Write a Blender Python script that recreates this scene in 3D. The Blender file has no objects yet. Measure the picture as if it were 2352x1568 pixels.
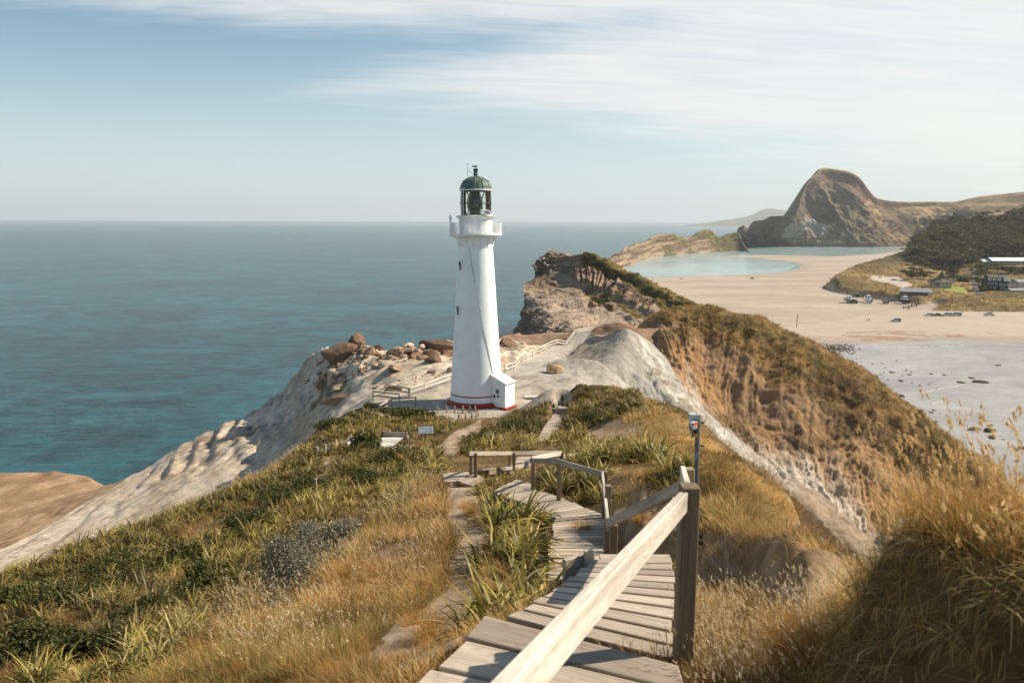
import bpy, bmesh, math, random
import numpy as np
from mathutils import Vector, Matrix
R_ = math.radians
random.seed(11)
RNG = np.random.default_rng(7)
scn = bpy.context.scene
COL = scn.collection

# ------------------------------------------------------------------ camera, sky, sun, exposure
F_PX, CU, CV = 1829.0, 1176.0, 784.0          # focal length and centre of the 2352 x 1568 picture
CAM = Vector((0.0, 0.0, 50.0))
PITCH, ROLL = R_(8.55), R_(0.2)
cam_rot = Matrix.Rotation(math.pi / 2 - PITCH, 4, 'X') @ Matrix.Rotation(ROLL, 4, 'Z')
cam_d = bpy.data.cameras.new('camera')
cam_d.sensor_width = 36.0
cam_d.lens = 36.0 * F_PX / 2352.0
cam_d.clip_start, cam_d.clip_end = 0.05, 90000.0
cam_d.dof.use_dof = True
cam_d.dof.focus_distance = 40.0
cam_d.dof.aperture_fstop = 5.0
cam = bpy.data.objects.new('camera', cam_d)
cam.matrix_world = Matrix.Translation(CAM) @ cam_rot
COL.objects.link(cam)
scn.camera = cam

SUN_EL, SUN_AZ = R_(38.0), R_(76.0)            # azimuth clockwise from +Y (the view direction)
SUN_DIR = Vector((math.sin(SUN_AZ) * math.cos(SUN_EL), math.cos(SUN_AZ) * math.cos(SUN_EL), math.sin(SUN_EL)))
sun_d = bpy.data.lights.new('sun', 'SUN')
sun_d.energy, sun_d.angle, sun_d.color = 5.0, R_(0.5), (1.0, 0.895, 0.72)
sun = bpy.data.objects.new('sun', sun_d)
sun.rotation_euler = (-SUN_DIR).to_track_quat('-Z', 'Y').to_euler()
sun.location = (60, 0, 120)
COL.objects.link(sun)
vs = scn.view_settings
vs.view_transform, vs.look, vs.gamma, vs.use_curve_mapping = 'Standard', 'None', 1.0, False
vs.exposure = 0.52
scn.cycles.max_bounces = 6
scn.cycles.diffuse_bounces = 2
scn.cycles.glossy_bounces = 2
scn.cycles.transmission_bounces = 4
scn.cycles.transparent_max_bounces = 6
scn.cycles.volume_bounces = 0
scn.cycles.use_adaptive_sampling = True
scn.cycles.adaptive_threshold = 0.02
scn.cycles.use_denoising = True


class NT:
    """A short way to write node trees."""
    def __init__(s, tree):
        s.t = tree
    def n(s, kind, **kw):
        nd = s.t.nodes.new(kind)
        for k, v in kw.items():
            setattr(nd, k, v)
        return nd
    def put(s, sock, val):
        if hasattr(val, 'is_output') or isinstance(val, bpy.types.NodeSocket):
            s.t.links.new(val, sock)
        else:
            sock.default_value = val
    def math(s, op, a, b=0.0, c=0.0, clamp=False):
        nd = s.n('ShaderNodeMath', operation=op, use_clamp=clamp)
        s.put(nd.inputs[0], a); s.put(nd.inputs[1], b)
        if op in ('MULTIPLY_ADD', 'SMOOTH_MIN'):
            s.put(nd.inputs[2], c)
        return nd.outputs[0]
    def mix(s, fac, a, b, mode='MIX'):
        nd = s.n('ShaderNodeMix', data_type='RGBA', blend_type=mode)
        s.put(nd.inputs[0], fac); s.put(nd.inputs[6], a); s.put(nd.inputs[7], b)
        return nd.outputs[2]
    def ramp(s, fac, lo, hi):
        nd = s.n('ShaderNodeMapRange', interpolation_type='SMOOTHSTEP')
        s.put(nd.inputs[0], fac); nd.inputs[1].default_value = lo; nd.inputs[2].default_value = hi
        return nd.outputs[0]
    def noise(s, vec, scale, detail=4.0, rough=0.55, dist=0.0):
        nd = s.n('ShaderNodeTexNoise')
        s.put(nd.inputs['Vector'], vec)
        nd.inputs['Scale'].default_value = scale; nd.inputs['Detail'].default_value = detail
        nd.inputs['Roughness'].default_value = rough; nd.inputs['Distortion'].default_value = dist
        return nd.outputs[0]
    def mapping(s, vec, scale=(1, 1, 1), rot=(0, 0, 0), loc=(0, 0, 0)):
        nd = s.n('ShaderNodeMapping')
        s.put(nd.inputs[0], vec)
        nd.inputs['Scale'].default_value = scale; nd.inputs['Rotation'].default_value = rot; nd.inputs['Location'].default_value = loc
        return nd.outputs[0]


def make_world():
    w = bpy.data.worlds.new("World")
    scn.world = w
    w.use_nodes = True
    t = NT(w.node_tree)
    w.node_tree.nodes.clear()
    sky = t.n('ShaderNodeTexSky', sky_type='NISHITA', sun_disc=False)
    sky.sun_elevation, sky.sun_rotation = SUN_EL, SUN_AZ
    sky.altitude, sky.air_density, sky.dust_density, sky.ozone_density = 50.0, 1.0, 0.3, 2.0
    d = t.n('ShaderNodeTexCoord').outputs['Generated']
    sep = t.n('ShaderNodeSeparateXYZ'); t.put(sep.inputs[0], d)
    x, y, z = sep.outputs
    zz = t.math('ADD', t.math('MAXIMUM', z, 0.0), 0.10)
    com = t.n('ShaderNodeCombineXYZ')
    t.put(com.inputs[0], t.math('DIVIDE', x, zz)); t.put(com.inputs[1], t.math('DIVIDE', y, zz))
    p = t.mapping(com.outputs[0], scale=(0.42, 0.85, 1.0), rot=(0, 0, R_(-16)))
    n1 = t.noise(p, 0.62, 7.0, 0.60, 0.9)
    n2 = t.noise(t.mapping(p, scale=(0.6, 1.7, 1.0), rot=(0, 0, R_(12)), loc=(3.1, 1.7, 0)), 1.5, 7.0, 0.62, 1.4)
    n4 = t.noise(t.mapping(p, scale=(0.5, 2.2, 1.0), rot=(0, 0, R_(4)), loc=(1.3, 5.7, 0)), 4.2, 8.0, 0.70, 1.8)
    nn = t.math('MULTIPLY_ADD', n4, 0.38, t.math('MULTIPLY_ADD', n2, 0.42, t.math('MULTIPLY_ADD', n1, 0.60, -0.13)))
    # cirrus: a high band and a wedge opening towards the sun on the right
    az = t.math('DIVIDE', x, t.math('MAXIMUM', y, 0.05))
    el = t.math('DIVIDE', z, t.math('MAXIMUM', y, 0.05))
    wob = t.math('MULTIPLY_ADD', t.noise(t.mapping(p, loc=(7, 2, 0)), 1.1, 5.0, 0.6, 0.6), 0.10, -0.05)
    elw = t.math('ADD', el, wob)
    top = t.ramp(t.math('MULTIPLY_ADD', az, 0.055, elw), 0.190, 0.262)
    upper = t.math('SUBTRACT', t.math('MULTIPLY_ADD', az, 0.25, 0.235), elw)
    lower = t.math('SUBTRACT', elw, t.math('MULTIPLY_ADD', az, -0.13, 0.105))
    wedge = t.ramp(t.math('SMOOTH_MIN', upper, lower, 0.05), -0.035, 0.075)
    mask = t.math('MULTIPLY', t.math('MAXIMUM', top, wedge), t.ramp(el, 0.75, 0.42))  # unseen sky overhead cleared of cloud to cut the fill light
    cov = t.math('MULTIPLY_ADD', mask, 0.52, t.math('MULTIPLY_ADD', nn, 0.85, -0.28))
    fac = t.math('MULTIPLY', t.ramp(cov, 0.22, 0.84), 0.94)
    blue = t.mix(1.0, sky.outputs[0], (0.97, 1.02, 0.93, 1.0), 'MULTIPLY')
    veil = t.mix(t.math('MULTIPLY', t.ramp(el, 0.25, -0.03), 0.88), blue, (5.4, 6.15, 6.45, 1.0))
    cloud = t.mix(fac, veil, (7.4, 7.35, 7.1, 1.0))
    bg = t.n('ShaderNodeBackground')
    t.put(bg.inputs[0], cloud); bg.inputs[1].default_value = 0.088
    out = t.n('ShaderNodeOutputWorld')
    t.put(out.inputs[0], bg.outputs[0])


make_world()

# ------------------------------------------------------------------ small helpers
_RM = np.array(cam_rot.to_3x3())


def ray(u, v):
    d = _RM @ np.array(((u - CU) / F_PX, -(v - CV) / F_PX, -1.0))
    return d


def P(u, v, y):
    """The point at distance y ahead that the photograph shows at u, v."""
    d = ray(u, v)
    return np.array(CAM) + d * (y / d[1])


def Pz(u, v, z):
    d = ray(u, v)
    return np.array(CAM) + d * ((z - CAM.z) / d[2])


def proj(p):
    q = (np.asarray(p, float) - np.array(CAM)) @ _RM
    w = np.minimum(q[..., 2], -1e-3)
    return CU - q[..., 0] / w * F_PX, CV + q[..., 1] / w * F_PX


def in_poly(u, v, poly):
    u, v = np.asarray(u), np.asarray(v)
    ins = np.zeros(u.shape, bool)
    n = len(poly)
    for i in range(n):
        (x1, y1), (x2, y2) = poly[i], poly[(i + 1) % n]
        if y1 == y2:
            continue
        c = ((y1 > v) != (y2 > v)) & (u < (x2 - x1) * (v - y1) / (y2 - y1) + x1)
        ins ^= c
    return ins


def seg_dist(px, py, pts):
    """Distance from points to a polyline (2-D)."""
    d = np.full(np.shape(px), 1e9)
    for (x1, y1), (x2, y2) in zip(pts[:-1], pts[1:]):
        dx, dy = x2 - x1, y2 - y1
        k = np.clip(((px - x1) * dx + (py - y1) * dy) / (dx * dx + dy * dy + 1e-12), 0, 1)
        d = np.minimum(d, np.hypot(px - x1 - k * dx, py - y1 - k * dy))
    return d


def _hash(ix, iy, iz, seed):
    h = (ix.astype(np.int64) * 374761393 + iy.astype(np.int64) * 668265263 + iz.astype(np.int64) * 2147483647 + seed * 144665) & 0xFFFFFFFF
    h = ((h ^ (h >> 13)) * 1274126177) & 0xFFFFFFFF
    h = ((h ^ (h >> 16)) * 2246822519) & 0xFFFFFFFF
    return ((h ^ (h >> 15)) & 0xFFFFFF) / float(0xFFFFFF)


def vnoise(p, seed=0):
    p = np.asarray(p, float)
    i = np.floor(p)
    f = p - i
    f = f * f * f * (f * (f * 6 - 15) + 10)
    i = i.astype(np.int64)
    r = 0
    for dx in (0, 1):
        wx = f[..., 0] if dx else 1 - f[..., 0]
        for dy in (0, 1):
            wy = f[..., 1] if dy else 1 - f[..., 1]
            for dz in (0, 1):
                wz = f[..., 2] if dz else 1 - f[..., 2]
                r = r + wx * wy * wz * _hash(i[..., 0] + dx, i[..., 1] + dy, i[..., 2] + dz, seed)
    return r * 2 - 1


def fbm(p, oct=4, seed=0, gain=0.5, ridged=False):
    p = np.asarray(p, float)
    a, s, tot = 1.0, 0, 0
    for k in range(oct):
        n = vnoise(p, seed + k * 17)
        if ridged:
            n = 1 - 2 * np.abs(n)
        s = s + a * n; tot += a
        a *= gain
        p = p * 2.03 + 11.3
    return s / tot


def sstep(a, b, x):
    t = np.clip((x - a) / (b - a), 0, 1)
    return t * t * (3 - 2 * t)


def lerp(a, b, t):
    t = np.asarray(t)[..., None]
    return np.asarray(a) * (1 - t) + np.asarray(b) * t


# ------------------------------------------------------------------ objects and their descriptions
def tag(o, label=None, cat=None, group=None, kind=None):
    if label: o['label'] = label
    if cat: o['category'] = cat
    if group: o['group'] = group
    if kind: o['kind'] = kind
    return o


def thing(name, loc, label, cat, group=None, rz=0.0):
    o = bpy.data.objects.new(name, None)
    o.empty_display_size = 0.3
    o.location = loc
    o.rotation_euler = (0, 0, rz)
    COL.objects.link(o)
    return tag(o, label, cat, group)


def copy_tree(o, parent=None):
    c = o.copy()
    COL.objects.link(c)
    if parent is not None:
        c.parent = parent
    for ch in list(o.children):
        copy_tree(ch, c)
    return c


def mesh_object(name, verts, faces, mat, parent=None, smooth=False, col=None, grain=None, bevel=0.0, origin=None):
    """faces: (n,4) or (n,3) array, or a list of index lists."""
    verts = np.asarray(verts, float).reshape(-1, 3)
    if parent is not None:
        pl = parent
        off = np.zeros(3)
        while pl is not None:
            off += np.array(pl.location); pl = pl.parent
        if origin is None:
            verts = verts - off
    elif origin is not None:
        verts = verts - np.array(origin)
    me = bpy.data.meshes.new(name)
    if isinstance(faces, np.ndarray):
        k = faces.shape[1]
        me.vertices.add(len(verts)); me.vertices.foreach_set('co', verts.astype(np.float32).ravel())
        me.loops.add(faces.size); me.loops.foreach_set('vertex_index', faces.astype(np.int32).ravel())
        me.polygons.add(len(faces))
        me.polygons.foreach_set('loop_start', np.arange(0, faces.size, k, dtype=np.int32))
        me.update(calc_edges=True)
    else:
        me.from_pydata([tuple(v) for v in verts], [], [tuple(f) for f in faces])
    if smooth:
        me.polygons.foreach_set('use_smooth', np.ones(len(me.polygons), bool))
    if col is not None:
        a = me.attributes.new('col', 'FLOAT_COLOR', 'POINT')
        c = np.ones((len(verts), 4), np.float32); c[:, :3] = np.clip(col, 0, 1)
        a.data.foreach_set('color', c.ravel())
    if grain is not None:
        a = me.attributes.new('grain', 'FLOAT_VECTOR', 'POINT')
        a.data.foreach_set('vector', np.asarray(grain, np.float32).ravel())
    me.materials.append(mat)
    o = bpy.data.objects.new(name, me)
    COL.objects.link(o)
    if parent is not None:
        o.parent = parent
    elif origin is not None:
        o.location = origin
    if bevel:
        b = o.modifiers.new('bevel', 'BEVEL'); b.width = bevel; b.segments = 1; b.limit_method = 'ANGLE'
    return o


class MB:
    """Collects shapes in world coordinates and links them as ONE mesh object."""
    def __init__(s):
        s.v, s.f, s.g = [], [], []
    def add(s, vs, fs, g=None):
        o = len(s.v)
        s.v += [tuple(map(float, v)) for v in vs]
        s.f += [tuple(i + o for i in f) for f in fs]
        s.g += [tuple(map(float, q)) for q in g] if g is not None else [(0, 0, 0)] * len(vs)
        return s
    def frame_box(s, c, ax, ay, az, taper=1.0):
        """Box round c with half-axes ax (along the grain), ay, az."""
        c, ax, ay, az = (np.asarray(q, float) for q in (c, ax, ay, az))
        r = RNG.uniform(0, 60, 3)
        vs, g = [], []
        la, lb, lc = (np.linalg.norm(q) for q in (ax, ay, az))
        for k in (-1, 1):
            for j in (-1, 1):
                for i in (-1, 1):
                    tt = taper if k > 0 else 1.0
                    vs.append(c + ax * i * tt + ay * j * tt + az * k)
                    g.append((i * la + r[0], j * lb + r[1], k * lc + r[2]))
        fs = [(0, 2, 3, 1), (4, 5, 7, 6), (0, 1, 5, 4), (2, 6, 7, 3), (0, 4, 6, 2), (1, 3, 7, 5)]
        return s.add(vs, fs, g)
    def box(s, c, size, rz=0.0, taper=1.0):
        cz, sz = math.cos(rz), math.sin(rz)
        return s.frame_box(c, np.array((cz, sz, 0)) * size[0] / 2, np.array((-sz, cz, 0)) * size[1] / 2, np.array((0, 0, size[2] / 2)), taper)
    def beam(s, a, b, w, h, up=(0, 0, 1)):
        """Bar of width w and height h from a to b."""
        a, b, up = (np.asarray(q, float) for q in (a, b, up))
        d = b - a
        L = np.linalg.norm(d); d = d / max(L, 1e-9)
        sd = np.cross(d, up); n = np.linalg.norm(sd)
        sd = sd / n if n > 1e-6 else np.array((1.0, 0, 0))
        u2 = np.cross(sd, d)
        return s.frame_box((a + b) / 2, d * L / 2, sd * w / 2, u2 * h / 2)
    def tube(s, pts, r, n=8, cap=True):
        pts = [np.asarray(p, float) for p in pts]
        rs = r if hasattr(r, '__len__') else [r] * len(pts)
        vs, fs = [], []
        for i, p in enumerate(pts):
            d = pts[min(i + 1, len(pts) - 1)] - pts[max(i - 1, 0)]
            d = d / max(np.linalg.norm(d), 1e-9)
            a = np.cross(d, (0, 0, 1.0))
            if np.linalg.norm(a) < 1e-3:
                a = np.array((1.0, 0, 0))
            a /= np.linalg.norm(a); b = np.cross(a, d)
            for k in range(n):
                t = 2 * math.pi * k / n
                vs.append(p + (a * math.cos(t) + b * math.sin(t)) * rs[i])
        for i in range(len(pts) - 1):
            for k in range(n):
                fs.append((i * n + k, i * n + (k + 1) % n, (i + 1) * n + (k + 1) % n, (i + 1) * n + k))
        if cap:
            fs.append(tuple(range(n - 1, -1, -1))); fs.append(tuple(range((len(pts) - 1) * n, len(pts) * n)))
        return s.add(vs, fs, [(i // n * 0.3, (i % n) / n, 0) for i in range(len(vs))])
    def lathe(s, prof, c, n=48, a0=0.0, a1=2 * math.pi):
        full = abs(a1 - a0 - 2 * math.pi) < 1e-6
        m = n if full else n + 1
        vs, fs = [], []
        for r, z in prof:
            for k in range(m):
                t = a0 + (a1 - a0) * k / n
                vs.append((c[0] + r * math.cos(t), c[1] + r * math.sin(t), c[2] + z))
        for i in range(len(prof) - 1):
            for k in range(n):
                k2 = (k + 1) % m
                fs.append((i * m + k, i * m + k2, (i + 1) * m + k2, (i + 1) * m + k))
        return s.add(vs, fs)
    def prism(s, poly, z0, z1):
        n = len(poly)
        vs = [(x, y, z0) for x, y in poly] + [(x, y, z1) for x, y in poly]
        fs = [tuple(range(n - 1, -1, -1)), tuple(range(n, 2 * n))] + [(i, (i + 1) % n, n + (i + 1) % n, n + i) for i in range(n)]
        return s.add(vs, fs)
    def extrude(s, poly, d):
        """A flat polygon of 3-D points pushed along d."""
        n = len(poly)
        poly = [np.asarray(p, float) for p in poly]
        d = np.asarray(d, float)
        vs = poly + [p + d for p in poly]
        fs = [tuple(range(n)), tuple(range(2 * n - 1, n - 1, -1))] + [(i, n + i, n + (i + 1) % n, (i + 1) % n) for i in range(n)]
        return s.add(vs, fs)
    def build(s, name, mat, parent=None, smooth=False, bevel=0.0, origin=None):
        o = mesh_object(name, s.v, s.f, mat, parent, smooth, grain=s.g, bevel=bevel, origin=origin)
        bm = bmesh.new(); bm.from_mesh(o.data)
        bmesh.ops.recalc_face_normals(bm, faces=bm.faces); bm.to_mesh(o.data); bm.free()
        if smooth:
            o.data.set_sharp_from_angle(angle=R_(40))
        return o


# ------------------------------------------------------------------ materials
def mat_base(name):
    m = bpy.data.materials.new(name)
    m.use_nodes = True
    t = NT(m.node_tree)
    b = m.node_tree.nodes['Principled BSDF']
    b.inputs['Specular IOR Level'].default_value = 0.3
    return m, t, b


def plain(name, rgb, rough=0.6, var=0.12, scale=6.0, metal=0.0, spec=0.3, bump=0.0):
    """A colour with some dirt and fading of its own."""
    m, t, b = mat_base(name)
    p = t.n('ShaderNodeTexCoord').outputs['Object']
    n = t.noise(p, scale, 5.0, 0.6)
    c = t.mix(t.ramp(n, 0.3, 0.72), tuple(q * (1 - var) for q in rgb) + (1,), tuple(min(1, q * (1 + var * 0.6)) for q in rgb) + (1,))
    t.put(b.inputs['Base Color'], c)
    b.inputs['Roughness'].default_value = rough
    b.inputs['Metallic'].default_value = metal
    b.inputs['Specular IOR Level'].default_value = spec
    if bump:
        bp = t.n('ShaderNodeBump'); bp.inputs['Strength'].default_value = bump; bp.inputs['Distance'].default_value = 0.02
        t.put(bp.inputs['Height'], n); t.put(b.inputs['Normal'], bp.outputs[0])
    return m


def wood(name, light, dark, rough=0.8, stain=0.5):
    """Weathered timber, the grain along each board."""
    m, t, b = mat_base(name)
    g = t.n('ShaderNodeAttribute', attribute_name='grain').outputs['Vector']
    n1 = t.noise(t.mapping(g, scale=(1.1, 30, 30)), 1.0, 5.0, 0.6, 0.6)
    n2 = t.noise(t.mapping(g, scale=(2.2, 6, 6)), 1.0, 4.0, 0.6)
    n3 = t.noise(t.mapping(g, scale=(0.35, 0.9, 0.9)), 1.0, 2.0, 0.5)
    wv = t.noise(t.mapping(g, scale=(0.9, 11, 11), loc=(5, 3, 1)), 1.0, 3.0, 0.5, 1.2)
    rings = t.math('ABSOLUTE', t.math('SINE', t.math('MULTIPLY', wv, 34.0)))
    c = t.mix(t.ramp(n1, 0.20, 0.60), dark + (1,), light + (1,))
    c = t.mix(t.math('MULTIPLY', t.ramp(rings, 0.75, 1.0), 0.28), c, tuple(q * 0.55 for q in dark) + (1,))
    c = t.mix(t.math('MULTIPLY', t.ramp(n2, 0.58, 0.80), stain), c, tuple(q * 0.42 for q in dark) + (1,))
    tint = t.mix(t.ramp(n3, 0.3, 0.7), (0.66, 0.63, 0.60, 1), (1.22, 1.18, 1.12, 1))
    c = t.mix(1.0, c, tint, 'MULTIPLY')
    t.put(b.inputs['Base Color'], c)
    b.inputs['Roughness'].default_value = rough
    b.inputs['Specular IOR Level'].default_value = 0.2
    bp = t.n('ShaderNodeBump'); bp.inputs['Strength'].default_value = 0.5; bp.inputs['Distance'].default_value = 0.004
    t.put(bp.inputs['Height'], t.math('ADD', n1, t.math('MULTIPLY', n2, -0.6))); t.put(b.inputs['Normal'], bp.outputs[0])
    return m


def ground(name, scale=1.0, bump=0.5, var=0.35, dist=0.12, rough=0.95, strata=None):
    """Terrain: its own colours per vertex, broken up by noise, with a rough relief."""
    m, t, b = mat_base(name)
    p = t.n('ShaderNodeTexCoord').outputs['Object']
    c = t.n('ShaderNodeAttribute', attribute_name='col').outputs['Color']
    n1 = t.noise(p, 0.9 * scale, 8.0, 0.68)
    n2 = t.noise(p, 7.0 * scale, 6.0, 0.7)
    n3 = t.noise(t.mapping(p, scale=(1, 1, 3.5)), 0.28 * scale, 5.0, 0.6, 0.8)
    n5 = t.noise(p, 34.0 * scale, 5.0, 0.75)
    k = t.math('MULTIPLY_ADD', n2, 0.42, t.math('MULTIPLY_ADD', n3, 0.35, t.math('MULTIPLY_ADD', n5, 0.18, t.math('MULTIPLY', n1, 0.55))))
    lo, hi = 1 - var, 1 + var
    f = t.mix(t.ramp(k, 0.52, 0.98), (lo, lo * 0.97, lo * 0.93, 1), (hi, hi, hi * 1.02, 1))
    c = t.mix(1.0, c, f, 'MULTIPLY')
    h = k
    if strata:
        q = t.mapping(p, scale=strata[0], rot=strata[1])
        s1 = t.noise(q, 1.0, 6.0, 0.65, 0.3)
        c = t.mix(t.math('MULTIPLY', t.ramp(s1, 0.52, 0.40), 0.36), c, (0.07, 0.045, 0.03, 1))
        h = t.math('MULTIPLY_ADD', s1, 1.6, k)
    t.put(b.inputs['Base Color'], c)
    b.inputs['Roughness'].default_value = rough
    b.inputs['Specular IOR Level'].default_value = 0.12
    bp = t.n('ShaderNodeBump'); bp.inputs['Strength'].default_value = bump; bp.inputs['Distance'].default_value = dist
    t.put(bp.inputs['Height'], h); t.put(b.inputs['Normal'], bp.outputs[0])
    return m


def leafy(name, trans=0.3, rough=0.5, spec=0.25):
    """Leaves and blades: colour per blade, some light through them."""
    m = bpy.data.materials.new(name)
    m.use_nodes = True
    t = NT(m.node_tree)
    b = m.node_tree.nodes['Principled BSDF']
    out = m.node_tree.nodes['Material Output']
    c = t.n('ShaderNodeAttribute', attribute_name='col').outputs['Color']
    t.put(b.inputs['Base Color'], c)
    b.inputs['Roughness'].default_value = rough
    b.inputs['Specular IOR Level'].default_value = spec
    tr = t.n('ShaderNodeBsdfTranslucent'); t.put(tr.inputs[0], c)
    mx = t.n('ShaderNodeMixShader'); mx.inputs[0].default_value = trans
    t.put(mx.inputs[1], b.outputs[0]); t.put(mx.inputs[2], tr.outputs[0]); t.put(out.inputs[0], mx.outputs[0])
    return m


def catmull(pts, n):
    """n points along a smooth curve through pts (any dimension)."""
    pts = np.asarray(pts, float)
    m = len(pts)
    x = np.linspace(0, m - 1, n)
    i = np.clip(np.floor(x).astype(int), 0, m - 2)
    f = (x - i).reshape((-1,) + (1,) * (pts.ndim - 1))
    g = lambda k: pts[np.clip(k, 0, m - 1)]
    p0, p1, p2, p3 = g(i - 1), g(i), g(i + 1), g(i + 2)
    return 0.5 * (2 * p1 + (p2 - p0) * f + (2 * p0 - 5 * p1 + 4 * p2 - p3) * f ** 2 + (3 * p1 - p0 - 3 * p2 + p3) * f ** 3)


def loft(rows, nu, nv):
    """A sheet through rows of control points: an (nv, nu, 3) grid."""
    g = np.stack([catmull(r, nu) for r in rows])
    return catmull(g, nv)


def grid_faces(nv, nu):
    i = np.arange(nv * nu).reshape(nv, nu)
    return np.stack([i[:-1, :-1], i[:-1, 1:], i[1:, 1:], i[1:, :-1]], -1).reshape(-1, 4)


def grid_normals(g):
    a = np.gradient(g, axis=1); b = np.gradient(g, axis=0)
    n = np.cross(a, b)
    n /= np.linalg.norm(n, axis=-1, keepdims=True) + 1e-9
    return n


def grid_up(g):
    """Normals turned so that most of them point up."""
    n = grid_normals(g)
    return n if n[..., 2].mean() > 0 else -n

# ------------------------------------------------------------------ the headland: a height field through surveyed points
LH = np.array((-3.45, 76.0, 32.5))            # foot of the lighthouse
# (u, v, distance ahead) of ground seen in the photograph; third entry of the second list is height above the sea
SEEN = [
    # spine under the boardwalk and its flights
    (1090, 1475, 4.15), (1560, 1520, 4.0), (1250, 1400, 5.1), (1400, 1320, 6.6), (1560, 1310, 6.9),
    (1290, 1300, 11.2), (1390, 1305, 11.2), (1300, 1215, 15.4), (1400, 1215, 15.4), (1230, 1160, 18.2), (1150, 1145, 19.2),
    (1040, 1118, 23.2), (1110, 1110, 24.0), (1160, 1082, 27.2), (1220, 1064, 29.5), (1255, 1012, 40.5), (1272, 975, 52.0), (1300, 935, 69.0),
    # slope left of the path
    (1000, 1420, 8.4), (900, 1500, 7.4), (800, 1452, 9.0), (600, 1465, 9.6), (350, 1465, 11.6), (100, 1465, 14.2),
    (700, 1575, 6.7), (300, 1575, 8.8), (20, 1575, 11.5), (900, 1570, 6.2),
    (1060, 1306, 12.2), (900, 1306, 12.6), (700, 1310, 14.2), (450, 1315, 17.6), (200, 1342, 21.2), (0, 1410, 18.5), (0, 1345, 27.0),
    (1050, 1150, 19.2), (900, 1160, 20.4), (700, 1192, 21.5), (500, 1245, 22.0), (310, 1228, 31.0), (450, 1162, 36.0), (150, 1285, 29.5),
    (1000, 1070, 30.5), (850, 1090, 29.5), (745, 1100, 32.0), (600, 1112, 37.0), (640, 1083, 42.0), (540, 1120, 39.0), (400, 1183, 34.0),
    (740, 1010, 50.0), (900, 1018, 46.0), (1080, 1006, 47.0), (1030, 1036, 38.0), (830, 1040, 42.0), (950, 985, 55.0),
    (950, 966, 61.5), (835, 950, 63.0), (1100, 965, 60.0), (1180, 965, 58.0), (780, 985, 56.0),
    # bank, mound and grass right of the walk
    (1620, 1440, 4.6), (1700, 1460, 4.4), (1800, 1560, 3.4), (1680, 1345, 6.1), (1640, 1290, 6.7), (1740, 1222, 7.2), (1660, 1210, 7.9), (1820, 1228, 6.6), (1880, 1255, 5.6),
    (1850, 1420, 3.9), (1640, 1560, 3.6),
    (1945, 1275, 3.2), (1985, 1268, 3.0), (2060, 1266, 2.8), (2160, 1266, 2.65), (2260, 1270, 2.5), (2352, 1275, 2.4), (2440, 1280, 2.35), (1900, 1425, 3.3), (1930, 1400, 2.95), (1985, 1300, 2.75), (2000, 1360, 2.5), (2200, 1345, 2.3), (2352, 1340, 2.15), (2440, 1340, 2.1), (2000, 1580, 2.28), (2200, 1580, 2.1), (2352, 1580, 1.98), (1930, 1560, 2.7),
    # ridge of flax and golden slope to the right
    (1330, 1130, 19.0), (1400, 1092, 19.5), (1500, 1085, 19.0), (1560, 1110, 17.5), (1420, 1165, 15.2), (1520, 1180, 13.2), (1480, 1230, 11.0), (1560, 1215, 10.2),
    (1300, 1066, 27.0), (1440, 1010, 33.0), (1560, 1010, 31.0), (1340, 1000, 43.0), (1420, 985, 40.0), (1400, 958, 50.0), (1300, 960, 56.0), (1360, 920, 62.0), (1420, 912, 61.0), (1330, 900, 67.0),
    (1830, 1182, 13.5), (1760, 1108, 20.0), (1700, 1050, 27.0), (1640, 995, 35.0), (1668, 1022, 31.0), (1730, 1080, 22.5), (1795, 1143, 16.5), (1615, 975, 38.0), (1815, 1163, 15.0), (1560, 940, 44.0), (1520, 928, 51.0), (1600, 968, 40.5), (1540, 937, 48.0), (1480, 921, 55.5), (1650, 1100, 20.0), (1700, 1170, 13.0), (1590, 1050, 25.0),
    # apron and paths round the lighthouse
    (1330, 880, 84.0), (1390, 850, 96.0), (1300, 860, 92.0), (1240, 855, 93.0),
    (1155, 858, 92.0), (1180, 848, 95.5), (1245, 832, 107.0), (1262, 819, 117.0), (1410, 803, 131.0), (1480, 790, 147.0), (1545, 778, 165.0), (1369, 772, 175.0),
    (1290, 822, 118.0), (1340, 800, 138.0),
]
SEEN_Z = [
    # pale shelf and its edge over the sea
    (770, 808, 28.5), (715, 829, 26.0), (690, 870, 23.5), (640, 908, 20.0), (560, 962, 17.0), (450, 1012, 14.5), (380, 1050, 12.5), (300, 1097, 10.5),
    (200, 1160, 10.0), (100, 1215, 10.0), (0, 1260, 10.0), (0, 1312, 11.5), (160, 1275, 12.5), (300, 1190, 13.5), (400, 1140, 15.0), (500, 1095, 16.5), (600, 1075, 18.0),
    (700, 1000, 21.5), (660, 960, 20.8), (760, 930, 25.5), (800, 895, 28.0), (860, 870, 30.0), (750, 870, 26.2), (900, 845, 30.8), (970, 830, 31.3), (1030, 815, 31.5),
    (830, 815, 30.0), (900, 808, 30.5), (1000, 797, 30.5), (1040, 800, 30.6), (950, 880, 31.8), (880, 905, 31.6),
    # the brown bluff low on the left
    (30, 1090, 6.4), (105, 1087, 7.0), (200, 1099, 7.0), (262, 1104, 7.2), (60, 1160, 7.0), (0, 1210, 7.2), (160, 1140, 7.2),
    # smooth rock beyond the tower
    (1160, 800, 27.0), (1165, 775, 23.0), (1200, 800, 26.0), (1250, 790, 24.0), (1320, 775, 22.5),
]
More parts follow.
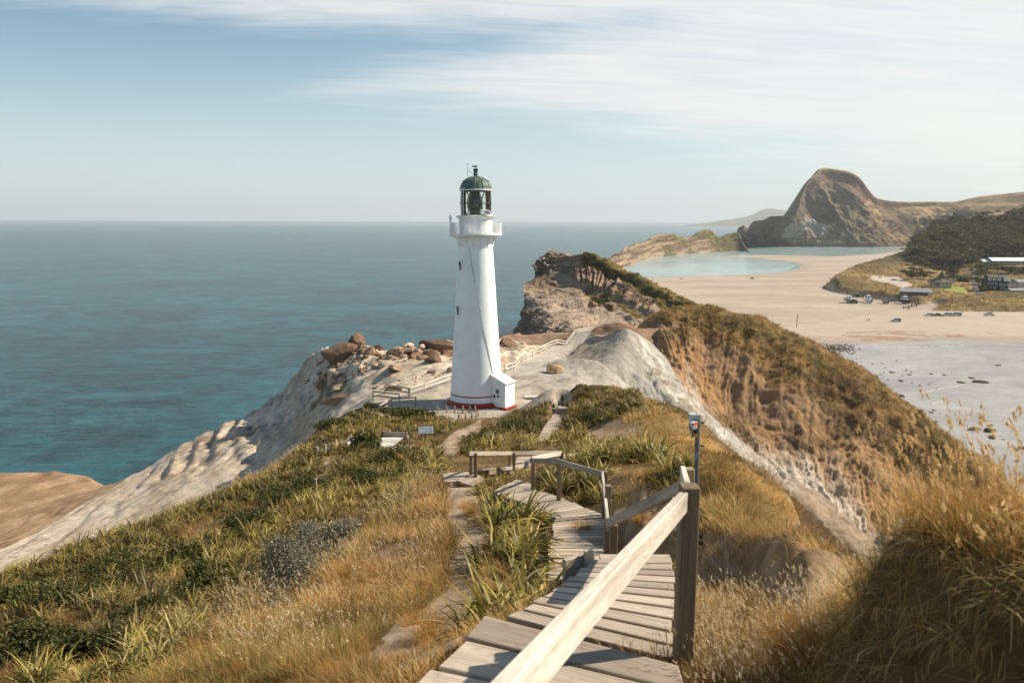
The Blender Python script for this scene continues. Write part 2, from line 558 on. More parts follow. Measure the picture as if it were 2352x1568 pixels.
HIDDEN = [
    (0.0, 0.7, 48.0), (-0.8, 0.6, 47.9), (0.9, 0.7, 48.2), (0.4, 2.2, 47.75), (-0.9, 2.4, 47.3), (1.6, 1.2, 48.45), (2.6, 1.0, 48.3), (3.6, 2.2, 48.75),  (0.55, 8.6, 45.2), (1.1, 8.8, 45.3), (0.75, 9.8, 44.6), (1.6, 9.4, 45.2), (0.2, 8.0, 45.6), (4.4, 3.6, 47.2),
    (3.6, 5.4, 46.4), (4.6, 5.2, 45.6), (6.0, 6.0, 43.5), (7.5, 3.0, 44.5), (4.6, 8.2, 43.6), (5.4, 10.0, 42.0), (2.7, 9.0, 46.55), (3.1, 10.8, 46.0), (6.4, 9.0, 40.5), (9.0, 8.0, 38.0), (6.3, 14.0, 39.5), (2.6, 4.0, 47.3), (3.2, 4.6, 46.6),
    (-2.5, 1.0, 47.0), (-5, 1.5, 45.6), (-9, 3, 43.4), (-15, 6, 40.2), (-6, 5, 44.9), (-22, 12, 37),
    # beyond the crest of the golden slope the ground drops into the gully
    (7.8, 13.5, 41.0), (11, 14, 34), (16, 16, 22), (24, 20, 9), (34, 22, 4), (10.5, 24, 37), (14, 26, 27), (20, 28, 14), (30, 34, 6), (12.5, 39, 34), (17, 42, 24), (24, 46, 12), (34, 52, 6),
    (13, 55, 33), (18, 57, 24), (26, 62, 12), (36, 68, 6), (13, 67, 34), (18, 69, 27), (26, 76, 16), (16, 78, 27), (13, 92, 29.5), (20, 88, 20), (45, 40, 0), (60, 60, -1), (50, 80, 4), (60, 100, 3), (16, 5, 30), (25, 8, 12), (35, 10, 2),
    (24, 95, 14), (28, 110, 12), (20, 118, 25), (24, 130, 20), (30, 150, 12), (34, 180, 6), (40, 205, 6), (38, 130, 4), (46, 160, 2), (44, 105, 2), (30, 90, 6), (17, 104, 28),
    # back of the left slope, falling to the shelf
    (-21, 34, 33.0), (-26, 38, 29.0), (-32, 46, 24.0), (-40, 56, 14.0), (-48, 66, 11.5), (-24, 44, 28.0), (-29, 56, 21.5), (-36, 70, 15.5), (-26, 62, 24.5), (-30, 78, 19.5), (-36, 88, 15.5), (-21, 56, 29.0), (-20, 64, 29.5), (-30, 28, 28.0), (-40, 36, 20.0), (-52, 46, 12.0),
    (-50, 84, 12.5), (-60, 80, 11.0), (-64, 60, 10.5), (-75, 75, 10),
    # behind the mound and the apron
    (3.5, 72, 34.6), (7.5, 74, 34.0), (2.5, 76, 32.5), (7, 80, 32.2), (-14, 74, 32.3), (-10, 84, 32.4), (0, 84, 32.4), (4, 80, 32.4), (-16, 82, 32.2), (-1, 70.5, 32.5), (-6, 70.5, 32.5),
]



def _survey():
    pts = [P(*q) for q in SEEN] + [Pz(*q) for q in SEEN_Z] + [np.array(q, float) for q in HIDDEN]
    for k in range(12):                        # level apron round the tower
        t = k * math.pi / 6
        pts.append(LH + np.array((math.cos(t) * 4.5, math.sin(t) * 4.5, 0)))
    pts.append(LH.copy())
    pts = np.array(pts)
    return pts


SV = _survey()
S_TH, S_LR = np.arctan2(SV[:, 0], SV[:, 1]), np.log(np.hypot(SV[:, 0], SV[:, 1]))


def _fit():
    n = len(SV)
    d = np.hypot(S_TH[:, None] - S_TH[None], S_LR[:, None] - S_LR[None])
    A = np.zeros((n + 1, n + 1))
    A[:n, :n] = -np.sqrt(d * d + 0.0004) - np.eye(n) * 0.0015
    A[:n, n] = A[n, :n] = 1
    b = np.zeros(n + 1); b[:n] = SV[:, 2]
    return np.linalg.solve(A, b)


S_W = _fit()


EDGE_XY = [tuple(q[:2]) for q in (Pz(-300, 1092, 6.2), Pz(0, 1088, 6.2), Pz(105, 1084, 7.0), Pz(200, 1096, 7.0), Pz(300, 1093, 10.5), Pz(380, 1046, 12.5), Pz(450, 1008, 14.5), Pz(560, 958, 17.0),
           Pz(640, 904, 20.0), Pz(690, 860, 23.5), Pz(715, 826, 26.0), Pz(770, 806, 28.5), Pz(835, 806, 29.5), Pz(900, 801, 30.3), Pz(1000, 791, 30.6))] + [(-9.0, 136.0), (-6.0, 158.0), (-2.5, 178.0), (0.0, 205.0), (2.0, 260.0)]
SEA_SIDE = EDGE_XY + [(2.0, 600.0), (-500.0, 600.0), (-500.0, 100.0)]
_w = lambda u, v, y: tuple(P(u, v, y))
_wz = lambda u, v, z: tuple(Pz(u, v, z))
# centre lines of the walks (x, y, deck level) and half widths
WALK_CUT = [([(-0.3, 1.2, 47.95), (0.2, 2.6, 47.8), _wz(1320, 1480, 47.7), _wz(1400, 1400, 47.45), _wz(1455, 1284, 46.9)], 0.85),
            ([_wz(1455, 1284, 46.7), _wz(1380, 1300, 45.2), _wz(1325, 1320, 44.75)], 0.75),
            ([_wz(1325, 1330, 44.85), _wz(1325, 1290, 44.7), _wz(1332, 1186, 43.98), _wz(1282, 1150, 43.6), _wz(1180, 1128, 43.2)], 0.62),
            ([_wz(1180, 1128, 43.2), _wz(1180, 1108, 43.0)], 0.5),
            ([_wz(1040, 1100, 42.05), _wz(1095, 1098, 42.1), _wz(1130, 1076, 41.85), _wz(1190, 1060, 41.4), _wz(1215, 1048, 41.2)], 0.7),
            ([_w(1232, 1034, 36.5), _w(1256, 1000, 44.5), _w(1280, 956, 60.0), _w(1295, 931, 71.0)], 0.5)]


def h_smooth(x, y):
    x, y = np.asarray(x, float), np.asarray(y, float)
    sh = x.shape
    th, lr = np.arctan2(x, y).ravel(), np.log(np.maximum(np.hypot(x, y), 0.3)).ravel()
    out = np.empty(th.size)
    for i in range(0, th.size, 20000):
        d2 = (th[i:i + 20000, None] - S_TH) ** 2 + (lr[i:i + 20000, None] - S_LR) ** 2
        out[i:i + 20000] = -np.sqrt(d2 + 0.0004) @ S_W[:-1] + S_W[-1]
    z = out.reshape(sh)
    z = np.where((y > 108) & (x < -6), np.minimum(z, 29.9), z)
    # the sea cliff: past its edge the ground drops under water
    d = seg_dist(x, y, EDGE_XY)
    d = np.where(in_poly(x, y, SEA_SIDE), d, 0.0)
    k = sstep(0.0, 1.0, d / (2.5 + np.maximum(z, 0) * 0.30))
    z = z * (1 - k) + (-7.0) * k
    # cut and fill under the boardwalk
    for pl, w in WALK_CUT:
        p2 = [(q[0], q[1]) for q in pl]
        near = (np.abs(x - np.mean([q[0] for q in p2])) < 30) & (np.abs(y - np.mean([q[1] for q in p2])) < 40)
        if not near.any():
            continue
        best, zz = np.full(x.shape, 1e9), np.zeros(x.shape)
        for (x1, y1, z1), (x2, y2, z2) in zip(pl[:-1], pl[1:]):
            dx, dy = x2 - x1, y2 - y1
            kk = np.clip(((x - x1) * dx + (y - y1) * dy) / (dx * dx + dy * dy + 1e-9), 0, 1)
            dd = np.hypot(x - x1 - kk * dx, y - y1 - kk * dy)
            m = dd < best
            best = np.where(m, dd, best); zz = np.where(m, z1 + (z2 - z1) * kk, zz)
        low = np.minimum(z, zz - 0.16)
        z = np.where(best < w + 0.6, z + (low - z) * sstep(w + 0.5, w + 0.1, best), z)
    return z


# where rock is bare, in the photograph's frame, and how far away that ground may be
Z_SHELF = [(-200, 1330), (-200, 1050), (300, 1085), (640, 895), (690, 820), (770, 780), (1060, 770), (1060, 850), (1035, 868), (940, 905), (858, 925), (800, 935), (730, 990), (650, 1070), (470, 1140), (300, 1215), (130, 1285), (0, 1318), (-200, 1400)]
Z_BLUFF = [(-200, 1050), (280, 1085), (285, 1106), (180, 1165), (90, 1220), (0, 1256), (-200, 1300)]
Z_PATH = [[(1020, 1095), (1078, 1095), (1098, 1150), (1118, 1200), (1106, 1290), (1094, 1350), (1072, 1430), (1000, 1490), (860, 1510), (900, 1430), (985, 1400), (1026, 1340), (1046, 1250), (1024, 1160)],
          [(820, 1500), (990, 1440), (1090, 1440), (1030, 1500), (900, 1575), (760, 1575)],
          [(730, 1068), (750, 1052), (768, 1062), (760, 1085), (752, 1140), (736, 1140)],
          [(1000, 1020), (1040, 990), (1100, 960), (1110, 985), (1062, 1020), (1050, 1048), (1010, 1050)],
          [(860, 950), (900, 925), (940, 930), (940, 952), (880, 965)], [(885, 1030), (900, 1015), (950, 1015), (950, 1030), (900, 1050)]]
Z_HOLLOW = [(1335, 1010), (1380, 975), (1430, 965), (1480, 985), (1450, 1010), (1390, 1025)]
Z_BANK = [(1560, 1235), (1640, 1215), (1760, 1212), (1935, 1212), (1960, 1330), (1900, 1440), (1780, 1400), (1700, 1330), (1610, 1350), (1560, 1290)]
Z_TRACK = [(1590, 1235), (1660, 1240), (1720, 1330), (1760, 1400), (1700, 1440), (1620, 1350)]
Z_DIRT = [(1405, 1130), (1510, 1125), (1560, 1175), (1590, 1280), (1420, 1290), (1400, 1220)]
FENCE = [(1162, 855, 91.5), (1207, 848, 95.0), (1245, 831, 107.5), (1263, 818, 117.5), (1302, 808, 126.0), (1340, 802, 132.0), (1376, 793.5, 141.0), (1400, 789, 148.0), (1436, 782.5, 159.0), (1470, 776, 167.0)]
# (the fence is the run seen from right of the tower to the far end of the path)
FENCE = [((1950 + a / 2.24) / 1.7415, (950 + b / 2.24) / 1.7415, y) for a, b, y in
         ((150, 1215, 92), (235, 1195, 94.5), (300, 1150, 101), (345, 1100, 108), (405, 1078, 112.5), (470, 1060, 118), (550, 1025, 125), (625, 1000, 132), (700, 975, 140), (780, 950, 148), (860, 925, 157), (925, 905, 166), (980, 888, 175))]
FENCE_P = np.array([P(*q) for q in FENCE])
WALK_P = [(p[0] + 1.7, p[1] - 0.2) for p in FENCE_P]


def rock_mask(x, y, z):
    u, v = proj(np.stack([x, y, z], -1))
    wob = fbm(np.stack([x * 0.35, y * 0.35, z * 0], -1), 3, 5) * 14
    r = np.hypot(x, y)
    m = in_poly(u + wob, v + wob * 0.6, Z_SHELF) & (r > 66)
    m |= (r > 72) & (x > -60) & (z < 31.5 + 0 * r) & (x < 6) & (y > 86)
    m |= (r > 92) & (x < 12)
    far = (r > 84)
    return (m | far).astype(float)


def height(x, y):
    """Ground level with its small relief."""
    x, y = np.asarray(x, float), np.asarray(y, float)
    z = h_smooth(x, y)
    r = np.hypot(x, y)
    p = np.stack([x, y, z], -1)
    ap = sstep(9.5, 14.0, np.hypot(x - LH[0], y - LH[1]))
    wk = sstep(1.3, 2.6, seg_dist(x, y, WALK_P))
    soft = fbm(p * 2.6, 4, 13, 0.6) * np.clip(0.09 - 0.006 * r, 0, 0.06) + fbm(p * 0.9, 4, 3) * np.clip(r * 0.010, 0.02, 0.12) + fbm(p * 0.22, 3, 9) * np.clip(r * 0.008, 0, 0.35)
    rk = rock_mask(x, y, z)
    blk = fbm(p * np.array((0.20, 0.16, 0.34)), 5, 21, 0.55, True)
    steps = np.round(blk * 3.5 + 0.4 * vnoise(p * 0.5, 4)) / 3.5
    rough = (0.45 * blk + 0.75 * steps) * 0.9 + fbm(p * 1.1, 4, 31, 0.6) * 0.35
    # ledges where the tilted beds break off
    sc = (z + 0.10 * x + 0.05 * y + 1.3 * fbm(p * np.array((0.07, 0.07, 0.0)), 4, 23)) / 1.5
    fr = sc - np.floor(sc)
    rough = rough + (sstep(0.30, 0.55, fr) - fr) * 1.5 * 0.50 * sstep(-0.35, 0.25, fbm(p * np.array((0.05, 0.05, 0.0)), 3, 24)) / np.maximum(np.clip((z - 3) / 25, 0.12, 1), 0.3) * (seg_dist(x, y, WALK_P) > 3.5)
    flat = sstep(46, 60, y) * 0 + np.clip((z - 3) / 25, 0.12, 1)
    crag = sstep(96, 112, y) * (x < 2)
    return z + (soft * (1 - rk) + rough * rk * flat * (0.42 + 0.65 * crag)) * ap * wk


def make_headland():
    nth, nr = 700, 780
    th = np.linspace(R_(-64), R_(62), nth)
    lr = np.concatenate([np.linspace(math.log(0.45), math.log(62), 380, False), np.linspace(math.log(62), math.log(225), nr - 380)])
    T, L = np.meshgrid(th, lr)
    X, Y = np.sin(T) * np.exp(L), np.cos(T) * np.exp(L)
    Z = height(X, Y)
    g = np.stack([X, Y, Z], -1)
    n = grid_up(g)
    u, v = proj(g)
    r = np.hypot(X, Y)
    wob = fbm(g * np.array((0.5, 0.5, 0.2)) * (20 / np.maximum(r, 8))[..., None], 3, 8) * 12
    uu, vv = u + wob, v + wob
    gold_zone = in_poly(uu, vv, [(1480, 915), (1560, 950), (1660, 1030), (1850, 1175), (1810, 1200), (1640, 1205), (1575, 1120), (1420, 985)]) & (r > 9) & (r < 62)
    soil, litter, green = (0.24, 0.155, 0.09), (0.135, 0.082, 0.032), (0.05, 0.05, 0.018)
    c = lerp(litter, green, sstep(-0.1, 0.35, fbm(g * 0.35, 4, 41)) * 0.7)
    c = lerp(c, soil, sstep(0.1, 0.4, fbm(g * 0.8, 4, 47)) * 0.6)
    steep = sstep(0.72, 0.5, n[..., 2])
    c = lerp(c, (0.34, 0.22, 0.125), steep * (r > 8))
    c = np.where(gold_zone[..., None], lerp((0.36, 0.215, 0.07), (0.26, 0.17, 0.065), sstep(-0.2, 0.3, fbm(g * 0.5, 4, 43))), c)
    # rock
    rk = rock_mask(X, Y, Z)
    p = g
    pale, tan, brown = (0.60, 0.495, 0.375), (0.48, 0.37, 0.26), (0.20, 0.125, 0.08)
    band = fbm(p * np.array((0.10, 0.10, 0.55)), 5, 61)
    rc = lerp(pale, tan, sstep(-0.25, 0.35, band))
    crag = sstep(98, 116, Y) * (X < 2) * sstep(-55, -40, X)
    dark = sstep(0.12, 0.5, fbm(p * np.array((0.25, 0.25, 0.5)), 5, 71)) * (0.18 + 0.75 * crag)
    crk = np.abs(fbm(p * np.array((0.16, 0.10, 0.3)) + 0.35 * fbm(p * 0.3, 3, 66)[..., None], 4, 65, 0.6))
    rc = lerp(rc, (0.30, 0.215, 0.145), sstep(0.05, 0.012, crk) * 0.75)
    rc = lerp(rc, (0.66, 0.57, 0.455), sstep(0.12, 0.45, fbm(p * np.array((0.05, 0.12, 0.4)), 4, 67)) * 0.55)
    rc = lerp(rc, brown, np.clip(dark + steep * 0.40 * (Z > 12), 0, 1))
    blf = in_poly(uu, vv, Z_BLUFF) & (r > 90)
    rc = np.where(blf[..., None], lerp((0.42, 0.275, 0.165), (0.29, 0.18, 0.10), sstep(-0.3, 0.3, fbm(p * np.array((0.35, 0.35, 0.6)), 5, 77))), rc)
    far = (Y > 128) | ((Y > 100) & (X > -9) & (Z < 28))
    rc = np.where((far & ~blf & (X > -12))[..., None], lerp((0.33, 0.215, 0.135), (0.20, 0.12, 0.075), sstep(-0.3, 0.4, fbm(p * np.array((0.12, 0.12, 0.5)), 5, 79))), rc)
    c = lerp(c, rc, rk)
    # bare soil, tracks and the gravel round the tower
    for k, poly in enumerate(Z_PATH):
        m = in_poly(uu, vv, poly) & (r < (30 if k < 2 else 75))
        c = np.where(m[..., None], lerp((0.40, 0.30, 0.205), (0.29, 0.21, 0.14), sstep(-0.3, 0.3, fbm(p * 2, 3, 81))), c)
    for poly, rr in ((Z_HOLLOW, 60), (Z_BANK, 9.5), (Z_DIRT, 17)):
        m = in_poly(uu, vv, poly) & (r < rr) & (r > 3.4)
        c = np.where(m[..., None], lerp((0.27, 0.17, 0.095), (0.36, 0.25, 0.155), sstep(-0.3, 0.3, fbm(p * 3, 3, 83))), c)
    m = in_poly(uu, vv, Z_TRACK) & (r < 9)
    c = np.where(m[..., None], (0.36, 0.27, 0.19), c)
    dl = np.hypot(X - LH[0], Y - LH[1])
    pw = seg_dist(X, Y, [(-24, 77), (-12, 79), (-3, 83), (4, 84), (8, 80), (8, 72)])
    ga = sstep(12.5, 9.0, dl) + sstep(4.0, 2.4, pw) * (Y > 69)
    grav = lerp((0.45, 0.39, 0.32), (0.34, 0.285, 0.225), sstep(-0.3, 0.4, fbm(p * 0.7, 4, 85)))
    c = lerp(c, grav, np.clip(ga, 0, 1) * (Z > 30.5) * (Y > 69))
    wk = sstep(1.9, 1.4, seg_dist(X, Y, WALK_P))
    c = lerp(c, (0.44, 0.39, 0.33), wk * (Y > 86))
    # the grey clay apron right of the path
    clay = in_poly(uu, vv, [(1175, 868), (1262, 822), (1300, 808), (1370, 772), (1440, 760), (1540, 860), (1600, 950), (1480, 930), (1330, 900), (1320, 885), (1200, 905)]) & (r > 88)
    clay = clay & (seg_dist(X, Y, WALK_P) > 1.6)
    c = np.where(clay[..., None], lerp((0.38, 0.345, 0.30), (0.31, 0.27, 0.225), sstep(-0.4, 0.4, fbm(p * 0.3, 4, 87))), c)
    o = mesh_object('headland', g.reshape(-1, 3), grid_faces(nr, nth), ground('headland_ground', 1.6, 0.75, 0.40, 0.12), smooth=True, col=c.reshape(-1, 3))
    tag(o, 'grassy headland ridge sloping down to the lighthouse and pale rock shelf', 'headland', kind='structure')
    return o


headland = make_headland()


def make_loft(name, rows, nu, nv, disp, color, mat, smooth=True, label=None, cat=None, kind='structure'):
    """rows of (u, v, distance) or ('z', u, v, height) or ('w', x, y, z)."""
    def pt(q):
        if q[0] == 'z': return Pz(*q[1:])
        if q[0] == 'w': return np.array(q[1:], float)
        return P(*q)
    g = loft([[pt(q) for q in r] for r in rows], nu, nv)
    n = grid_normals(g)
    # face the viewer
    if (np.einsum('ijk,ijk->ij', n, g - np.array(CAM)) > 0).mean() > 0.5:
        n = -n
    S, T = np.meshgrid(np.linspace(0, 1, nu), np.linspace(0, 1, nv))
    g = g + n * disp(g, S, T, n)[..., None]
    n2 = grid_normals(g)
    if (np.einsum('ijk,ijk->ij', n2, n) < 0).mean() > 0.5:
        n2 = -n2
    c = color(g, S, T, n2)
    o = mesh_object(name, g.reshape(-1, 3), grid_faces(nv, nu), mat, smooth=smooth, col=c.reshape(-1, 3))
    tag(o, label, cat, kind=kind)
    return o, g, n2


# ------------------------------------------------------------------ white clay scarp
def make_scarp():
    edge = [(1335, 786, 134), (1392, 767, 120), (1450, 761, 112), (1500, 812, 110), (1558, 905, 108), (1700, 1040, 104), (1900, 1176, 101), (2060, 1330, 97)]
    E3 = [P(*q) for q in edge]
    rows = [
        [('w', e[0] + 12, e[1] + 26, e[2] - 16) for e in E3],
        [('w', e[0] + 4, e[1] + 9, e[2] - 3.2) for e in E3],
        edge,
        [(1338, 792, 128), (1394, 772, 116), (1441, 763, 108.5), (1477, 822, 105.5), (1520, 890, 103), (1650, 1030, 99.5), (1862, 1172, 97), (2020, 1335, 94)],
        [(1322, 803, 121), (1375, 790, 112), (1430, 785, 105.5), (1465, 838, 103), (1508, 910, 101.5), (1636, 1050, 98.6), (1845, 1190, 96.4), (2000, 1350, 93.5)],
        [(1298, 828, 111), (1350, 825, 105), (1410, 822, 100.5), (1448, 868, 100), (1494, 942, 99.6), (1618, 1080, 97.6), (1820, 1215, 95.6), (1975, 1370, 93)],
        [(1282, 858, 101), (1325, 862, 97), (1378, 868, 95), (1425, 915, 97), (1475, 985, 97.8), (1596, 1120, 96.4), (1785, 1250, 94.6), (1945, 1400, 92)],
        [(1268, 886, 93), (1305, 896, 90), (1350, 905, 90), (1400, 965, 94), (1450, 1050, 95.5), (1565, 1180, 95), (1745, 1300, 93.4), (1900, 1440, 91)],
        [('w', 5.5, 87, 29), ('w', 9, 85, 28), ('w', 14, 84, 24), ('w', 19, 86, 16), ('w', 25, 88, 8), ('w', 33, 88, 2), ('w', 44, 88, -2), ('w', 54, 86, -5)],
    ]
    def disp(g, S, T, n):
        ero = fbm(np.stack([S * 26, T * 2.0 + S * 4, S * 0], -1), 4, 3, 0.55, True)
        return (ero * 0.8 + fbm(np.stack([S * 70, T * 5, S * 0], -1), 3, 14, 0.5, True) * 0.45) * sstep(0.35, 0.6, S) * sstep(0.50, 0.36, T) + fbm(g * 0.16, 4, 5) * 0.7 + fbm(g * 0.7, 5, 7, 0.62) * 0.40 * (0.3 + 0.7 * sstep(0.35, 0.5, S))
    def color(g, S, T, n):
        a = sstep(-0.3, 0.35, fbm(g * np.array((0.3, 0.3, 0.5)), 5, 11))
        c = lerp((0.36, 0.335, 0.30), (0.285, 0.255, 0.22), a)
        wht_lit = sstep(0.19, 0.25, T) * sstep(0.44, 0.375, T + 0.02 * fbm(g * 0.3, 3, 12)) * sstep(0.25, 0.40, S)  # sunlit crest strip whitened in the colour, shaded face kept grey
        c = lerp(c, lerp((0.50, 0.47, 0.42), (0.27, 0.225, 0.175), sstep(-0.25, 0.22, fbm(g * np.array((0.7, 0.7, 0.22)), 5, 16, 0.6))), wht_lit * (0.55 + 0.45 * sstep(-0.3, 0.2, fbm(g * 0.25, 4, 18))))
        e = fbm(np.stack([S * 24, T * 1.6 + S * 4, S * 0], -1), 4, 13, 0.55, True)
        c = lerp(c, (0.31, 0.235, 0.165), sstep(0.15, 0.6, -e) * 0.45 * sstep(0.3, 0.6, S))
        c = lerp(c, lerp((0.29, 0.205, 0.13), (0.20, 0.135, 0.08), sstep(-0.2, 0.3, fbm(g * 0.35, 4, 20))), sstep(0.66, 0.86, S + 0.06 * fbm(g * 0.3, 3, 21)) * 0.8)
        return lerp(c, (0.36, 0.265, 0.175), sstep(0.30, 0.10, S) * 0.6)
    return make_loft('scarp', rows, 260, 200, disp, color, ground('white_clay', 1.2, 0.8, 0.28, 0.15), label='bare white clay scarp dropping from path into gully', cat='scarp')


make_scarp()


# ------------------------------------------------------------------ brown eroded ridge
def make_ridge():
    U = [(1462, 770), (1530, 704), (1650, 712), (1800, 768), (1960, 848), (2100, 946), (2230, 1050), (2380, 1165)]
    D = [178, 176, 172, 166, 160, 153, 146, 138]
    crest = [(u, v, d) for (u, v), d in zip(U, D)]
    C3 = [P(*q) for q in crest]
    back = [('w', c[0] + 26, c[1] + 34, -2.0) for c in C3]
    mid0 = [('w', c[0] + 7, c[1] + 9, c[2] - 6) for c in C3]
    r2 = [(1468, 785, 172), (1522, 745, 166), (1620, 770, 162), (1745, 835, 157), (1890, 915, 152), (2030, 1005, 147), (2170, 1095, 141), (2340, 1200, 134)]
    r3 = [(1480, 800, 165), (1535, 800, 157), (1610, 840, 151), (1705, 910, 147), (1840, 990, 143), (1980, 1075, 139), (2130, 1150, 134), (2310, 1240, 128)]
    r4 = [(1495, 822, 158), (1560, 870, 146), (1630, 925, 140), (1715, 1000, 136), (1830, 1075, 134), (1955, 1150, 131), (2100, 1220, 127), (2280, 1290, 122)]
    r5 = [(1510, 845, 150), (1590, 930, 135), (1670, 1000, 130), (1760, 1080, 127), (1860, 1145, 125), (1950, 1215, 123), (2080, 1280, 120), (2250, 1350, 116)]
    foot = [(1530, 870, 142), (1620, 975, 127), (1700, 1060, 122), (1780, 1145, 119), (1870, 1215, 117), (1950, 1290, 115), (2070, 1350, 113), (2230, 1420, 110)]
    foot2 = [(1500, 960, 120), (1600, 1080, 110), (1690, 1170, 106), (1770, 1240, 104), (1860, 1300, 103), (1940, 1370, 102), (2060, 1430, 101), (2220, 1500, 99)]
    def disp(g, S, T, n):
        T = T * 8 / 7
        face = sstep(0.30, 0.42, T)
        q = np.stack([S * 17 - T * 3.5 + fbm(g * 0.03, 3, 9) * 0.9, T * 0.7, S * 0], -1)
        ero = fbm(q, 5, 3, 0.55, True)
        fine = fbm(np.stack([S * 64 - T * 9 + fbm(g * 0.06, 3, 33) * 3, T * 2.0, S * 0], -1), 3, 4, 0.5, True)
        mk = 0.25 + 0.9 * sstep(-0.2, 0.35, fbm(g * 0.035, 3, 41))
        mk = mk * (0.35 + 0.65 * sstep(0.22, 0.5, S))
        return face * mk * (ero * 1.5 + fine * 0.4) + face * fbm(g * np.array((0.22, 0.22, 0.14)), 5, 43, 0.6) * 0.9 + fbm(g * 0.05, 5, 6, 0.55) * 4.2  + fbm(g * 0.7, 4, 8) * 0.35 * (0.4 + face)
    def color(g, S, T, n):
        T = T * 8 / 7
        orange, brown, dark, white = (0.36, 0.205, 0.09), (0.27, 0.17, 0.095), (0.11, 0.068, 0.036), (0.55, 0.485, 0.40)
        a = fbm(g * np.array((0.09, 0.09, 0.13)), 5, 11)
        c = lerp(orange, brown, sstep(-0.25, 0.25, a))
        q = np.stack([S * 22 + vnoise(g * 0.1), T * 2.0, S * 0], -1)
        e1 = fbm(np.stack([S * 17 - T * 3.5 + fbm(g * 0.03, 3, 9) * 0.9, T * 0.7, S * 0], -1), 5, 3, 0.55, True)
        e2 = fbm(np.stack([S * 64 - T * 9 + fbm(g * 0.06, 3, 33) * 3, T * 2.0, S * 0], -1), 3, 4, 0.5, True)
        wh = sstep(0.56, 0.80, T + 0.16 * fbm(q, 4, 15) - 0.14 * np.clip(S - 0.5, 0, 1) - 0.5 * np.clip(S - 0.62, 0, 1))
        c = lerp(c, white, wh * 0.9)
        c = lerp(c, lerp(dark, (0.20, 0.14, 0.09), wh), np.clip(sstep(0.0, -0.55, e1) * 0.45 + sstep(-0.1, -0.6, e2) * 0.25, 0, 0.8) * (0.3 + 0.8 * sstep(-0.2, 0.35, fbm(g * 0.035, 3, 41))) * (0.55 + 0.45 * sstep(0.22, 0.5, S)) * sstep(0.36, 0.46, T))  # gully creases darkened in the colour to bring out the relief
        gr = sstep(0.47, 0.36, T + 0.10 * fbm(g * 0.15, 4, 17) - 0.05 * S)
        scrub = sstep(0.02, 0.2, fbm(g * np.array((0.06, 0.06, 0.06)), 5, 19)) * sstep(0.82, 0.6, T) * sstep(0.28, 0.36, S)
        gcol = lerp((0.24, 0.15, 0.06), (0.12, 0.09, 0.035), sstep(-0.2, 0.3, fbm(g * 0.5, 3, 23)))
        c = lerp(c, gcol, np.clip(gr, 0, 1) * sstep(0.06, 0.12, S + 0.02 * a))
        return lerp(c, lerp(dark, (0.20, 0.13, 0.06), sstep(0, 0.3, fbm(g * 0.6, 3, 29))), scrub * 0.85)
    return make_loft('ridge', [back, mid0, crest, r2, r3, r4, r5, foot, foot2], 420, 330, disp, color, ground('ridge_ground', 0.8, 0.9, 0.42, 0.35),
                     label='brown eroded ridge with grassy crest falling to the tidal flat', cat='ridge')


ridge, ridge_g, ridge_n = make_ridge()


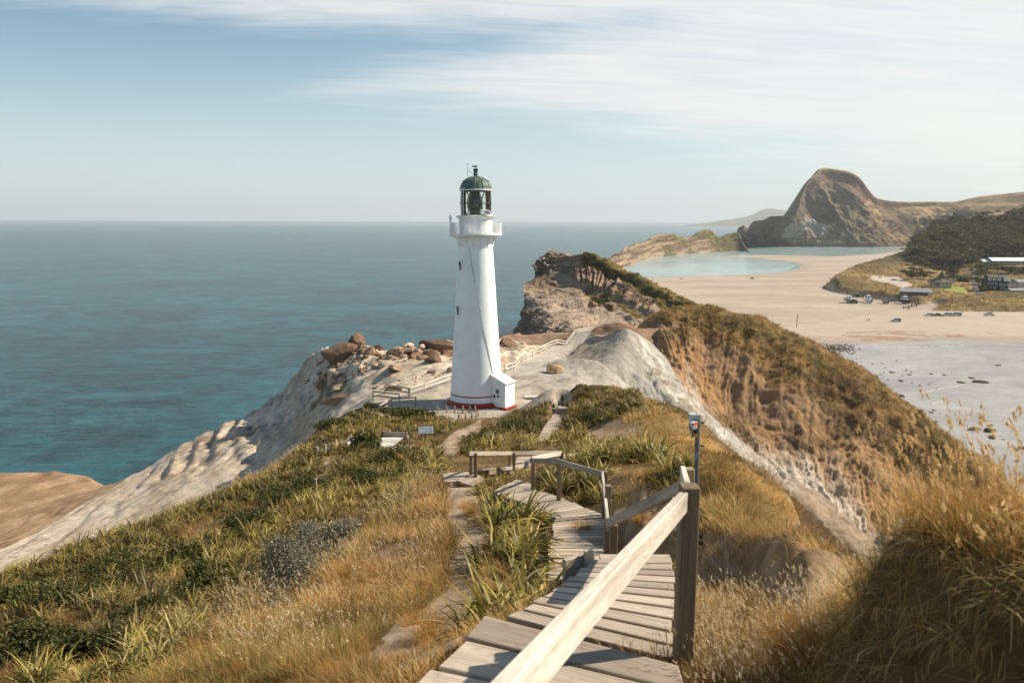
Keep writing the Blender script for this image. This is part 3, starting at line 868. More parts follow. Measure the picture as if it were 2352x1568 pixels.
# ------------------------------------------------------------------ layered rock reef
def make_reef():
    rows = [
        [('w', 30, 420, -3), ('w', 50, 420, -3), ('w', 70, 410, -2), ('w', 95, 380, -2), ('w', 105, 340, -1), ('w', 100, 300, 1), ('w', 90, 262, 1)],
        [(1232, 622, 345), (1268, 588, 350), (1340, 596, 345), (1378, 594, 330), (1450, 628, 305), (1560, 682, 270), (1660, 722, 235)],
        [(1228, 636, 335), (1272, 622, 335), (1332, 628, 325), (1372, 622, 315), (1440, 652, 290), (1545, 704, 255), (1630, 738, 222)],
        [(1205, 655, 315), (1262, 655, 312), (1330, 648, 308), (1365, 648, 300), (1425, 676, 277), (1520, 722, 246), (1590, 745, 215)],
        [(1202, 668, 300), (1262, 680, 288), (1325, 672, 288), (1362, 690, 276), (1415, 702, 262), (1500, 742, 232), (1550, 756, 205)],
        [(1206, 688, 288), (1262, 704, 268), (1330, 712, 258), (1395, 726, 246), (1455, 742, 232), (1505, 757, 212), (1530, 768, 195)],
        [(1195, 712, 280), (1240, 722, 258), (1310, 742, 236), (1380, 756, 220), (1430, 762, 205), (1475, 768, 192), (1500, 776, 182)],
        [(1186, 752, 275), (1225, 760, 245), (1300, 772, 215), (1360, 778, 200), (1400, 782, 188), (1440, 786, 178), (1470, 790, 170)],
        [(1170, 790, 262), (1210, 795, 230), (1290, 805, 198), (1340, 808, 184), (1380, 812, 174), (1420, 815, 164), (1440, 820, 156)],
    ]
    def strat(g):
        return g[..., 2] - 0.10 * g[..., 0] + 0.05 * g[..., 1]
    def disp(g, S, T, n):
        q = np.stack([g[..., 0] * 0.03, g[..., 1] * 0.03, strat(g) * 0.75], -1)
        lay = fbm(q, 4, 3, 0.6)
        stp = np.round(lay * 5) / 5
        joints = fbm(np.stack([S * 46, S * 0 + np.floor(strat(g) * 0.22), S * 0], -1), 2, 6, 0.5, True)
        wall = sstep(0.27, 0.31, T) * sstep(0.45, 0.41, T) * sstep(0.25, 0.32, S) * sstep(0.85, 0.78, S)
        ctop = sstep(0.11, 0.16, T)
        return ctop * (stp * 1.5 + fbm(g * 0.07, 5, 5, 0.6) * 3.0 + fbm(g * np.array((0.12, 0.12, 0.5)), 4, 8, 0.5) * 0.9) + wall * (1.5 + joints * 1.1)
    def color(g, S, T, n):
        q = np.stack([g[..., 0] * 0.02, g[..., 1] * 0.02, strat(g) * 0.8], -1)
        a = fbm(q, 5, 11)
        c = lerp((0.43, 0.31, 0.21), (0.26, 0.17, 0.11), sstep(-0.3, 0.25, a))
        flat = sstep(0.55, 0.85, n[..., 2])
        c = lerp(c, (0.46, 0.35, 0.25), flat * 0.6)
        ledge = np.exp(-((T - 0.63 - 0.05 * fbm(g * 0.04, 3, 31)) / 0.085) ** 2) * sstep(0.02, 0.10, S)
        c = lerp(c, (0.47, 0.36, 0.26), ledge * 0.75)
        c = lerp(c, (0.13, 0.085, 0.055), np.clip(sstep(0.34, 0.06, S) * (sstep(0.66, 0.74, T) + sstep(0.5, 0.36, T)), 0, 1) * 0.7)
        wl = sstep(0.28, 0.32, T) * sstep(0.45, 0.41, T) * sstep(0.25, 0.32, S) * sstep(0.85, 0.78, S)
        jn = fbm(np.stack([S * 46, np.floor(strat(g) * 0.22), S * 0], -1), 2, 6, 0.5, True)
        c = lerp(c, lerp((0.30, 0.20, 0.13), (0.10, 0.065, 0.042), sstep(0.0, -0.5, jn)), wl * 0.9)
        gr = sstep(0.30, 0.42, S) * sstep(0.32, 0.24, T + 0.07 * fbm(g * 0.06, 3, 17) - 0.06 * S) * 1.5
        gr2 = np.exp(-(((S - 0.62) / 0.22) ** 2 + ((T - 0.49) / 0.06) ** 2)) * 1.5
        gg = np.clip(gr + gr2 - 0.35 + 0.5 * fbm(g * 0.12, 4, 19), 0, 1)
        gcol = lerp((0.20, 0.15, 0.05), (0.085, 0.085, 0.028), sstep(-0.2, 0.2, fbm(g * 0.2, 4, 23)))
        return lerp(c, gcol, sstep(0.2, 0.6, gg))
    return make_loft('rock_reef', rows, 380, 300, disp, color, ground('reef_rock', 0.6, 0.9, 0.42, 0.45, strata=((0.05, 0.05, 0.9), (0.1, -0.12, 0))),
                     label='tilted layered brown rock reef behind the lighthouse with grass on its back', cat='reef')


reef, reef_g, reef_n = make_reef()


# ------------------------------------------------------------------ rock island across the lagoon
def make_island():
    top = [(1392, 600), (1426, 578), (1455, 560), (1488, 552), (1510, 538), (1545, 541), (1580, 546), (1602, 536), (1634, 531), (1650, 546), (1690, 536), (1702, 552), (1716, 577)]
    dt = [860, 930, 980, 1010, 1030, 1050, 1070, 1085, 1095, 1100, 1105, 1108, 1110]
    base = [(1405, 618), (1445, 612), (1470, 600), (1500, 594), (1520, 590), (1548, 588), (1580, 584), (1606, 582), (1640, 580), (1660, 579), (1692, 578), (1712, 579), (1730, 582)]
    dt = [Pz(u, v, -0.6)[1] + 62 for u, v in base]
    T3 = [P(u, v, d) for (u, v), d in zip(top, dt)]
    back = [('w', t[0] + 14, t[1] + 70, -3) for t in T3]
    m0 = [('w', t[0] + 5, t[1] + 30, max(t[2] - 6, -2)) for t in T3]
    m1 = [(1394, 601), (1428, 584), (1456, 568), (1490, 562), (1512, 552), (1545, 556), (1580, 560), (1602, 553), (1634, 549), (1652, 556), (1688, 552), (1704, 562), (1718, 578)]
    m2 = [(1398, 604), (1432, 592), (1460, 577), (1492, 574), (1515, 568), (1545, 571), (1580, 570), (1604, 567), (1636, 565), (1655, 568), (1690, 566), (1708, 571), (1722, 580)]
    r1 = [(u, v, d - 16) for (u, v), d in zip(m1, dt)]
    r2 = [(u, v, d - 36) for (u, v), d in zip(m2, dt)]
    r3 = [('z', u, v, -0.6) for u, v in base]
    def disp(g, S, T, n):
        st = g[..., 2] - 0.12 * g[..., 0]
        lay = np.round(fbm(np.stack([g[..., 0] * 0.012, g[..., 1] * 0.012, st * 0.32], -1), 3, 3) * 5) / 5
        return (lay * 4.0 + fbm(g * 0.06, 4, 5, 0.6, True) * 2.2) * sstep(0.0, 0.2, T) * sstep(1.0, 0.85, T)
    def color(g, S, T, n):
        st = g[..., 2] - 0.12 * g[..., 0]
        a = fbm(np.stack([g[..., 0] * 0.01, g[..., 1] * 0.01, st * 0.35], -1), 4, 11)
        c = lerp((0.36, 0.265, 0.18), (0.17, 0.115, 0.075), sstep(-0.25, 0.3, a))
        gr = sstep(0.62, 0.70, S) * sstep(0.97, 0.9, S) * sstep(0.42, 0.52, T)
        gr = gr + 0.8 * sstep(0.0, 0.3, fbm(g * 0.03, 4, 19)) * sstep(0.25, 0.4, S)
        return lerp(c, lerp((0.11, 0.10, 0.035), (0.20, 0.155, 0.06), sstep(-0.1, 0.4, fbm(g * 0.08, 3, 21))), np.clip(gr, 0, 1))
    return make_loft('rock_island', [back, m0, [(u, v, d) for (u, v), d in zip(top, dt)], r1, r2, r3], 300, 130, disp, color, ground('island_rock', 0.2, 0.9, 0.40, 1.2, strata=((0.02, 0.02, 0.35), (0, -0.12, 0))),
                     label='low layered rock island with green slope across the lagoon', cat='island')


make_island()


# ------------------------------------------------------------------ castle-shaped hill and the hills beyond
def make_hill():
    top = [(1712, 537), (1727, 512), (1752, 507), (1768, 499), (1800, 497), (1826, 490), (1834, 470), (1840, 448), (1853, 418), (1868, 404), (1884, 387), (1912, 388), (1950, 395), (1972, 408), (1990, 432), (2012, 455), (2060, 464), (2140, 464), (2190, 464), (2250, 452), (2360, 440), (2480, 420)]
    dt = [1540, 1550, 1560, 1575, 1590, 1610, 1640, 1670, 1700, 1720, 1745, 1760, 1770, 1780, 1790, 1800, 1850, 1900, 1900, 1880, 1850, 1800]
    T3 = [P(u, v, d) for (u, v), d in zip(top, dt)]
    back = [('w', t[0] + 80, t[1] + 500, -10) for t in T3]
    b2 = [('w', t[0] + 20, t[1] + 140, t[2] - 40) for t in T3]
    base_u = np.interp(np.arange(len(top)), [0, 5, 10, 15, 18, 21], [1705, 1768, 1900, 2010, 2110, 2480])
    base = [(u, np.interp(u, [1690, 1800, 2000, 2090, 2200, 2480], [562, 567, 568, 567, 585, 600])) for u in base_u]
    B3 = [Pz(u, v, -0.5) for u, v in base]
    def row(f, bu=0.0, push=0.0):
        out = []
        for i, (t, b) in enumerate(zip(T3, B3)):
            q = t * (1 - f) + b * f
            # a steep upper face, a long apron below
            k = 0.10 * math.sin(math.pi * f)
            q[2] -= (t[2]) * k * (1.0 if 5 < i < 16 else 0.3)
            out.append(('w',) + tuple(q))
        return out
    rows = [back, b2, [('w',) + tuple(t) for t in T3], row(0.14), row(0.34), row(0.6), row(0.82), [('w',) + tuple(b) for b in B3]]
    def disp(g, S, T, n):
        face = sstep(0.30, 0.62, T) * sstep(1.0, 0.93, T)
        spur = fbm(np.stack([g[..., 0] * 0.016 + g[..., 2] * 0.008, g[..., 1] * 0.004, g[..., 2] * 0.003], -1), 4, 3, 0.55, True)
        return face * (spur * 15 * sstep(0.75, 0.45, S) + fbm(g * 0.012, 5, 7, 0.55) * 24 + fbm(g * 0.03, 4, 17, 0.5, True) * 6 + np.round(fbm(np.stack([g[..., 0] * 0.006, g[..., 1] * 0.006, g[..., 2] * 0.045], -1), 3, 19) * 5) / 5 * 7 * sstep(0.55, 0.35, S)) + fbm(g * 0.08, 3, 9) * 1.2 * sstep(0.29, 0.34, T)
    def color(g, S, T, n):
        rock, grass, green, pale = (0.20, 0.14, 0.10), (0.43, 0.335, 0.155), (0.20, 0.165, 0.075), (0.30, 0.265, 0.235)
        a = fbm(g * 0.014, 5, 11)
        c = lerp(grass, green, sstep(-0.15, 0.3, a))
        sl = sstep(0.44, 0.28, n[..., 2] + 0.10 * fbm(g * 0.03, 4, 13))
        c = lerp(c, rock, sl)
        u, v = proj(g)
        w = fbm(g * 0.02, 4, 15) * 16
        cl = in_poly(u + w, v + w, [(1826, 1)]) if False else in_poly(u + w, v + w, [(1795, 545), (1815, 515), (1860, 500), (1900, 520), (1910, 545), (1880, 552), (1860, 530), (1840, 545)])
        c = np.where(cl[..., None], pale, c)
        west_shade = in_poly(u + w * 0.5, v, [(1650, 600), (1690, 520), (1760, 495), (1825, 485), (1850, 410), (1868, 408), (1890, 440), (1930, 500), (1900, 520), (1790, 560), (1700, 580)])
        c = np.where((west_shade & ~cl)[..., None], lerp((0.17, 0.125, 0.095), (0.11, 0.08, 0.06), sstep(-0.2, 0.3, a)), c)  # shade on the seaward cliff put into its colour
        band = in_poly(u + w * 0.4, v + w * 0.4, [(1905, 395), (1960, 402), (1985, 425), (2005, 455), (1985, 470), (1950, 455), (1930, 420)])
        c = np.where(band[..., None], lerp(rock, (0.13, 0.095, 0.07), sstep(-0.1, 0.3, a)), c)
        sc = sstep(0.05, 0.25, fbm(g * 0.025, 4, 33)) * (g[..., 2] < 70) * (u > 1900)
        c = lerp(c, (0.10, 0.09, 0.045), sc * 0.75)
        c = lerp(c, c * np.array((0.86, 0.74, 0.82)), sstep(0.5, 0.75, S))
        return c
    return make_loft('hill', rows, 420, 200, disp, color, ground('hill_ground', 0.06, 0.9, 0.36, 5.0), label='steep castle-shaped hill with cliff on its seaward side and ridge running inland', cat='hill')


make_hill()


def make_far_hills():
    g = []
    for k, (u, h) in enumerate(((1560, 0), (1600, 35), (1640, 60), (1690, 95), (1720, 150), (1750, 230), (1770, 235), (1800, 205), (1830, 170), (1900, 150), (2000, 150), (2150, 120), (2400, 100))):
        d = ray(u, 509)
        y = 11000.0
        x = d[0] / d[1] * y
        g.append([(x, y - 700, -2), (x, y - 350, h * 0.45), (x + 50, y, h), (x + 80, y + 900, -2)])
    g = catmull(np.array(g, float), 90)
    g[:, 1:3, 2] = np.maximum(g[:, 1:3, 2] + fbm(g[:, 1:3] * 0.002, 4, 3) * 25 * (g[:, 1:3, 2] > 10), -2)
    c = np.full((90 * 4, 3), (0.16, 0.14, 0.08))
    o = mesh_object('far_hills', g.reshape(-1, 3), grid_faces(90, 4), ground('far_hill_ground', 0.01, 0.3, 0.2, 5.0), smooth=True, col=c)
    tag(o, 'faint blue line of hills on the horizon', 'hills', kind='structure')


make_far_hills()

# small sea stack at the foot of the hill
def rock_mesh(c, size, seed, n=4, squash=1.0, detail=0.35, name='boulder', mat=None, col=None, rz=0.0, tilt=0.0):
    bm = bmesh.new()
    bmesh.ops.create_icosphere(bm, subdivisions=n, radius=1.0)
    v = np.array([q.co[:] for q in bm.verts])
    f = np.array([[w.index for w in q.verts] for q in bm.faces])
    bm.free()
    d = fbm(v * 1.1 + seed * 7.3, 3, seed) * 0.55 + np.round(fbm(v * 1.7 + seed * 3.1, 3, seed + 5) * 4) / 4 * detail + fbm(v * 5, 3, seed + 9) * 0.10
    v = v * (1 + d * 0.6)[:, None]
    rr = np.random.default_rng(seed + 900)
    for _ in range(16):                        # broken faces
        nn = rr.normal(0, 1, 3); nn /= np.linalg.norm(nn)
        q = np.maximum(v @ nn - rr.uniform(0.58, 0.88), 0)
        v = v - q[:, None] * nn * 0.94
    v = v + (v / (np.linalg.norm(v, axis=1)[:, None] + 1e-6)) * (fbm(v * 4 + seed, 4, seed + 7, 0.6) * 0.07)[:, None]
    v[:, 2] = np.maximum(v[:, 2], -0.75)
    v = v * np.asarray(size) / 2
    ca, sa = math.cos(tilt), math.sin(tilt)
    v = v @ np.array(((ca, 0, sa), (0, 1, 0), (-sa, 0, ca))).T
    ca, sa = math.cos(rz), math.sin(rz)
    v = v @ np.array(((ca, -sa, 0), (sa, ca, 0), (0, 0, 1))).T
    cc = lerp(col or (0.30, 0.20, 0.125), (0.13, 0.085, 0.055), sstep(-0.1, 0.45, fbm(v * (2.0 / max(size)) + seed, 4, seed + 3)))
    return mesh_object(name, v + np.array(c), f, mat, col=cc, origin=c, smooth=False)


BOULDER = ground('boulder_rock', 1.4, 0.7, 0.3, 0.12)
BOULDER_BIG = ground('sea_stack_rock', 0.12, 0.6, 0.25, 1.5)
q = Pz(1703, 562, 0.0)
tag(rock_mesh(q + np.array((0, 0, 14)), (34, 34, 60), 5, 5, name='sea_stack', mat=BOULDER_BIG, col=(0.2, 0.14, 0.1)), 'dark pointed sea stack at the foot of the castle-shaped hill', 'sea stack')

# ------------------------------------------------------------------ sea, lagoon, tidal flat, beach
def water(name, wave_dark, shallow, rough, waves, bump, spec=0.5, var_scale=0.01, hi=0.76, swell_shade=False):
    m, t, b = mat_base(name)
    p = t.n('ShaderNodeTexCoord').outputs['Object']
    n1 = t.noise(t.mapping(p, scale=(0.9, 1.3, 1), rot=(0, 0, R_(20))), waves, 7.0, 0.66, 0.4)
    n2 = t.noise(t.mapping(p, scale=(0.5, 1.8, 1), rot=(0, 0, R_(-12))), waves * 4.3, 5.0, 0.6)
    n3 = t.noise(p, var_scale, 5.0, 0.6, 0.5)
    n4 = t.noise(t.mapping(p, scale=(0.8, 1.3, 1), rot=(0, 0, R_(14))), waves * 0.30, 6.0, 0.7, 0.6)
    k = t.math('MULTIPLY_ADD', n4, 0.6, t.math('MULTIPLY', n1, 0.55))
    c = t.mix(t.ramp(k, 0.44, hi), wave_dark + (1,), shallow + (1,))
    if swell_shade:
        w = t.noise(t.mapping(p, scale=(0.8, 1.25, 1), rot=(0, 0, R_(18))), 0.012, 12.0, 0.80, 0.3)
        w2 = t.noise(t.mapping(p, scale=(0.9, 1.1, 1), rot=(0, 0, R_(12))), 0.07, 8.0, 0.82, 0.2)
        w = t.math('MULTIPLY_ADD', w2, 0.55, t.math('MULTIPLY', w, 0.45))
        c = t.mix(t.ramp(w, 0.42, 0.60), wave_dark + (1,), shallow + (1,))  # light and dark of the ripples put into the colour, not water depth
    c = t.mix(t.math('MULTIPLY', t.ramp(n3, 0.42, 0.68), 0.55), c, tuple(q * 0.55 for q in wave_dark) + (1,))
    t.put(b.inputs['Base Color'], c)
    b.inputs['Roughness'].default_value = rough
    b.inputs['IOR'].default_value = 1.33
    b.inputs['Specular IOR Level'].default_value = spec
    bp = t.n('ShaderNodeBump'); bp.inputs['Strength'].default_value = bump; bp.inputs['Distance'].default_value = 1.0
    t.put(bp.inputs['Height'], t.math('MULTIPLY_ADD', n2, 0.22, t.math('MULTIPLY_ADD', n4, 1.5, n1)))
    t.put(b.inputs['Normal'], bp.outputs[0])
    return m


def make_sea():
    rr = np.array([30, 120, 300, 700, 1500, 3000, 7000, 16000, 40000, 80000.0])
    th = np.linspace(R_(-100), R_(100), 61)
    T, RR = np.meshgrid(th, rr)
    g = np.stack([np.sin(T) * RR, np.cos(T) * RR, RR * 0], -1)
    o = mesh_object('sea', g.reshape(-1, 3), grid_faces(len(rr), 61), water('sea_water', (0.001, 0.028, 0.038), (0.010, 0.118, 0.150), 0.20, 0.22, 1.0, 0.20, hi=0.68, swell_shade=True))
    tag(o, 'open blue-green sea reaching to the horizon', 'sea', kind='structure')


make_sea()

SHORE = [(1300, 690), (1400, 655), (1480, 637), (1560, 635), (1640, 633), (1740, 630), (1800, 625), (1832, 616), (1834, 607), (1800, 599), (1740, 593), (1690, 590), (1640, 590),
         (1690, 586.5), (1750, 585.5), (1830, 587), (1900, 589), (1990, 585), (2050, 578), (2090, 572), (2110, 566), (2300, 563), (2900, 570), (3200, 640), (3200, 830),
         (2352, 789), (2240, 783), (2174, 778), (2086, 785), (1976, 789), (1866, 792), (1760, 800), (1600, 810), (1400, 730)]


def make_beach():
    S3 = np.array([Pz(u, v, 0.0)[:2] for u, v in SHORE])
    nth, nr = 520, 420
    th = np.linspace(R_(5), R_(52), nth)
    lr = np.linspace(math.log(170), math.log(1750), nr)
    T, L = np.meshgrid(th, lr)
    X, Y = np.sin(T) * np.exp(L), np.cos(T) * np.exp(L)
    wob = fbm(np.stack([X * 0.02, Y * 0.02, X * 0], -1), 4, 3)
    ins = in_poly(X, Y, [tuple(q) for q in S3])
    d = seg_dist(X, Y, [tuple(q) for q in S3] + [tuple(S3[0])]) * np.where(ins, 1, -1) + wob * 6
    Z = np.where(d > 0, 1.9 * (1 - np.exp(-np.maximum(d, 0) / 60)), np.maximum(d * 0.03, -3.0))
    Z = Z + fbm(np.stack([X * 0.05, Y * 0.05, X * 0], -1), 3, 5) * 0.05 * sstep(5, 40, d)
    g = np.stack([X, Y, Z], -1)
    dry, wet = (0.46, 0.375, 0.295), (0.34, 0.28, 0.225)
    a = fbm(np.stack([X * 0.012, Y * 0.03, X * 0], -1), 5, 7)
    c = lerp(dry, (0.385, 0.305, 0.235), sstep(-0.2, 0.4, a))
    wetf = sstep(22, 2, d + 14 * fbm(np.stack([X * 0.012, Y * 0.04, X * 0], -1), 4, 9))
    c = lerp(c, wet, wetf * 0.75)
    tr = 0
    for k in range(16):                         # wheel tracks along the sand
        x0, y0 = RNG.uniform(140, 330), RNG.uniform(330, 620)
        an = RNG.uniform(-0.5, 0.9)
        line = [(x0 + s * math.cos(an + 0.002 * s), y0 + s * math.sin(an + 0.002 * s)) for s in np.linspace(-90, 130, 8)]
        dd = seg_dist(X, Y, line)
        tr = np.maximum(tr, sstep(1.1, 0.5, np.abs(dd - 0.9)))
    c = lerp(c, (0.40, 0.29, 0.2), np.clip(tr, 0, 1) * 0.45)
    u, v = proj(g)
    weed = in_poly(u, v, [(1930, 768), (2060, 760), (2180, 758), (2220, 772), (2120, 785), (1990, 786)])
    wn = fbm(np.stack([X * 0.03, Y * 0.11, X * 0], -1), 5, 13)
    w2 = fbm(np.stack([X * 0.08, Y * 0.35, X * 0], -1), 5, 14)
    c = lerp(c, (0.30, 0.145, 0.09), sstep(0.14, 0.30, w2 + 0.3 * wn) * weed * 0.8)
    drift = sstep(2.0, 0.4, np.abs(d - 26 - 5 * wob)) * (wn > 0.0) * (v > 735)
    c = lerp(c, (0.24, 0.15, 0.09), drift * 0.8)
    m = ground('beach_sand', 0.08, 0.25, 0.10, 0.3, 0.85)
    o = mesh_object('beach', g.reshape(-1, 3), grid_faces(nr, nth), m, smooth=True, col=c.reshape(-1, 3))
    tag(o, 'broad pale sand beach curving round the lagoon', 'beach', kind='structure')
    return d


make_beach()
_S3 = [tuple(Pz(u, v, 0.0)[:2]) for u, v in SHORE]


def beach_z(x, y):
    X, Y = np.array([x]), np.array([y])
    d = seg_dist(X, Y, _S3 + [_S3[0]]) * np.where(in_poly(X, Y, _S3), 1, -1) + fbm(np.stack([X * 0.02, Y * 0.02, X * 0], -1), 4, 3) * 6
    return float(np.where(d > 0, 1.9 * (1 - np.exp(-np.maximum(d, 0) / 60)), np.maximum(d * 0.03, -3.0))[0])


def water_sheet(name, uv, z, mat, label):
    pts = [Pz(u, v, z) for u, v in uv]
    bm = bmesh.new()
    vs = [bm.verts.new(p) for p in pts]
    f = bm.faces.new(vs)
    if f.normal.z < 0: f.normal_flip()
    me = bpy.data.meshes.new(name); bm.to_mesh(me); bm.free()
    me.materials.append(mat)
    o = bpy.data.objects.new(name, me); COL.objects.link(o)
    return tag(o, label, 'water', kind='structure')


water_sheet('lagoon', [(1395, 640), (1420, 612), (1480, 594), (1540, 583), (1640, 578), (1716, 574), (1722, 562), (1800, 558), (2120, 558), (2120, 590), (1850, 630), (1600, 645)], 0.03,
            water('lagoon_water', (0.27, 0.39, 0.385), (0.40, 0.48, 0.465), 0.18, 0.16, 0.10, 0.4, 0.012), 'shallow pale turquoise lagoon behind the rock island')
water_sheet('tidal_pool', [(1700, 835), (1840, 770), (2000, 766), (2352, 760), (3200, 800), (3400, 1500), (2300, 1500), (2000, 1200)], 0.03,
            water('tidal_water', (0.31, 0.285, 0.26), (0.44, 0.415, 0.39), 0.22, 0.30, 0.16, 0.45, 0.03), 'silver-grey shallow water over the tidal flat')


def make_foam():
    mb = MB()
    def line(pts, w, z=0.07, br=1.0):
        q = catmull(np.array([Pz(u, v, z) for u, v in pts]), 70)
        for i in range(len(q) - 1):
            if RNG.random() < br * 0.35: continue
            a, b = q[i], q[i + 1]
            d = b - a; s = np.array((-d[1], d[0], 0)); s /= np.linalg.norm(s) + 1e-9
            w0, w1 = w * RNG.uniform(0.05, 0.45), w * RNG.uniform(0.05, 0.45)
            mb.add([a - s * w0, a + s * w1, b + s * w1, b - s * w0], [(0, 1, 2, 3)])
    r3 = lambda x, y: ((3250 + x / 2.613) / 1.7415, (1300 + y / 2.613) / 1.7415)
    line([r3(1130, 715), r3(1220, 690), r3(1330, 665), r3(1450, 650), r3(1540, 630), r3(1600, 612)], 1.0)
    line([r3(1240, 830), r3(1330, 800), r3(1410, 778), r3(1470, 765)], 0.6)
    line([r3(1380, 310), r3(1500, 325), r3(1640, 335), r3(1800, 350)], 1.0)
    line([r3(700, 235), r3(1000, 228), r3(1300, 228), r3(1580, 212)], 1.3)
    line([(1800, 569.5), (1850, 568.5), (1900, 570), (1960, 571)], 2.2)
    line([(1960, 572), (2010, 570), (2050, 570), (2085, 568)], 2.2)
    line([(1990, 577), (2030, 573.5), (2060, 573)], 2.5)
    line([(1700, 625), (1760, 622), (1800, 617), (1826, 609)], 1.8)
    line([(1460, 637), (1540, 635), (1640, 632.5), (1740, 629)], 1.4)
    line([(1716, 570), (1740, 568.5), (1765, 568)], 2.5)
    m = plain('foam_white', (0.78, 0.78, 0.75), 0.6, 0.1, 0.8)
    tag(mb.build('foam', m), 'thin white lines of breaking foam along the shore', 'foam', kind='stuff')


make_foam()

# ------------------------------------------------------------------ materials of built things
M_WHITE = plain('white_paint', (0.86, 0.865, 0.86), 0.5, 0.05, 0.9, bump=0.10)
M_WHITE2 = plain('white_iron', (0.83, 0.83, 0.81), 0.5, 0.12, 3.0)
M_RED = plain('red_paint', (0.42, 0.05, 0.03), 0.55, 0.25, 4.0)
M_COPPER = plain('weathered_copper', (0.115, 0.16, 0.13), 0.6, 0.45, 2.2, 0.2)
M_BRONZE = plain('dark_bronze', (0.085, 0.06, 0.045), 0.5, 0.3, 4.0, 0.5)
M_DARK = plain('dark_metal', (0.02, 0.02, 0.022), 0.4, 0.3, 5.0)
M_STEEL = plain('galvanised_steel', (0.17, 0.162, 0.15), 0.5, 0.25, 9.0, 0.35)
M_CONC = plain('concrete', (0.40, 0.355, 0.30), 0.9, 0.22, 0.8, bump=0.2)
M_PANEL = plain('solar_cell', (0.07, 0.065, 0.10), 0.25, 0.2, 8.0, spec=0.6)
M_WOOD = wood('weathered_deck', (0.50, 0.425, 0.35), (0.30, 0.235, 0.18))
M_RAIL = wood('pale_handrail', (0.66, 0.61, 0.54), (0.45, 0.39, 0.325), stain=0.35)
M_POST = wood('brown_post', (0.34, 0.255, 0.175), (0.20, 0.14, 0.09), stain=0.4)
M_FENCE = wood('white_rail_paint', (0.74, 0.72, 0.68), (0.55, 0.51, 0.46), stain=0.2)
M_GREYW = wood('grey_timber', (0.44, 0.39, 0.33), (0.27, 0.225, 0.18))
M_ROPE = plain('rope', (0.33, 0.29, 0.24), 0.9, 0.3, 20.0)


def glass_mat(name, tint=(0.9, 0.95, 0.93), mixf=0.75):
    m = bpy.data.materials.new(name); m.use_nodes = True
    t = NT(m.node_tree); out = m.node_tree.nodes['Material Output']
    tr = t.n('ShaderNodeBsdfTransparent'); tr.inputs[0].default_value = tint + (1,)
    gl = t.n('ShaderNodeBsdfGlossy'); gl.inputs['Roughness'].default_value = 0.03
    fr = t.n('ShaderNodeFresnel'); fr.inputs[0].default_value = 1.5
    mx = t.n('ShaderNodeMixShader')
    t.put(mx.inputs[0], fr.outputs[0]); t.put(mx.inputs[1], tr.outputs[0]); t.put(mx.inputs[2], gl.outputs[0])
    t.put(out.inputs[0], mx.outputs[0])
    return m


M_GLASS = glass_mat('lantern_glass')
M_LENS = plain('lens_glass', (0.05, 0.085, 0.085), 0.12, 0.5, 5.0, 0.0, 0.9)
M_PANE = plain('window_pane', (0.06, 0.05, 0.05), 0.15, 0.3, 4.0, spec=0.6)


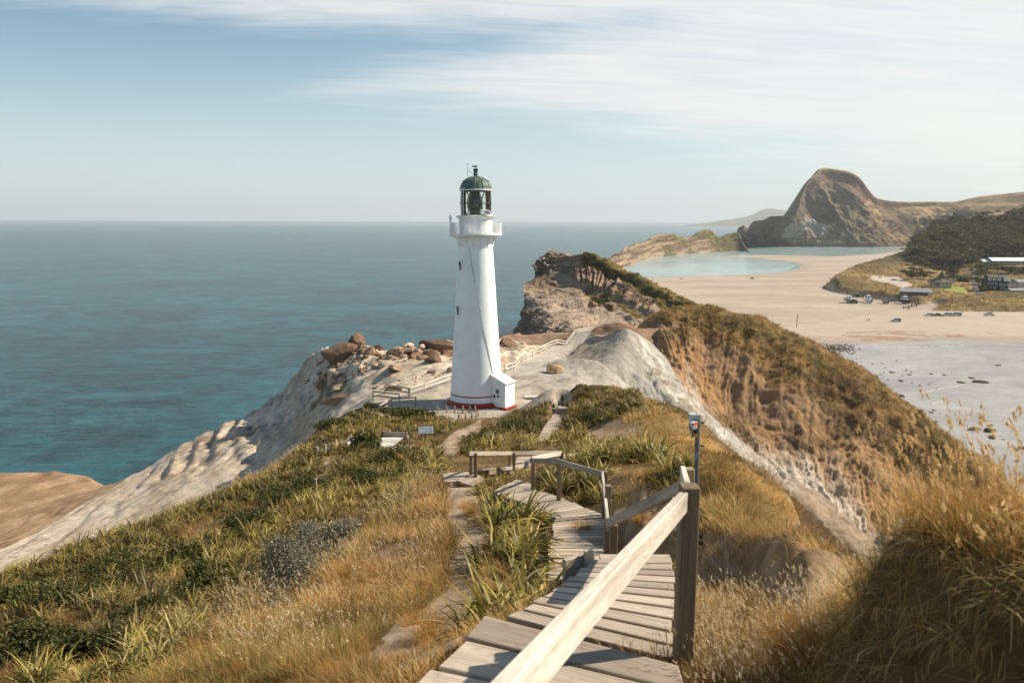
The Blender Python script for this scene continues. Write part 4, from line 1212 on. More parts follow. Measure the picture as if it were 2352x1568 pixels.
# ------------------------------------------------------------------ lighthouse
def make_lighthouse():
    c = LH
    root = thing('lighthouse', tuple(c), 'tall white tapering lighthouse with red base band and green-grey dome', 'lighthouse')
    mb = MB()
    prof = [(2.62, 0.45), (2.60, 0.62), (2.53, 0.66), (2.46, 1.9), (2.36, 3.6), (2.13, 7.0), (1.90, 10.6), (1.70, 13.6), (1.60, 15.1)]
    mb.lathe(prof, c, 64)
    mb.lathe([(1.60, 15.1), (1.64, 15.13), (1.64, 15.22), (1.60, 15.25), (1.58, 16.3)], c, 64)
    tower = mb.build('tower', M_WHITE, root, True)
    MB().lathe([(2.86, 0.0), (2.86, 0.28), (2.74, 0.34), (2.70, 0.46), (2.62, 0.50)], c, 64).build('plinth', M_RED, root, True)
    MB().lathe([(2.525, 1.02), (2.535, 1.03), (2.53, 1.13), (2.515, 1.14)], c, 64).build('red_band', M_RED, root, True)
    g = 16.30
    deck = MB().lathe([(1.55, g - 0.10), (2.42, g - 0.10), (2.48, g - 0.06), (2.48, g + 0.04), (1.55, g + 0.04)], c, 64).build('gallery_deck', M_WHITE2, root, True)
    br = MB()
    for k in range(14):
        t = 2 * math.pi * (k + 0.25) / 14
        d = np.array((math.cos(t), math.sin(t), 0)); 
        pts = [c + d * r + np.array((0, 0, z)) for r, z in ((1.62, 15.15), (1.66, 15.5), (1.80, 15.85), (2.05, 16.08), (2.40, 16.17))]
        br = MB()
        br.tube(pts, [0.05, 0.045, 0.045, 0.045, 0.04], 5)
        br.tube([c + d * 1.62 + np.array((0, 0, 16.15)), c + d * 1.80 + np.array((0, 0, 15.88))], 0.03, 4)
        br.build('gallery_bracket', M_WHITE2, root)
    rl = MB()
    for z, r in ((g + 1.02, 0.022), (g + 0.12, 0.02)):
        rl.tube([c + np.array((2.40 * math.cos(t), 2.40 * math.sin(t), z)) for t in np.linspace(0, 2 * math.pi, 49)], r, 5, False)
    for k in range(112):
        t = 2 * math.pi * k / 112
        q = c + np.array((2.40 * math.cos(t), 2.40 * math.sin(t), 0))
        if k % 8 == 0:
            rl.tube([q + (0, 0, g - 0.15), q + (0, 0, g + 1.10)], 0.035, 6)
        else:
            rl.tube([q + (0, 0, g + 0.1), q + (0, 0, g + 1.02)], 0.012, 4)
    rl.build('gallery_railing', M_WHITE2, root)
    wr = MB()
    wr.lathe([(1.56, g + 0.04), (1.56, 17.75), (1.60, 17.78), (1.86, 17.96), (1.88, 18.02), (1.50, 18.06), (1.46, 18.12)], c, 64)
    wr.build('watch_room', M_WHITE2, root, True)
    wb = MB()
    for k in range(12):
        t = 2 * math.pi * (k + 0.4) / 12
        d = np.array((math.cos(t), math.sin(t), 0))
        wb = MB(); wb.tube([c + d * 1.58 + (0, 0, 17.55), c + d * 1.66 + (0, 0, 17.8), c + d * 1.84 + (0, 0, 17.94)], 0.028, 4)
        wb.build('ledge_bracket', M_WHITE2, root)
    # lantern: triangular glazing bars, glass, lens
    z0, z1, zm, rl_ = 18.08, 20.34, 19.2, 1.43
    bars = MB()
    N = 10
    ang = [2 * math.pi * (k + 0.1) / N for k in range(N)]
    pt = lambda t, z, r=rl_: c + np.array((r * math.cos(t), r * math.sin(t), z))
    h = math.pi / N
    for t in ang:
        bars.tube([pt(t - h, z0), pt(t, zm), pt(t + h, z1)], 0.028, 5)
        bars.tube([pt(t + h, z0), pt(t, zm), pt(t - h, z1)], 0.028, 5)
    for z, r in ((z0 + 0.02, 0.05), (zm, 0.028), (z1 - 0.02, 0.04)):
        bars.tube([pt(t, z) for t in np.linspace(0, 2 * math.pi, 41)], r, 6, False)
    bars.tube([pt(t, zm, 1.52) for t in np.linspace(0, 2 * math.pi, 41)], 0.018, 5, False)
    bars.build('glazing_bars', M_BRONZE, root)
    MB().lathe([(1.40, z0), (1.40, z1)], c, 48).build('lantern_glass', M_GLASS, root, True)
    ln = MB()
    ln.lathe([(0.05, 18.05), (0.50, 18.1), (0.52, 18.5), (0.66, 18.85), (0.72, 19.2), (0.66, 19.6), (0.50, 19.95), (0.42, 20.25), (0.1, 20.3)], c + np.array((-0.1, 0, 0)), 12)
    lens = ln.build('lens', M_LENS, root)
    lr = MB()
    for z, r in ((18.5, 0.55), (18.7, 0.63), (18.9, 0.70), (19.2, 0.75), (19.5, 0.71), (19.7, 0.64), (19.9, 0.55), (20.08, 0.48)):
        lr.tube([c + np.array((-0.1 + r * math.cos(t), r * math.sin(t), z)) for t in np.linspace(0, 2 * math.pi, 33)], 0.022, 4, False)
    for k in range(6):
        t = 2 * math.pi * (k + 0.3) / 6
        lr.tube([c + np.array((-0.1 + r * math.cos(t), r * math.sin(t), z)) for r, z in ((0.56, 18.15), (0.71, 18.9), (0.75, 19.2), (0.70, 19.6), (0.45, 20.25))], 0.03, 4)
    lr.build('lens_frame', M_BRONZE, lens)
    dm = MB()
    dm.lathe([(1.52, 20.34), (1.54, 20.36), (1.54, 20.44), (1.50, 20.46)], c, 48)
    dm.build('eaves_ring', M_WHITE2, root, True)
    prof = [(1.49, 20.46)] + [(1.45 * math.cos(a), 20.50 + 1.18 * math.sin(a)) for a in np.linspace(0.03, 1.40, 12)] + [(0.18, 21.68)]
    dome = MB().lathe(prof, c, 48).build('dome', M_COPPER, root, True)
    rb = MB()
    for k in range(12):
        t = 2 * math.pi * k / 12
        rb.tube([c + np.array((r * 1.012 * math.cos(t), r * 1.012 * math.sin(t), z)) for r, z in prof], 0.022, 4)
    for k in range(10):
        t = 2 * math.pi * (k + 0.35) / 10
        d = np.array((math.cos(t), math.sin(t), 0))
        q = c + d * 1.16 + (0, 0, 21.20)
        rb.tube([q, q + d * 0.12 + (0, 0, 0.08)], 0.025, 4)
        s = np.array((-d[1], d[0], 0)) * 0.09
        rb.tube([q + d * 0.12 + (0, 0, 0.08) - s, q + d * 0.12 + (0, 0, 0.08) + s], 0.018, 4)
    rb.build('dome_ribs', M_COPPER, dome)
    vt = MB().lathe([(0.20, 21.60), (0.19, 21.80), (0.23, 21.82), (0.23, 21.88), (0.17, 21.92), (0.17, 22.02), (0.22, 22.05), (0.20, 22.12), (0.24, 22.2), (0.24, 22.34), (0.12, 22.42), (0.02, 22.44)], c, 20).build('vent', M_COPPER, root, True)
    wv = MB()
    wv.tube([c + (0, 0, 22.40), c + (0, 0, 22.55)], 0.04, 6)
    wv.box(c + (-0.16, 0.0, 22.58), (0.36, 0.14, 0.12))
    wv.box(c + (0.05, 0.0, 22.60), (0.12, 0.12, 0.18))
    wv.build('wind_vane', M_COPPER, vt)
    an = MB()
    a0 = c + np.array((-0.72, -0.3, 21.45))
    an.tube([a0, a0 + (-0.03, 0, 1.25)], 0.014, 4)
    an.tube([a0 + (-0.03, 0, 1.22), a0 + (-0.08, 0, 1.42)], 0.010, 4); an.tube([a0 + (-0.03, 0, 1.22), a0 + (0.03, 0, 1.42)], 0.010, 4)
    an.tube([a0 + (-0.02, 0, 0.75), c + (-0.15, 0, 21.85)], 0.012, 4)
    an.build('antenna', M_DARK, root)
    # ladder on the lantern
    ld = MB()
    for dx in (-0.15, 0.15):
        t = math.radians(222)
        d = np.array((math.cos(t), math.sin(t), 0)); s = np.array((-d[1], d[0], 0)) * dx
        b = c + s
        ld.tube([b + d * 1.64 + (0, 0, g + 0.1), b + d * 1.64 + (0, 0, 17.9), b + d * 1.60 + (0, 0, 20.4), b + d * 1.52 + (0, 0, 20.58), b + d * 1.40 + (0, 0, 20.52)], 0.028, 5)
    for k in range(13):
        z = g + 0.4 + 0.32 * k
        ld.tube([c + d * (1.63 if z < 18 else 1.61) + np.array((-d[1], d[0], 0)) * q + (0, 0, z) for q in (-0.15, 0.15)], 0.013, 4)
    ld.build('ladder', M_WHITE2, root)
    # small lamp on the gallery rail
    t = math.radians(183)
    q = c + np.array((2.40 * math.cos(t), 2.40 * math.sin(t), 0))
    lp = MB().lathe([(0.06, g), (0.06, g + 1.15), (0.11, g + 1.18), (0.10, g + 1.22), (0.05, g + 1.26), (0.05, g + 1.32), (0.13, g + 1.36)], q, 14).build('gallery_lamp', M_WHITE2, root, True)
    MB().lathe([(0.11, g + 1.36), (0.13, g + 1.45), (0.12, g + 1.6), (0.07, g + 1.72), (0.03, g + 1.80), (0.0, g + 1.84)], q, 14).build('lamp_globe', M_WHITE2, lp, True)
    # solar panel
    t = math.radians(-48)
    d = np.array((math.cos(t), math.sin(t), 0)); s = np.array((-d[1], d[0], 0)); up = np.array((0, 0, 1.0))
    q = c + d * 1.62 + (0, 0, 18.32)
    n = d * 0.75 + up * 0.66; w = np.cross(s, n)
    sp = MB().frame_box(q, s * 0.36, w * 0.27, n * 0.018).build('solar_panel', M_PANEL, root)
    fr = MB()
    for k in (-1, 1):
        fr.frame_box(q + w * 0.285 * k + n * 0.006, s * 0.39, w * 0.022, n * 0.022)
        fr.frame_box(q + s * 0.375 * k + n * 0.006, s * 0.022, w * 0.262, n * 0.022)
    fr.tube([q - w * 0.25, q - w * 0.25 - d * 0.2 - up * 0.15], 0.02, 4)
    fr.build('panel_frame', M_WHITE2, sp)
    # two windows on the left, steps and cable
    def on_tower(az, z, out=0.0):
        r = np.interp(z, [p[1] for p in prof_t], [p[0] for p in prof_t]) + out
        return c + np.array((r * math.cos(az), r * math.sin(az), z))
    prof_t = [(2.62, 0.45), (2.46, 1.9), (2.36, 3.6), (2.13, 7.0), (1.90, 10.6), (1.70, 13.6), (1.60, 15.1)]
    for zc in (13.2, 9.0):
        az = math.radians(216)
        d = np.array((math.cos(az), math.sin(az), 0)); s = np.array((-d[1], d[0], 0)); up = np.array((0, 0, 1.0)) + d * 0.07
        q = on_tower(az, zc)
        f = MB()
        for k in (-1, 1):
            f.frame_box(q + s * 0.24 * k, s * 0.04, up * 0.60, d * 0.07)
            f.frame_box(q + up * 0.64 * k, s * 0.30, up * 0.045, d * 0.09)
        f.frame_box(q, s * 0.195, up * 0.02, d * 0.05)
        fo = f.build('window', M_WHITE2, root)
        MB().frame_box(q, s * 0.20, up * 0.60, d * 0.025).build('pane', M_PANE, fo)
    st = MB()
    az = math.radians(214)
    d = np.array((math.cos(az), math.sin(az), 0)); s = np.array((-d[1], d[0], 0))
    for zc in (2.8, 5.55, 6.9):
        MB().frame_box(on_tower(az, zc, 0.05), s * 0.22, d * 0.06, np.array((0, 0, 0.025))).build('step', M_WHITE2, root)
    st.tube([on_tower(math.radians(211), z, 0.03) for z in (5.55, 6.2, 6.9)], 0.02, 4)
    st.build('conduit', M_WHITE2, root)
    cb = MB()
    pts = []
    for k in range(16):
        f = k / 15
        z = 15.1 - f * 12.3
        az = math.radians(-112 + 67 * f ** 0.85)
        pts.append(on_tower(az, z, 0.03))
    cb.tube(pts, 0.022, 4)
    cb.build('cable', plain('cable_grey', (0.36, 0.36, 0.36), 0.6), root)
    # entrance annex
    d = np.array((0.85, -0.527, 0)); d /= np.linalg.norm(d); s = np.array((-d[1], d[0], 0)); up = np.array((0, 0, 1.0))
    hw, L0, L1 = 0.83, 1.9, 3.85
    an = MB()
    A, B = c + d * L0, c + d * L1
    h0, h1 = 3.25, 2.42
    vs = []
    for base, hh in ((A, h0), (B, h1)):
        for k in (-1, 1):
            vs += [base + s * hw * k + up * 0.12, base + s * hw * k + up * hh]
    an.add(vs, [(0, 1, 5, 4), (2, 6, 7, 3), (4, 5, 7, 6), (0, 2, 3, 1), (1, 3, 7, 5), (0, 4, 6, 2)])
    annex = an.build('annex', M_WHITE, root)
    sl = (B + up * h1) - (A + up * h0); ll = np.linalg.norm(sl); sl = sl / ll
    nn = np.cross(sl, s); nn = nn if nn[2] > 0 else -nn
    MB().frame_box((A + B) / 2 + up * (h0 + h1) / 2 + nn * 0.045 + sl * 0.05, sl * (ll / 2 + 0.07), s * (hw + 0.07), nn * 0.035).build('annex_roof', M_WHITE2, annex)
    MB().box(c + d * (2.2 + 1.75 / 2) + up * 0.05, (1.92, hw * 2 + 0.22, 0.18), math.atan2(d[1], d[0])).build('annex_plinth', M_RED, annex)
    MB().frame_box(c + d * 2.9 + up * 2.88 + nn * 0.12, d * 0.05, s * 0.03, up * 0.16).build('roof_pipe', M_WHITE2, annex)
    o = -s                                        # the door faces the viewer's left
    q = c + d * 2.95 + o * (hw + 0.01) + up * 1.12
    fr = MB()
    for k in (-1, 1):
        fr.frame_box(q + d * 0.43 * k, d * 0.035, o * 0.035, up * 1.02)
    fr.frame_box(q + up * 1.055, d * 0.465, o * 0.035, up * 0.035)
    dfr = fr.build('door_frame', M_WHITE2, annex)
    door = MB().frame_box(q, d * 0.39, o * 0.022, up * 1.0).build('door', M_WHITE, annex)
    lv = MB()
    lv.frame_box(q + up * 0.52 + d * 0.04 + o * 0.03, d * 0.19, o * 0.012, up * 0.22)
    lv.build('door_vent', M_STEEL, door)
    MB().frame_box(q + up * 0.02 - d * 0.30 + o * 0.045, d * 0.10, o * 0.03, up * 0.14).build('lock_box', M_DARK, door)
    sg = MB().frame_box(q + up * 0.06 + d * 0.12 + o * 0.028, d * 0.14, o * 0.008, up * 0.11).build('door_sign', M_STEEL, door)
    MB().frame_box(q + up * 0.06 + d * 0.12 + o * 0.04, d * 0.09, o * 0.006, up * 0.045).build('sign_text', M_DARK, sg)
    q2 = B + s * (hw + 0.03) - d * 0.05
    MB().frame_box(q2 + up * 1.15, d * 0.02, s * 0.02, up * 1.1).build('drain_pipe', M_DARK, annex)
    # apron slab
    ap = MB().lathe([(0.0, 0.0), (3.4, 0.0), (3.42, -0.02), (3.42, -0.4)], c + np.array((0, 0, 0.06)), 56).build('apron', M_CONC, None, True)
    tag(ap, 'round concrete slab under the lighthouse', 'slab', kind='structure')
    q = Pz(1222, 912, 32.52)
    tag(MB().box(q + (0, 0, 0.06), (1.5, 0.7, 0.12), 0.2).build('stone_slab', plain('pale_slab', (0.6, 0.56, 0.5), 0.85, 0.15, 3.0), None, origin=q), 'pale flat slab lying on the gravel right of the lighthouse annex', 'slab')


make_lighthouse()


def gz(x, y):
    return float(height(np.array([x]), np.array([y]))[0])


def on_ground(u, v, y):
    p = P(u, v, y)
    return np.array((p[0], p[1], gz(p[0], p[1])))


# ------------------------------------------------------------------ fences round the apron
def fence(name, pts, label, mat, hgt=1.0, rails=(0.98, 0.55), pw=0.12, rh=0.13, cat='fence', wave=0.0):
    root = thing(name, tuple(pts[0]), label, cat)
    for p in pts:
        q = np.array(p)
        MB().box(q + (0, 0, hgt / 2 - 0.15), (pw, pw, hgt + 0.3), RNG.uniform(-0.1, 0.1)).build('post', mat, root)
    for z in rails:
        for a, b in zip(pts[:-1], pts[1:]):
            a, b = np.array(a), np.array(b)
            d = b - a; s = np.array((d[1], -d[0], 0)); s = s / np.linalg.norm(s) * pw * 0.62
            if s[1] > 0: s = -s
            MB().beam(a + s + (0, 0, z), b + s + (0, 0, z), 0.045, rh).build('rail', mat, root)
    return root


fp = [np.array((p[0], p[1], max(gz(p[0], p[1]), p[2] - 0.25))) for p in FENCE_P]
fence('rail_fence', fp, 'long white two-rail fence following the path right of the lighthouse', M_FENCE)
r3 = lambda x, y: ((1250 + x / 2.613) / 1.7415, (1280 + y / 2.613) / 1.7415)
def gnd(x, y, z=32.3):
    p = Pz(*r3(x, y), z); 
    return np.array((p[0], p[1], gz(p[0], p[1])))
fence('rail_fence', [gnd(1018, 840), gnd(1175, 785), gnd(1305, 738), gnd(1443, 680), gnd(1560, 630)], 'short white two-rail fence behind the left of the lighthouse base', M_FENCE)
fence('lookout_fence', [gnd(1018, 842) + (-0.08, -0.1, 0), gnd(755, 808), gnd(637, 865), gnd(907, 910)], 'grey timber rail pen at the left edge of the gravel', M_GREYW)
fence('barrier_rail', [gnd(1080, 932), gnd(828, 962), gnd(805, 972), gnd(700, 1046)], 'grey timber barrier rail in front of the rail pen', M_GREYW, 0.95, (0.92, 0.5))


# ------------------------------------------------------------------ rope barriers
def rope_barrier(pts, label, hgt=0.62, w=0.14):
    root = thing('rope_barrier', tuple(pts[0]), label, 'rope barrier')
    for p in pts:
        q = np.array(p)
        m = MB(); m.frame_box(q + (0, 0, hgt / 2 - 0.1), np.array((0, 0, hgt / 2 + 0.1)), np.array((w / 2, 0, 0)), np.array((0, w / 2, 0)))
        m.build('post', M_GREYW, root, bevel=0.02)
    for a, b in zip(pts[:-1], pts[1:]):
        a, b = np.array(a) + (0, 0, hgt - 0.1), np.array(b) + (0, 0, hgt - 0.1)
        f = np.linspace(0, 1, 9)[:, None]
        ln = a * (1 - f) + b * f
        ln[:, 2] -= 0.22 * (1 - (2 * f[:, 0] - 1) ** 2)
        MB().tube(list(ln), 0.028, 5).build('rope', M_ROPE, root)


z5 = lambda x, y: ((1400 + x / 2.24) / 1.7415, (1300 + y / 2.24) / 1.7415)
def g5(x, y, z):
    p = Pz(*z5(x, y), z); return np.array((p[0], p[1], gz(p[0], p[1])))
rope_barrier([g5(x, y, z) for x, y, z in ((785, 815, 32.2), (865, 822, 32.1), (938, 838, 31.9), (1012, 850, 31.8), (1073, 862, 31.7), (1122, 868, 31.6), (1147, 890, 31.7), (1130, 912, 31.9), (1090, 942, 32.3), (1034, 968, 32.8), (975, 1000, 33.4), (897, 1042, 34.4))],
             'timber post and rope barrier curving in front of the lighthouse')
z8 = lambda x, y: ((1240 + x / 4.3556) / 1.7415, (1640 + y / 4.3556) / 1.7415)
rope_barrier([on_ground(*z8(x, y), d) for x, y, d in ((130, 1030, 41.5), (270, 1020, 42), (475, 960, 44.5), (718, 900, 47), (930, 860, 49))], 'timber post and rope barrier on the lower path left of the boardwalk')


# ------------------------------------------------------------------ seats, board and lights by the path
def small_things():
    # interpretive board on a pedestal
    b = on_ground(978, 1012, 47.0)
    root = thing('information_board', tuple(b), 'small tilted information board on a post among the flax', 'sign')
    top = P(978, 988, 47.0)
    MB().frame_box((b + top) / 2 + (0, 0.05, -0.15), np.array((0, 0, (top[2] - b[2]) / 2 + 0.1)), np.array((0.08, 0, 0)), np.array((0, 0.08, 0))).build('post', M_GREYW, root)
    ax, ay = np.array((0.98, 0.15, 0.0)), np.array((-0.12, 0.85, 0.52))
    nz = np.cross(ax, ay); nz /= np.linalg.norm(nz)
    MB().frame_box(top, ax * 0.46, ay * 0.30, nz * 0.03).build('frame', plain('board_frame', (0.30, 0.30, 0.30), 0.4, 0.1), root)
    pn = MB().frame_box(top + nz * 0.036, ax * 0.39, ay * 0.235, nz * 0.006).build('panel', plain('board_print', (0.24, 0.27, 0.29), 0.3, 0.5, 5.0), root)
    MB().frame_box(top + nz * 0.045 + ay * 0.10, ax * 0.30, ay * 0.05, nz * 0.004).build('panel_print', plain('board_text', (0.18, 0.28, 0.38), 0.4, 0.4, 20.0), pn)
    # bench
    q = on_ground(910, 1018, 46.0)
    root = thing('bench', tuple(q), 'low grey timber bench with solid backboard beside the path', 'bench')
    a, c = P(881, 1012, 46.2), P(936, 1008, 46.0)
    a[2] = c[2] = q[2] + 0.62
    MB().beam(a, c, 0.06, 0.36).build('backrest', M_GREYW, root)
    MB().beam(a + (0, 0.28, -0.15), c + (0, 0.28, -0.15), 0.45, 0.06).build('seat', M_GREYW, root)
    for e in (a, c):
        MB().beam(e + (0, 0.15, -0.15), e + (0, 0.15, -0.75), 0.09, 0.09).build('leg', M_GREYW, root)
    # pale deck corner beside the bench
    q = on_ground(880, 1020, 45.0)
    root = thing('viewing_deck', tuple(q), 'corner of pale plank deck showing between flax clumps left of the bench', 'deck')
    m = MB()
    for k in range(5):
        a = q + np.array((-0.7 + 0.12 * k, -1.0 + 0.42 * k, 0.28)); m.beam(a, a + np.array((1.45 - 0.05 * k, 0.1, 0)), 0.38, 0.05)
    m.build('deck', M_FENCE, root)
    for dx, dy in ((-0.3, -0.6), (0.6, -0.5), (0.5, 0.5)):
        MB().box(q + (dx, dy, 0.05), (0.1, 0.1, 0.4)).build('post', M_GREYW, root)
    # handrail of the lower path
    pa, pb = P(797, 1020, 43.5), P(840, 994, 47.5)
    root = thing('path_handrail', (pa[0], pa[1], pa[2] - 0.6), 'low pale sloping handrail on posts left of the bench', 'handrail')
    MB().beam(pa, pb, 0.10, 0.14).build('rail', M_FENCE, root)
    for f in (0.04, 0.5, 0.96):
        p = pa * (1 - f) + pb * f
        MB().beam(p - (0, 0, 0.05), (p[0], p[1], min(gz(p[0], p[1]), p[2] - 0.5) - 0.1), 0.09, 0.09).build('post', M_GREYW, root)
    # dark bollard light
    q = on_ground(1292, 929, 70.0)
    root = thing('bollard', tuple(q), 'short dark bollard at the end of the plank path', 'bollard')
    MB().lathe([(0.07, -0.2), (0.07, 0.85), (0.10, 0.86), (0.10, 1.02), (0.06, 1.08), (0.0, 1.09)], q, 14).build('post', M_DARK, root, True)
    MB().box(q + (-0.08, -0.02, 0.9), (0.10, 0.12, 0.12)).build('lamp_head', M_DARK, root)
    # stake in the slope
    q = on_ground(726, 1150, 27.0)
    tag(MB().frame_box(q + (0, 0, 0.2), np.array((0, 0, 0.4)), np.array((0.04, 0, 0)), np.array((0, 0.04, 0))).build('stake', M_GREYW, None, origin=q), 'single grey timber stake standing in the left grass slope', 'stake')


small_things()


# ------------------------------------------------------------------ boardwalk
c3 = lambda x, y: ((1700 + x * 0.61594) / 1.7415, (1765 + y * 0.61594) / 1.7415)      # from an enlargement
c2 = lambda x, y: ((2000 + x / 2.61333) / 1.7415, (1500 + y / 2.61333) / 1.7415)


def planks(mb, left, right, width, gap=0.012, th=0.045, jitter=0.03, extra=0.0, tilt=False):
    """Boards from the left polyline to the right polyline, both resampled alike."""
    left, right = np.asarray(left, float), np.asarray(right, float)
    mid = (left + right) / 2
    s = np.concatenate([[0], np.cumsum(np.linalg.norm(np.diff(mid, axis=0), axis=1))])
    n = max(1, int(round(s[-1] / (width + gap))))
    k = np.linspace(0, s[-1], n + 1)
    at = lambda pl, q: np.array([np.interp(q, s, pl[:, i]) for i in range(3)])
    for i in range(n):
        a, b = (k[i] + gap / 2), (k[i + 1] - gap / 2)
        if np.max(s) == 0: continue
        qa = [at(left, a), at(right, a), at(right, b), at(left, b)]
        d = qa[1] - qa[0]; d /= np.linalg.norm(d)
        jl, jr = RNG.uniform(-jitter, jitter * 1.5) + extra, RNG.uniform(-jitter, jitter * 1.5) + extra
        qa = [qa[0] - d * jl, qa[1] + d * jr, qa[2] + d * jr, qa[3] - d * jl]
        z = np.mean([p[2] for p in qa]) + RNG.uniform(-0.004, 0.004)
        zl = np.mean([qa[0][2], qa[3][2]]); zr = np.mean([qa[1][2], qa[2][2]])
        if not tilt: qa = [np.array((p[0], p[1], zz)) for p, zz in zip(qa, (zl, zr, zr, zl))]
        L = np.linalg.norm(qa[1] - qa[0]); r = RNG.uniform(0, 60, 3); w = np.linalg.norm(qa[3] - qa[0])
        vs = qa + [p - np.array((0, 0, th)) for p in qa]
        g = [(r[0], r[1], r[2]), (r[0] + L, r[1], r[2]), (r[0] + L, r[1] + w, r[2]), (r[0], r[1] + w, r[2])]
        g = g + [(a_, b_, c_ + th) for a_, b_, c_ in g]
        mb.add(vs, [(0, 1, 2, 3), (7, 6, 5, 4), (0, 4, 5, 1), (1, 5, 6, 2), (2, 6, 7, 3), (3, 7, 4, 0)], g)


WALK_DECKS = []                                  # (polygon in x, y) of the decks, kept free of plants


def make_boardwalk():
    zb = 50.0
    root = thing('boardwalk', (0.4, 4.0, 47.7), 'weathered timber boardwalk stepping down in zigzag flights with handrails', 'boardwalk')
    def deck(lu, ru, zz, width, name='deck', mat=M_WOOD, **kw):
        z = np.interp(np.linspace(0, 1, len(lu)), np.linspace(0, 1, len(zz)), zz)
        L = np.array([Pz(u, v, q) for (u, v), q in zip(lu, z)]); Rr = np.array([Pz(u, v, q) for (u, v), q in zip(ru, z)])
        m = MB(); planks(m, L, Rr, width, **kw)
        m.build(name, mat, root, bevel=0.006)
        WALK_DECKS.append(np.concatenate([L[:, :2], Rr[::-1, :2]]))
        st = MB()
        for pl in (L + (Rr - L) * 0.06, Rr + (L - Rr) * 0.06):
            for a, b in zip(pl[:-1], pl[1:]):
                if np.linalg.norm(b - a) > 0.05:
                    st.beam(a - (0, 0, 0.13), b - (0, 0, 0.13), 0.05, 0.15)
        st.build('stringer', M_POST, root)
        return L, Rr
    # the landing underfoot and the first flight
    deck([(760, 1800), (880, 1660), (990, 1544), (1047, 1498), (1093, 1452), (1128, 1412)], [(1700, 1960), (1660, 1800), (1600, 1668), (1575, 1620), (1560, 1570), (1546, 1520)], (47.70, 47.69, 47.68), 0.235, gap=0.036)
    L, Rr = deck([(1163, 1415), (1210, 1393), (1246, 1372), (1276, 1356), (1304, 1338), (1326, 1318), (1345, 1300), (1358, 1284)],
                 [(1546, 1516), (1548, 1470), (1550, 1428), (1551, 1392), (1554, 1360), (1552, 1332), (1550, 1306), (1548, 1278)], (47.60, 47.36, 47.02), 0.200, gap=0.045, tilt=True)
    b = MB()
    for (xa, ya), (xb, yb), z in (((900, 845), (1045, 800), 47.0), ((1035, 790), (1090, 780), 47.05)):
        pa, pb = Pz(*c3(xa, ya), z), Pz(*c3(xb, yb), z)
        b.beam(pa, pb, 0.045, 0.22)
    for x, y in ((1040, 790), (945, 960)):
        p = Pz(*c3(x, y), 47.0); b.beam(p, p - (0, 0, 1.1), 0.1, 0.1)
    b.build('edge_board', M_GREYW, root, bevel=0.005)
    # hidden stair down to the middle flight
    a0, a1 = Pz(1500, 1282, 46.7), Pz(1385, 1300, 44.75)
    m = MB()
    for k in range(2, 9):
        f = k / 8
        p = a0 * (1 - f) + a1 * f
        d = (a1 - a0); d[2] = 0; d /= np.linalg.norm(d); s = np.array((-d[1], d[0], 0))
        m.frame_box(p, s * 0.40, d * 0.14, np.array((0, 0, 0.022)))
    m.build('stair_treads', M_WOOD, root)
    # middle flight and its turn to the left
    deck([c3(790, 900), c3(800, 760), c3(818, 640), c3(836, 560), c3(850, 500)], [c3(1180, 880), c3(1167, 760), c3(1165, 640), c3(1163, 550), c3(1162, 478)], (44.7, 44.3, 43.98), 0.20, gap=0.038, tilt=True)
    deck([c3(850, 498), c3(790, 470), c3(735, 442), c3(690, 420), c3(600, 380), c3(540, 362), c3(470, 352)],
         [c3(1160, 474), c3(1040, 432), c3(970, 398), c3(900, 372), c3(820, 342), c3(760, 325), c3(690, 306)], (43.95, 43.6, 43.2), 0.20, gap=0.038, tilt=True)
    deck([c3(465, 345), c3(455, 318), c3(520, 280), c3(600, 247)], [c3(690, 306), c3(700, 300), c3(705, 288), c3(700, 272)], (43.15, 43.0), 0.16)
    # steps cut like a saw on the left edge
    sw = MB()
    for x, y in ((470, 370), (505, 385), (545, 400), (590, 412), (640, 430), (690, 448)):
        p = Pz(*c3(x, y), 43.3); sw.beam(p + (0, 0, 0.02), p + (0.0, 0.0, -0.45), 0.05, 0.20)
    sw.build('step_ends', M_GREYW, root)
    # far platform and the run back to the right
    deck([c3(115, 262), c3(112, 215)], [c3(215, 262), c3(290, 214)], (42.05, 42.1), 0.17)
    deck([c3(110, 214), c3(180, 200), c3(250, 193)], [c3(300, 214), c3(295, 208), c3(288, 200)], (42.1, 42.1), 0.17)
    deck([c3(195, 252), c3(310, 287)], [c3(322, 207), c3(392, 242)], (42.2, 42.15), 0.16)
    deck([c3(300, 188), c3(345, 192), c3(420, 190)], [c3(420, 176), c3(470, 170), c3(530, 168)], (41.9, 41.75), 0.17)
    deck([c3(420, 190), c3(590, 140), c3(600, 102)], [c3(540, 190), c3(690, 150), c3(690, 98)], (41.7, 41.3), 0.17)
    fs = MB()
    for x, y, z in ((120, 258, 42.0), (150, 262, 42.0), (190, 270, 42.0), (235, 276, 42.0), (280, 288, 42.0)):
        p = Pz(*c3(x, y), z); fs.beam(p, p - (0, 0, 0.5), 0.06, 0.22)
    fs.build('step_ends', M_GREYW, root)
    # posts: (top u, v), distance, height
    def post(u, v, y, h, w=0.10, mat=M_POST, bev=0.006, top=0.02):
        p = P(u, v, y) + (0, 0, top)
        m = MB(); m.frame_box(p - (0, 0, h / 2), np.array((0, 0, h / 2)), np.array((w / 2, 0, 0)), np.array((0, w / 2, 0)))
        m.build('post', mat, root, bevel=bev)
        return p
    post(1583, 1122, 4.12, 1.02, 0.100)
    post(*c3(1712, 186), 7.4, 1.5)
    post(*c3(1226, 545), 10.2, 1.3)
    post(*c3(1190, 292), 12.4, 1.5)
    post(*c3(1170, 198), 15.6, 1.5)
    post(*c3(872, 140), 17.8, 1.35)
    post(*c3(702, 132), 19.6, 1.15)
    post(*c3(886, 72), 21.4, 0.9)
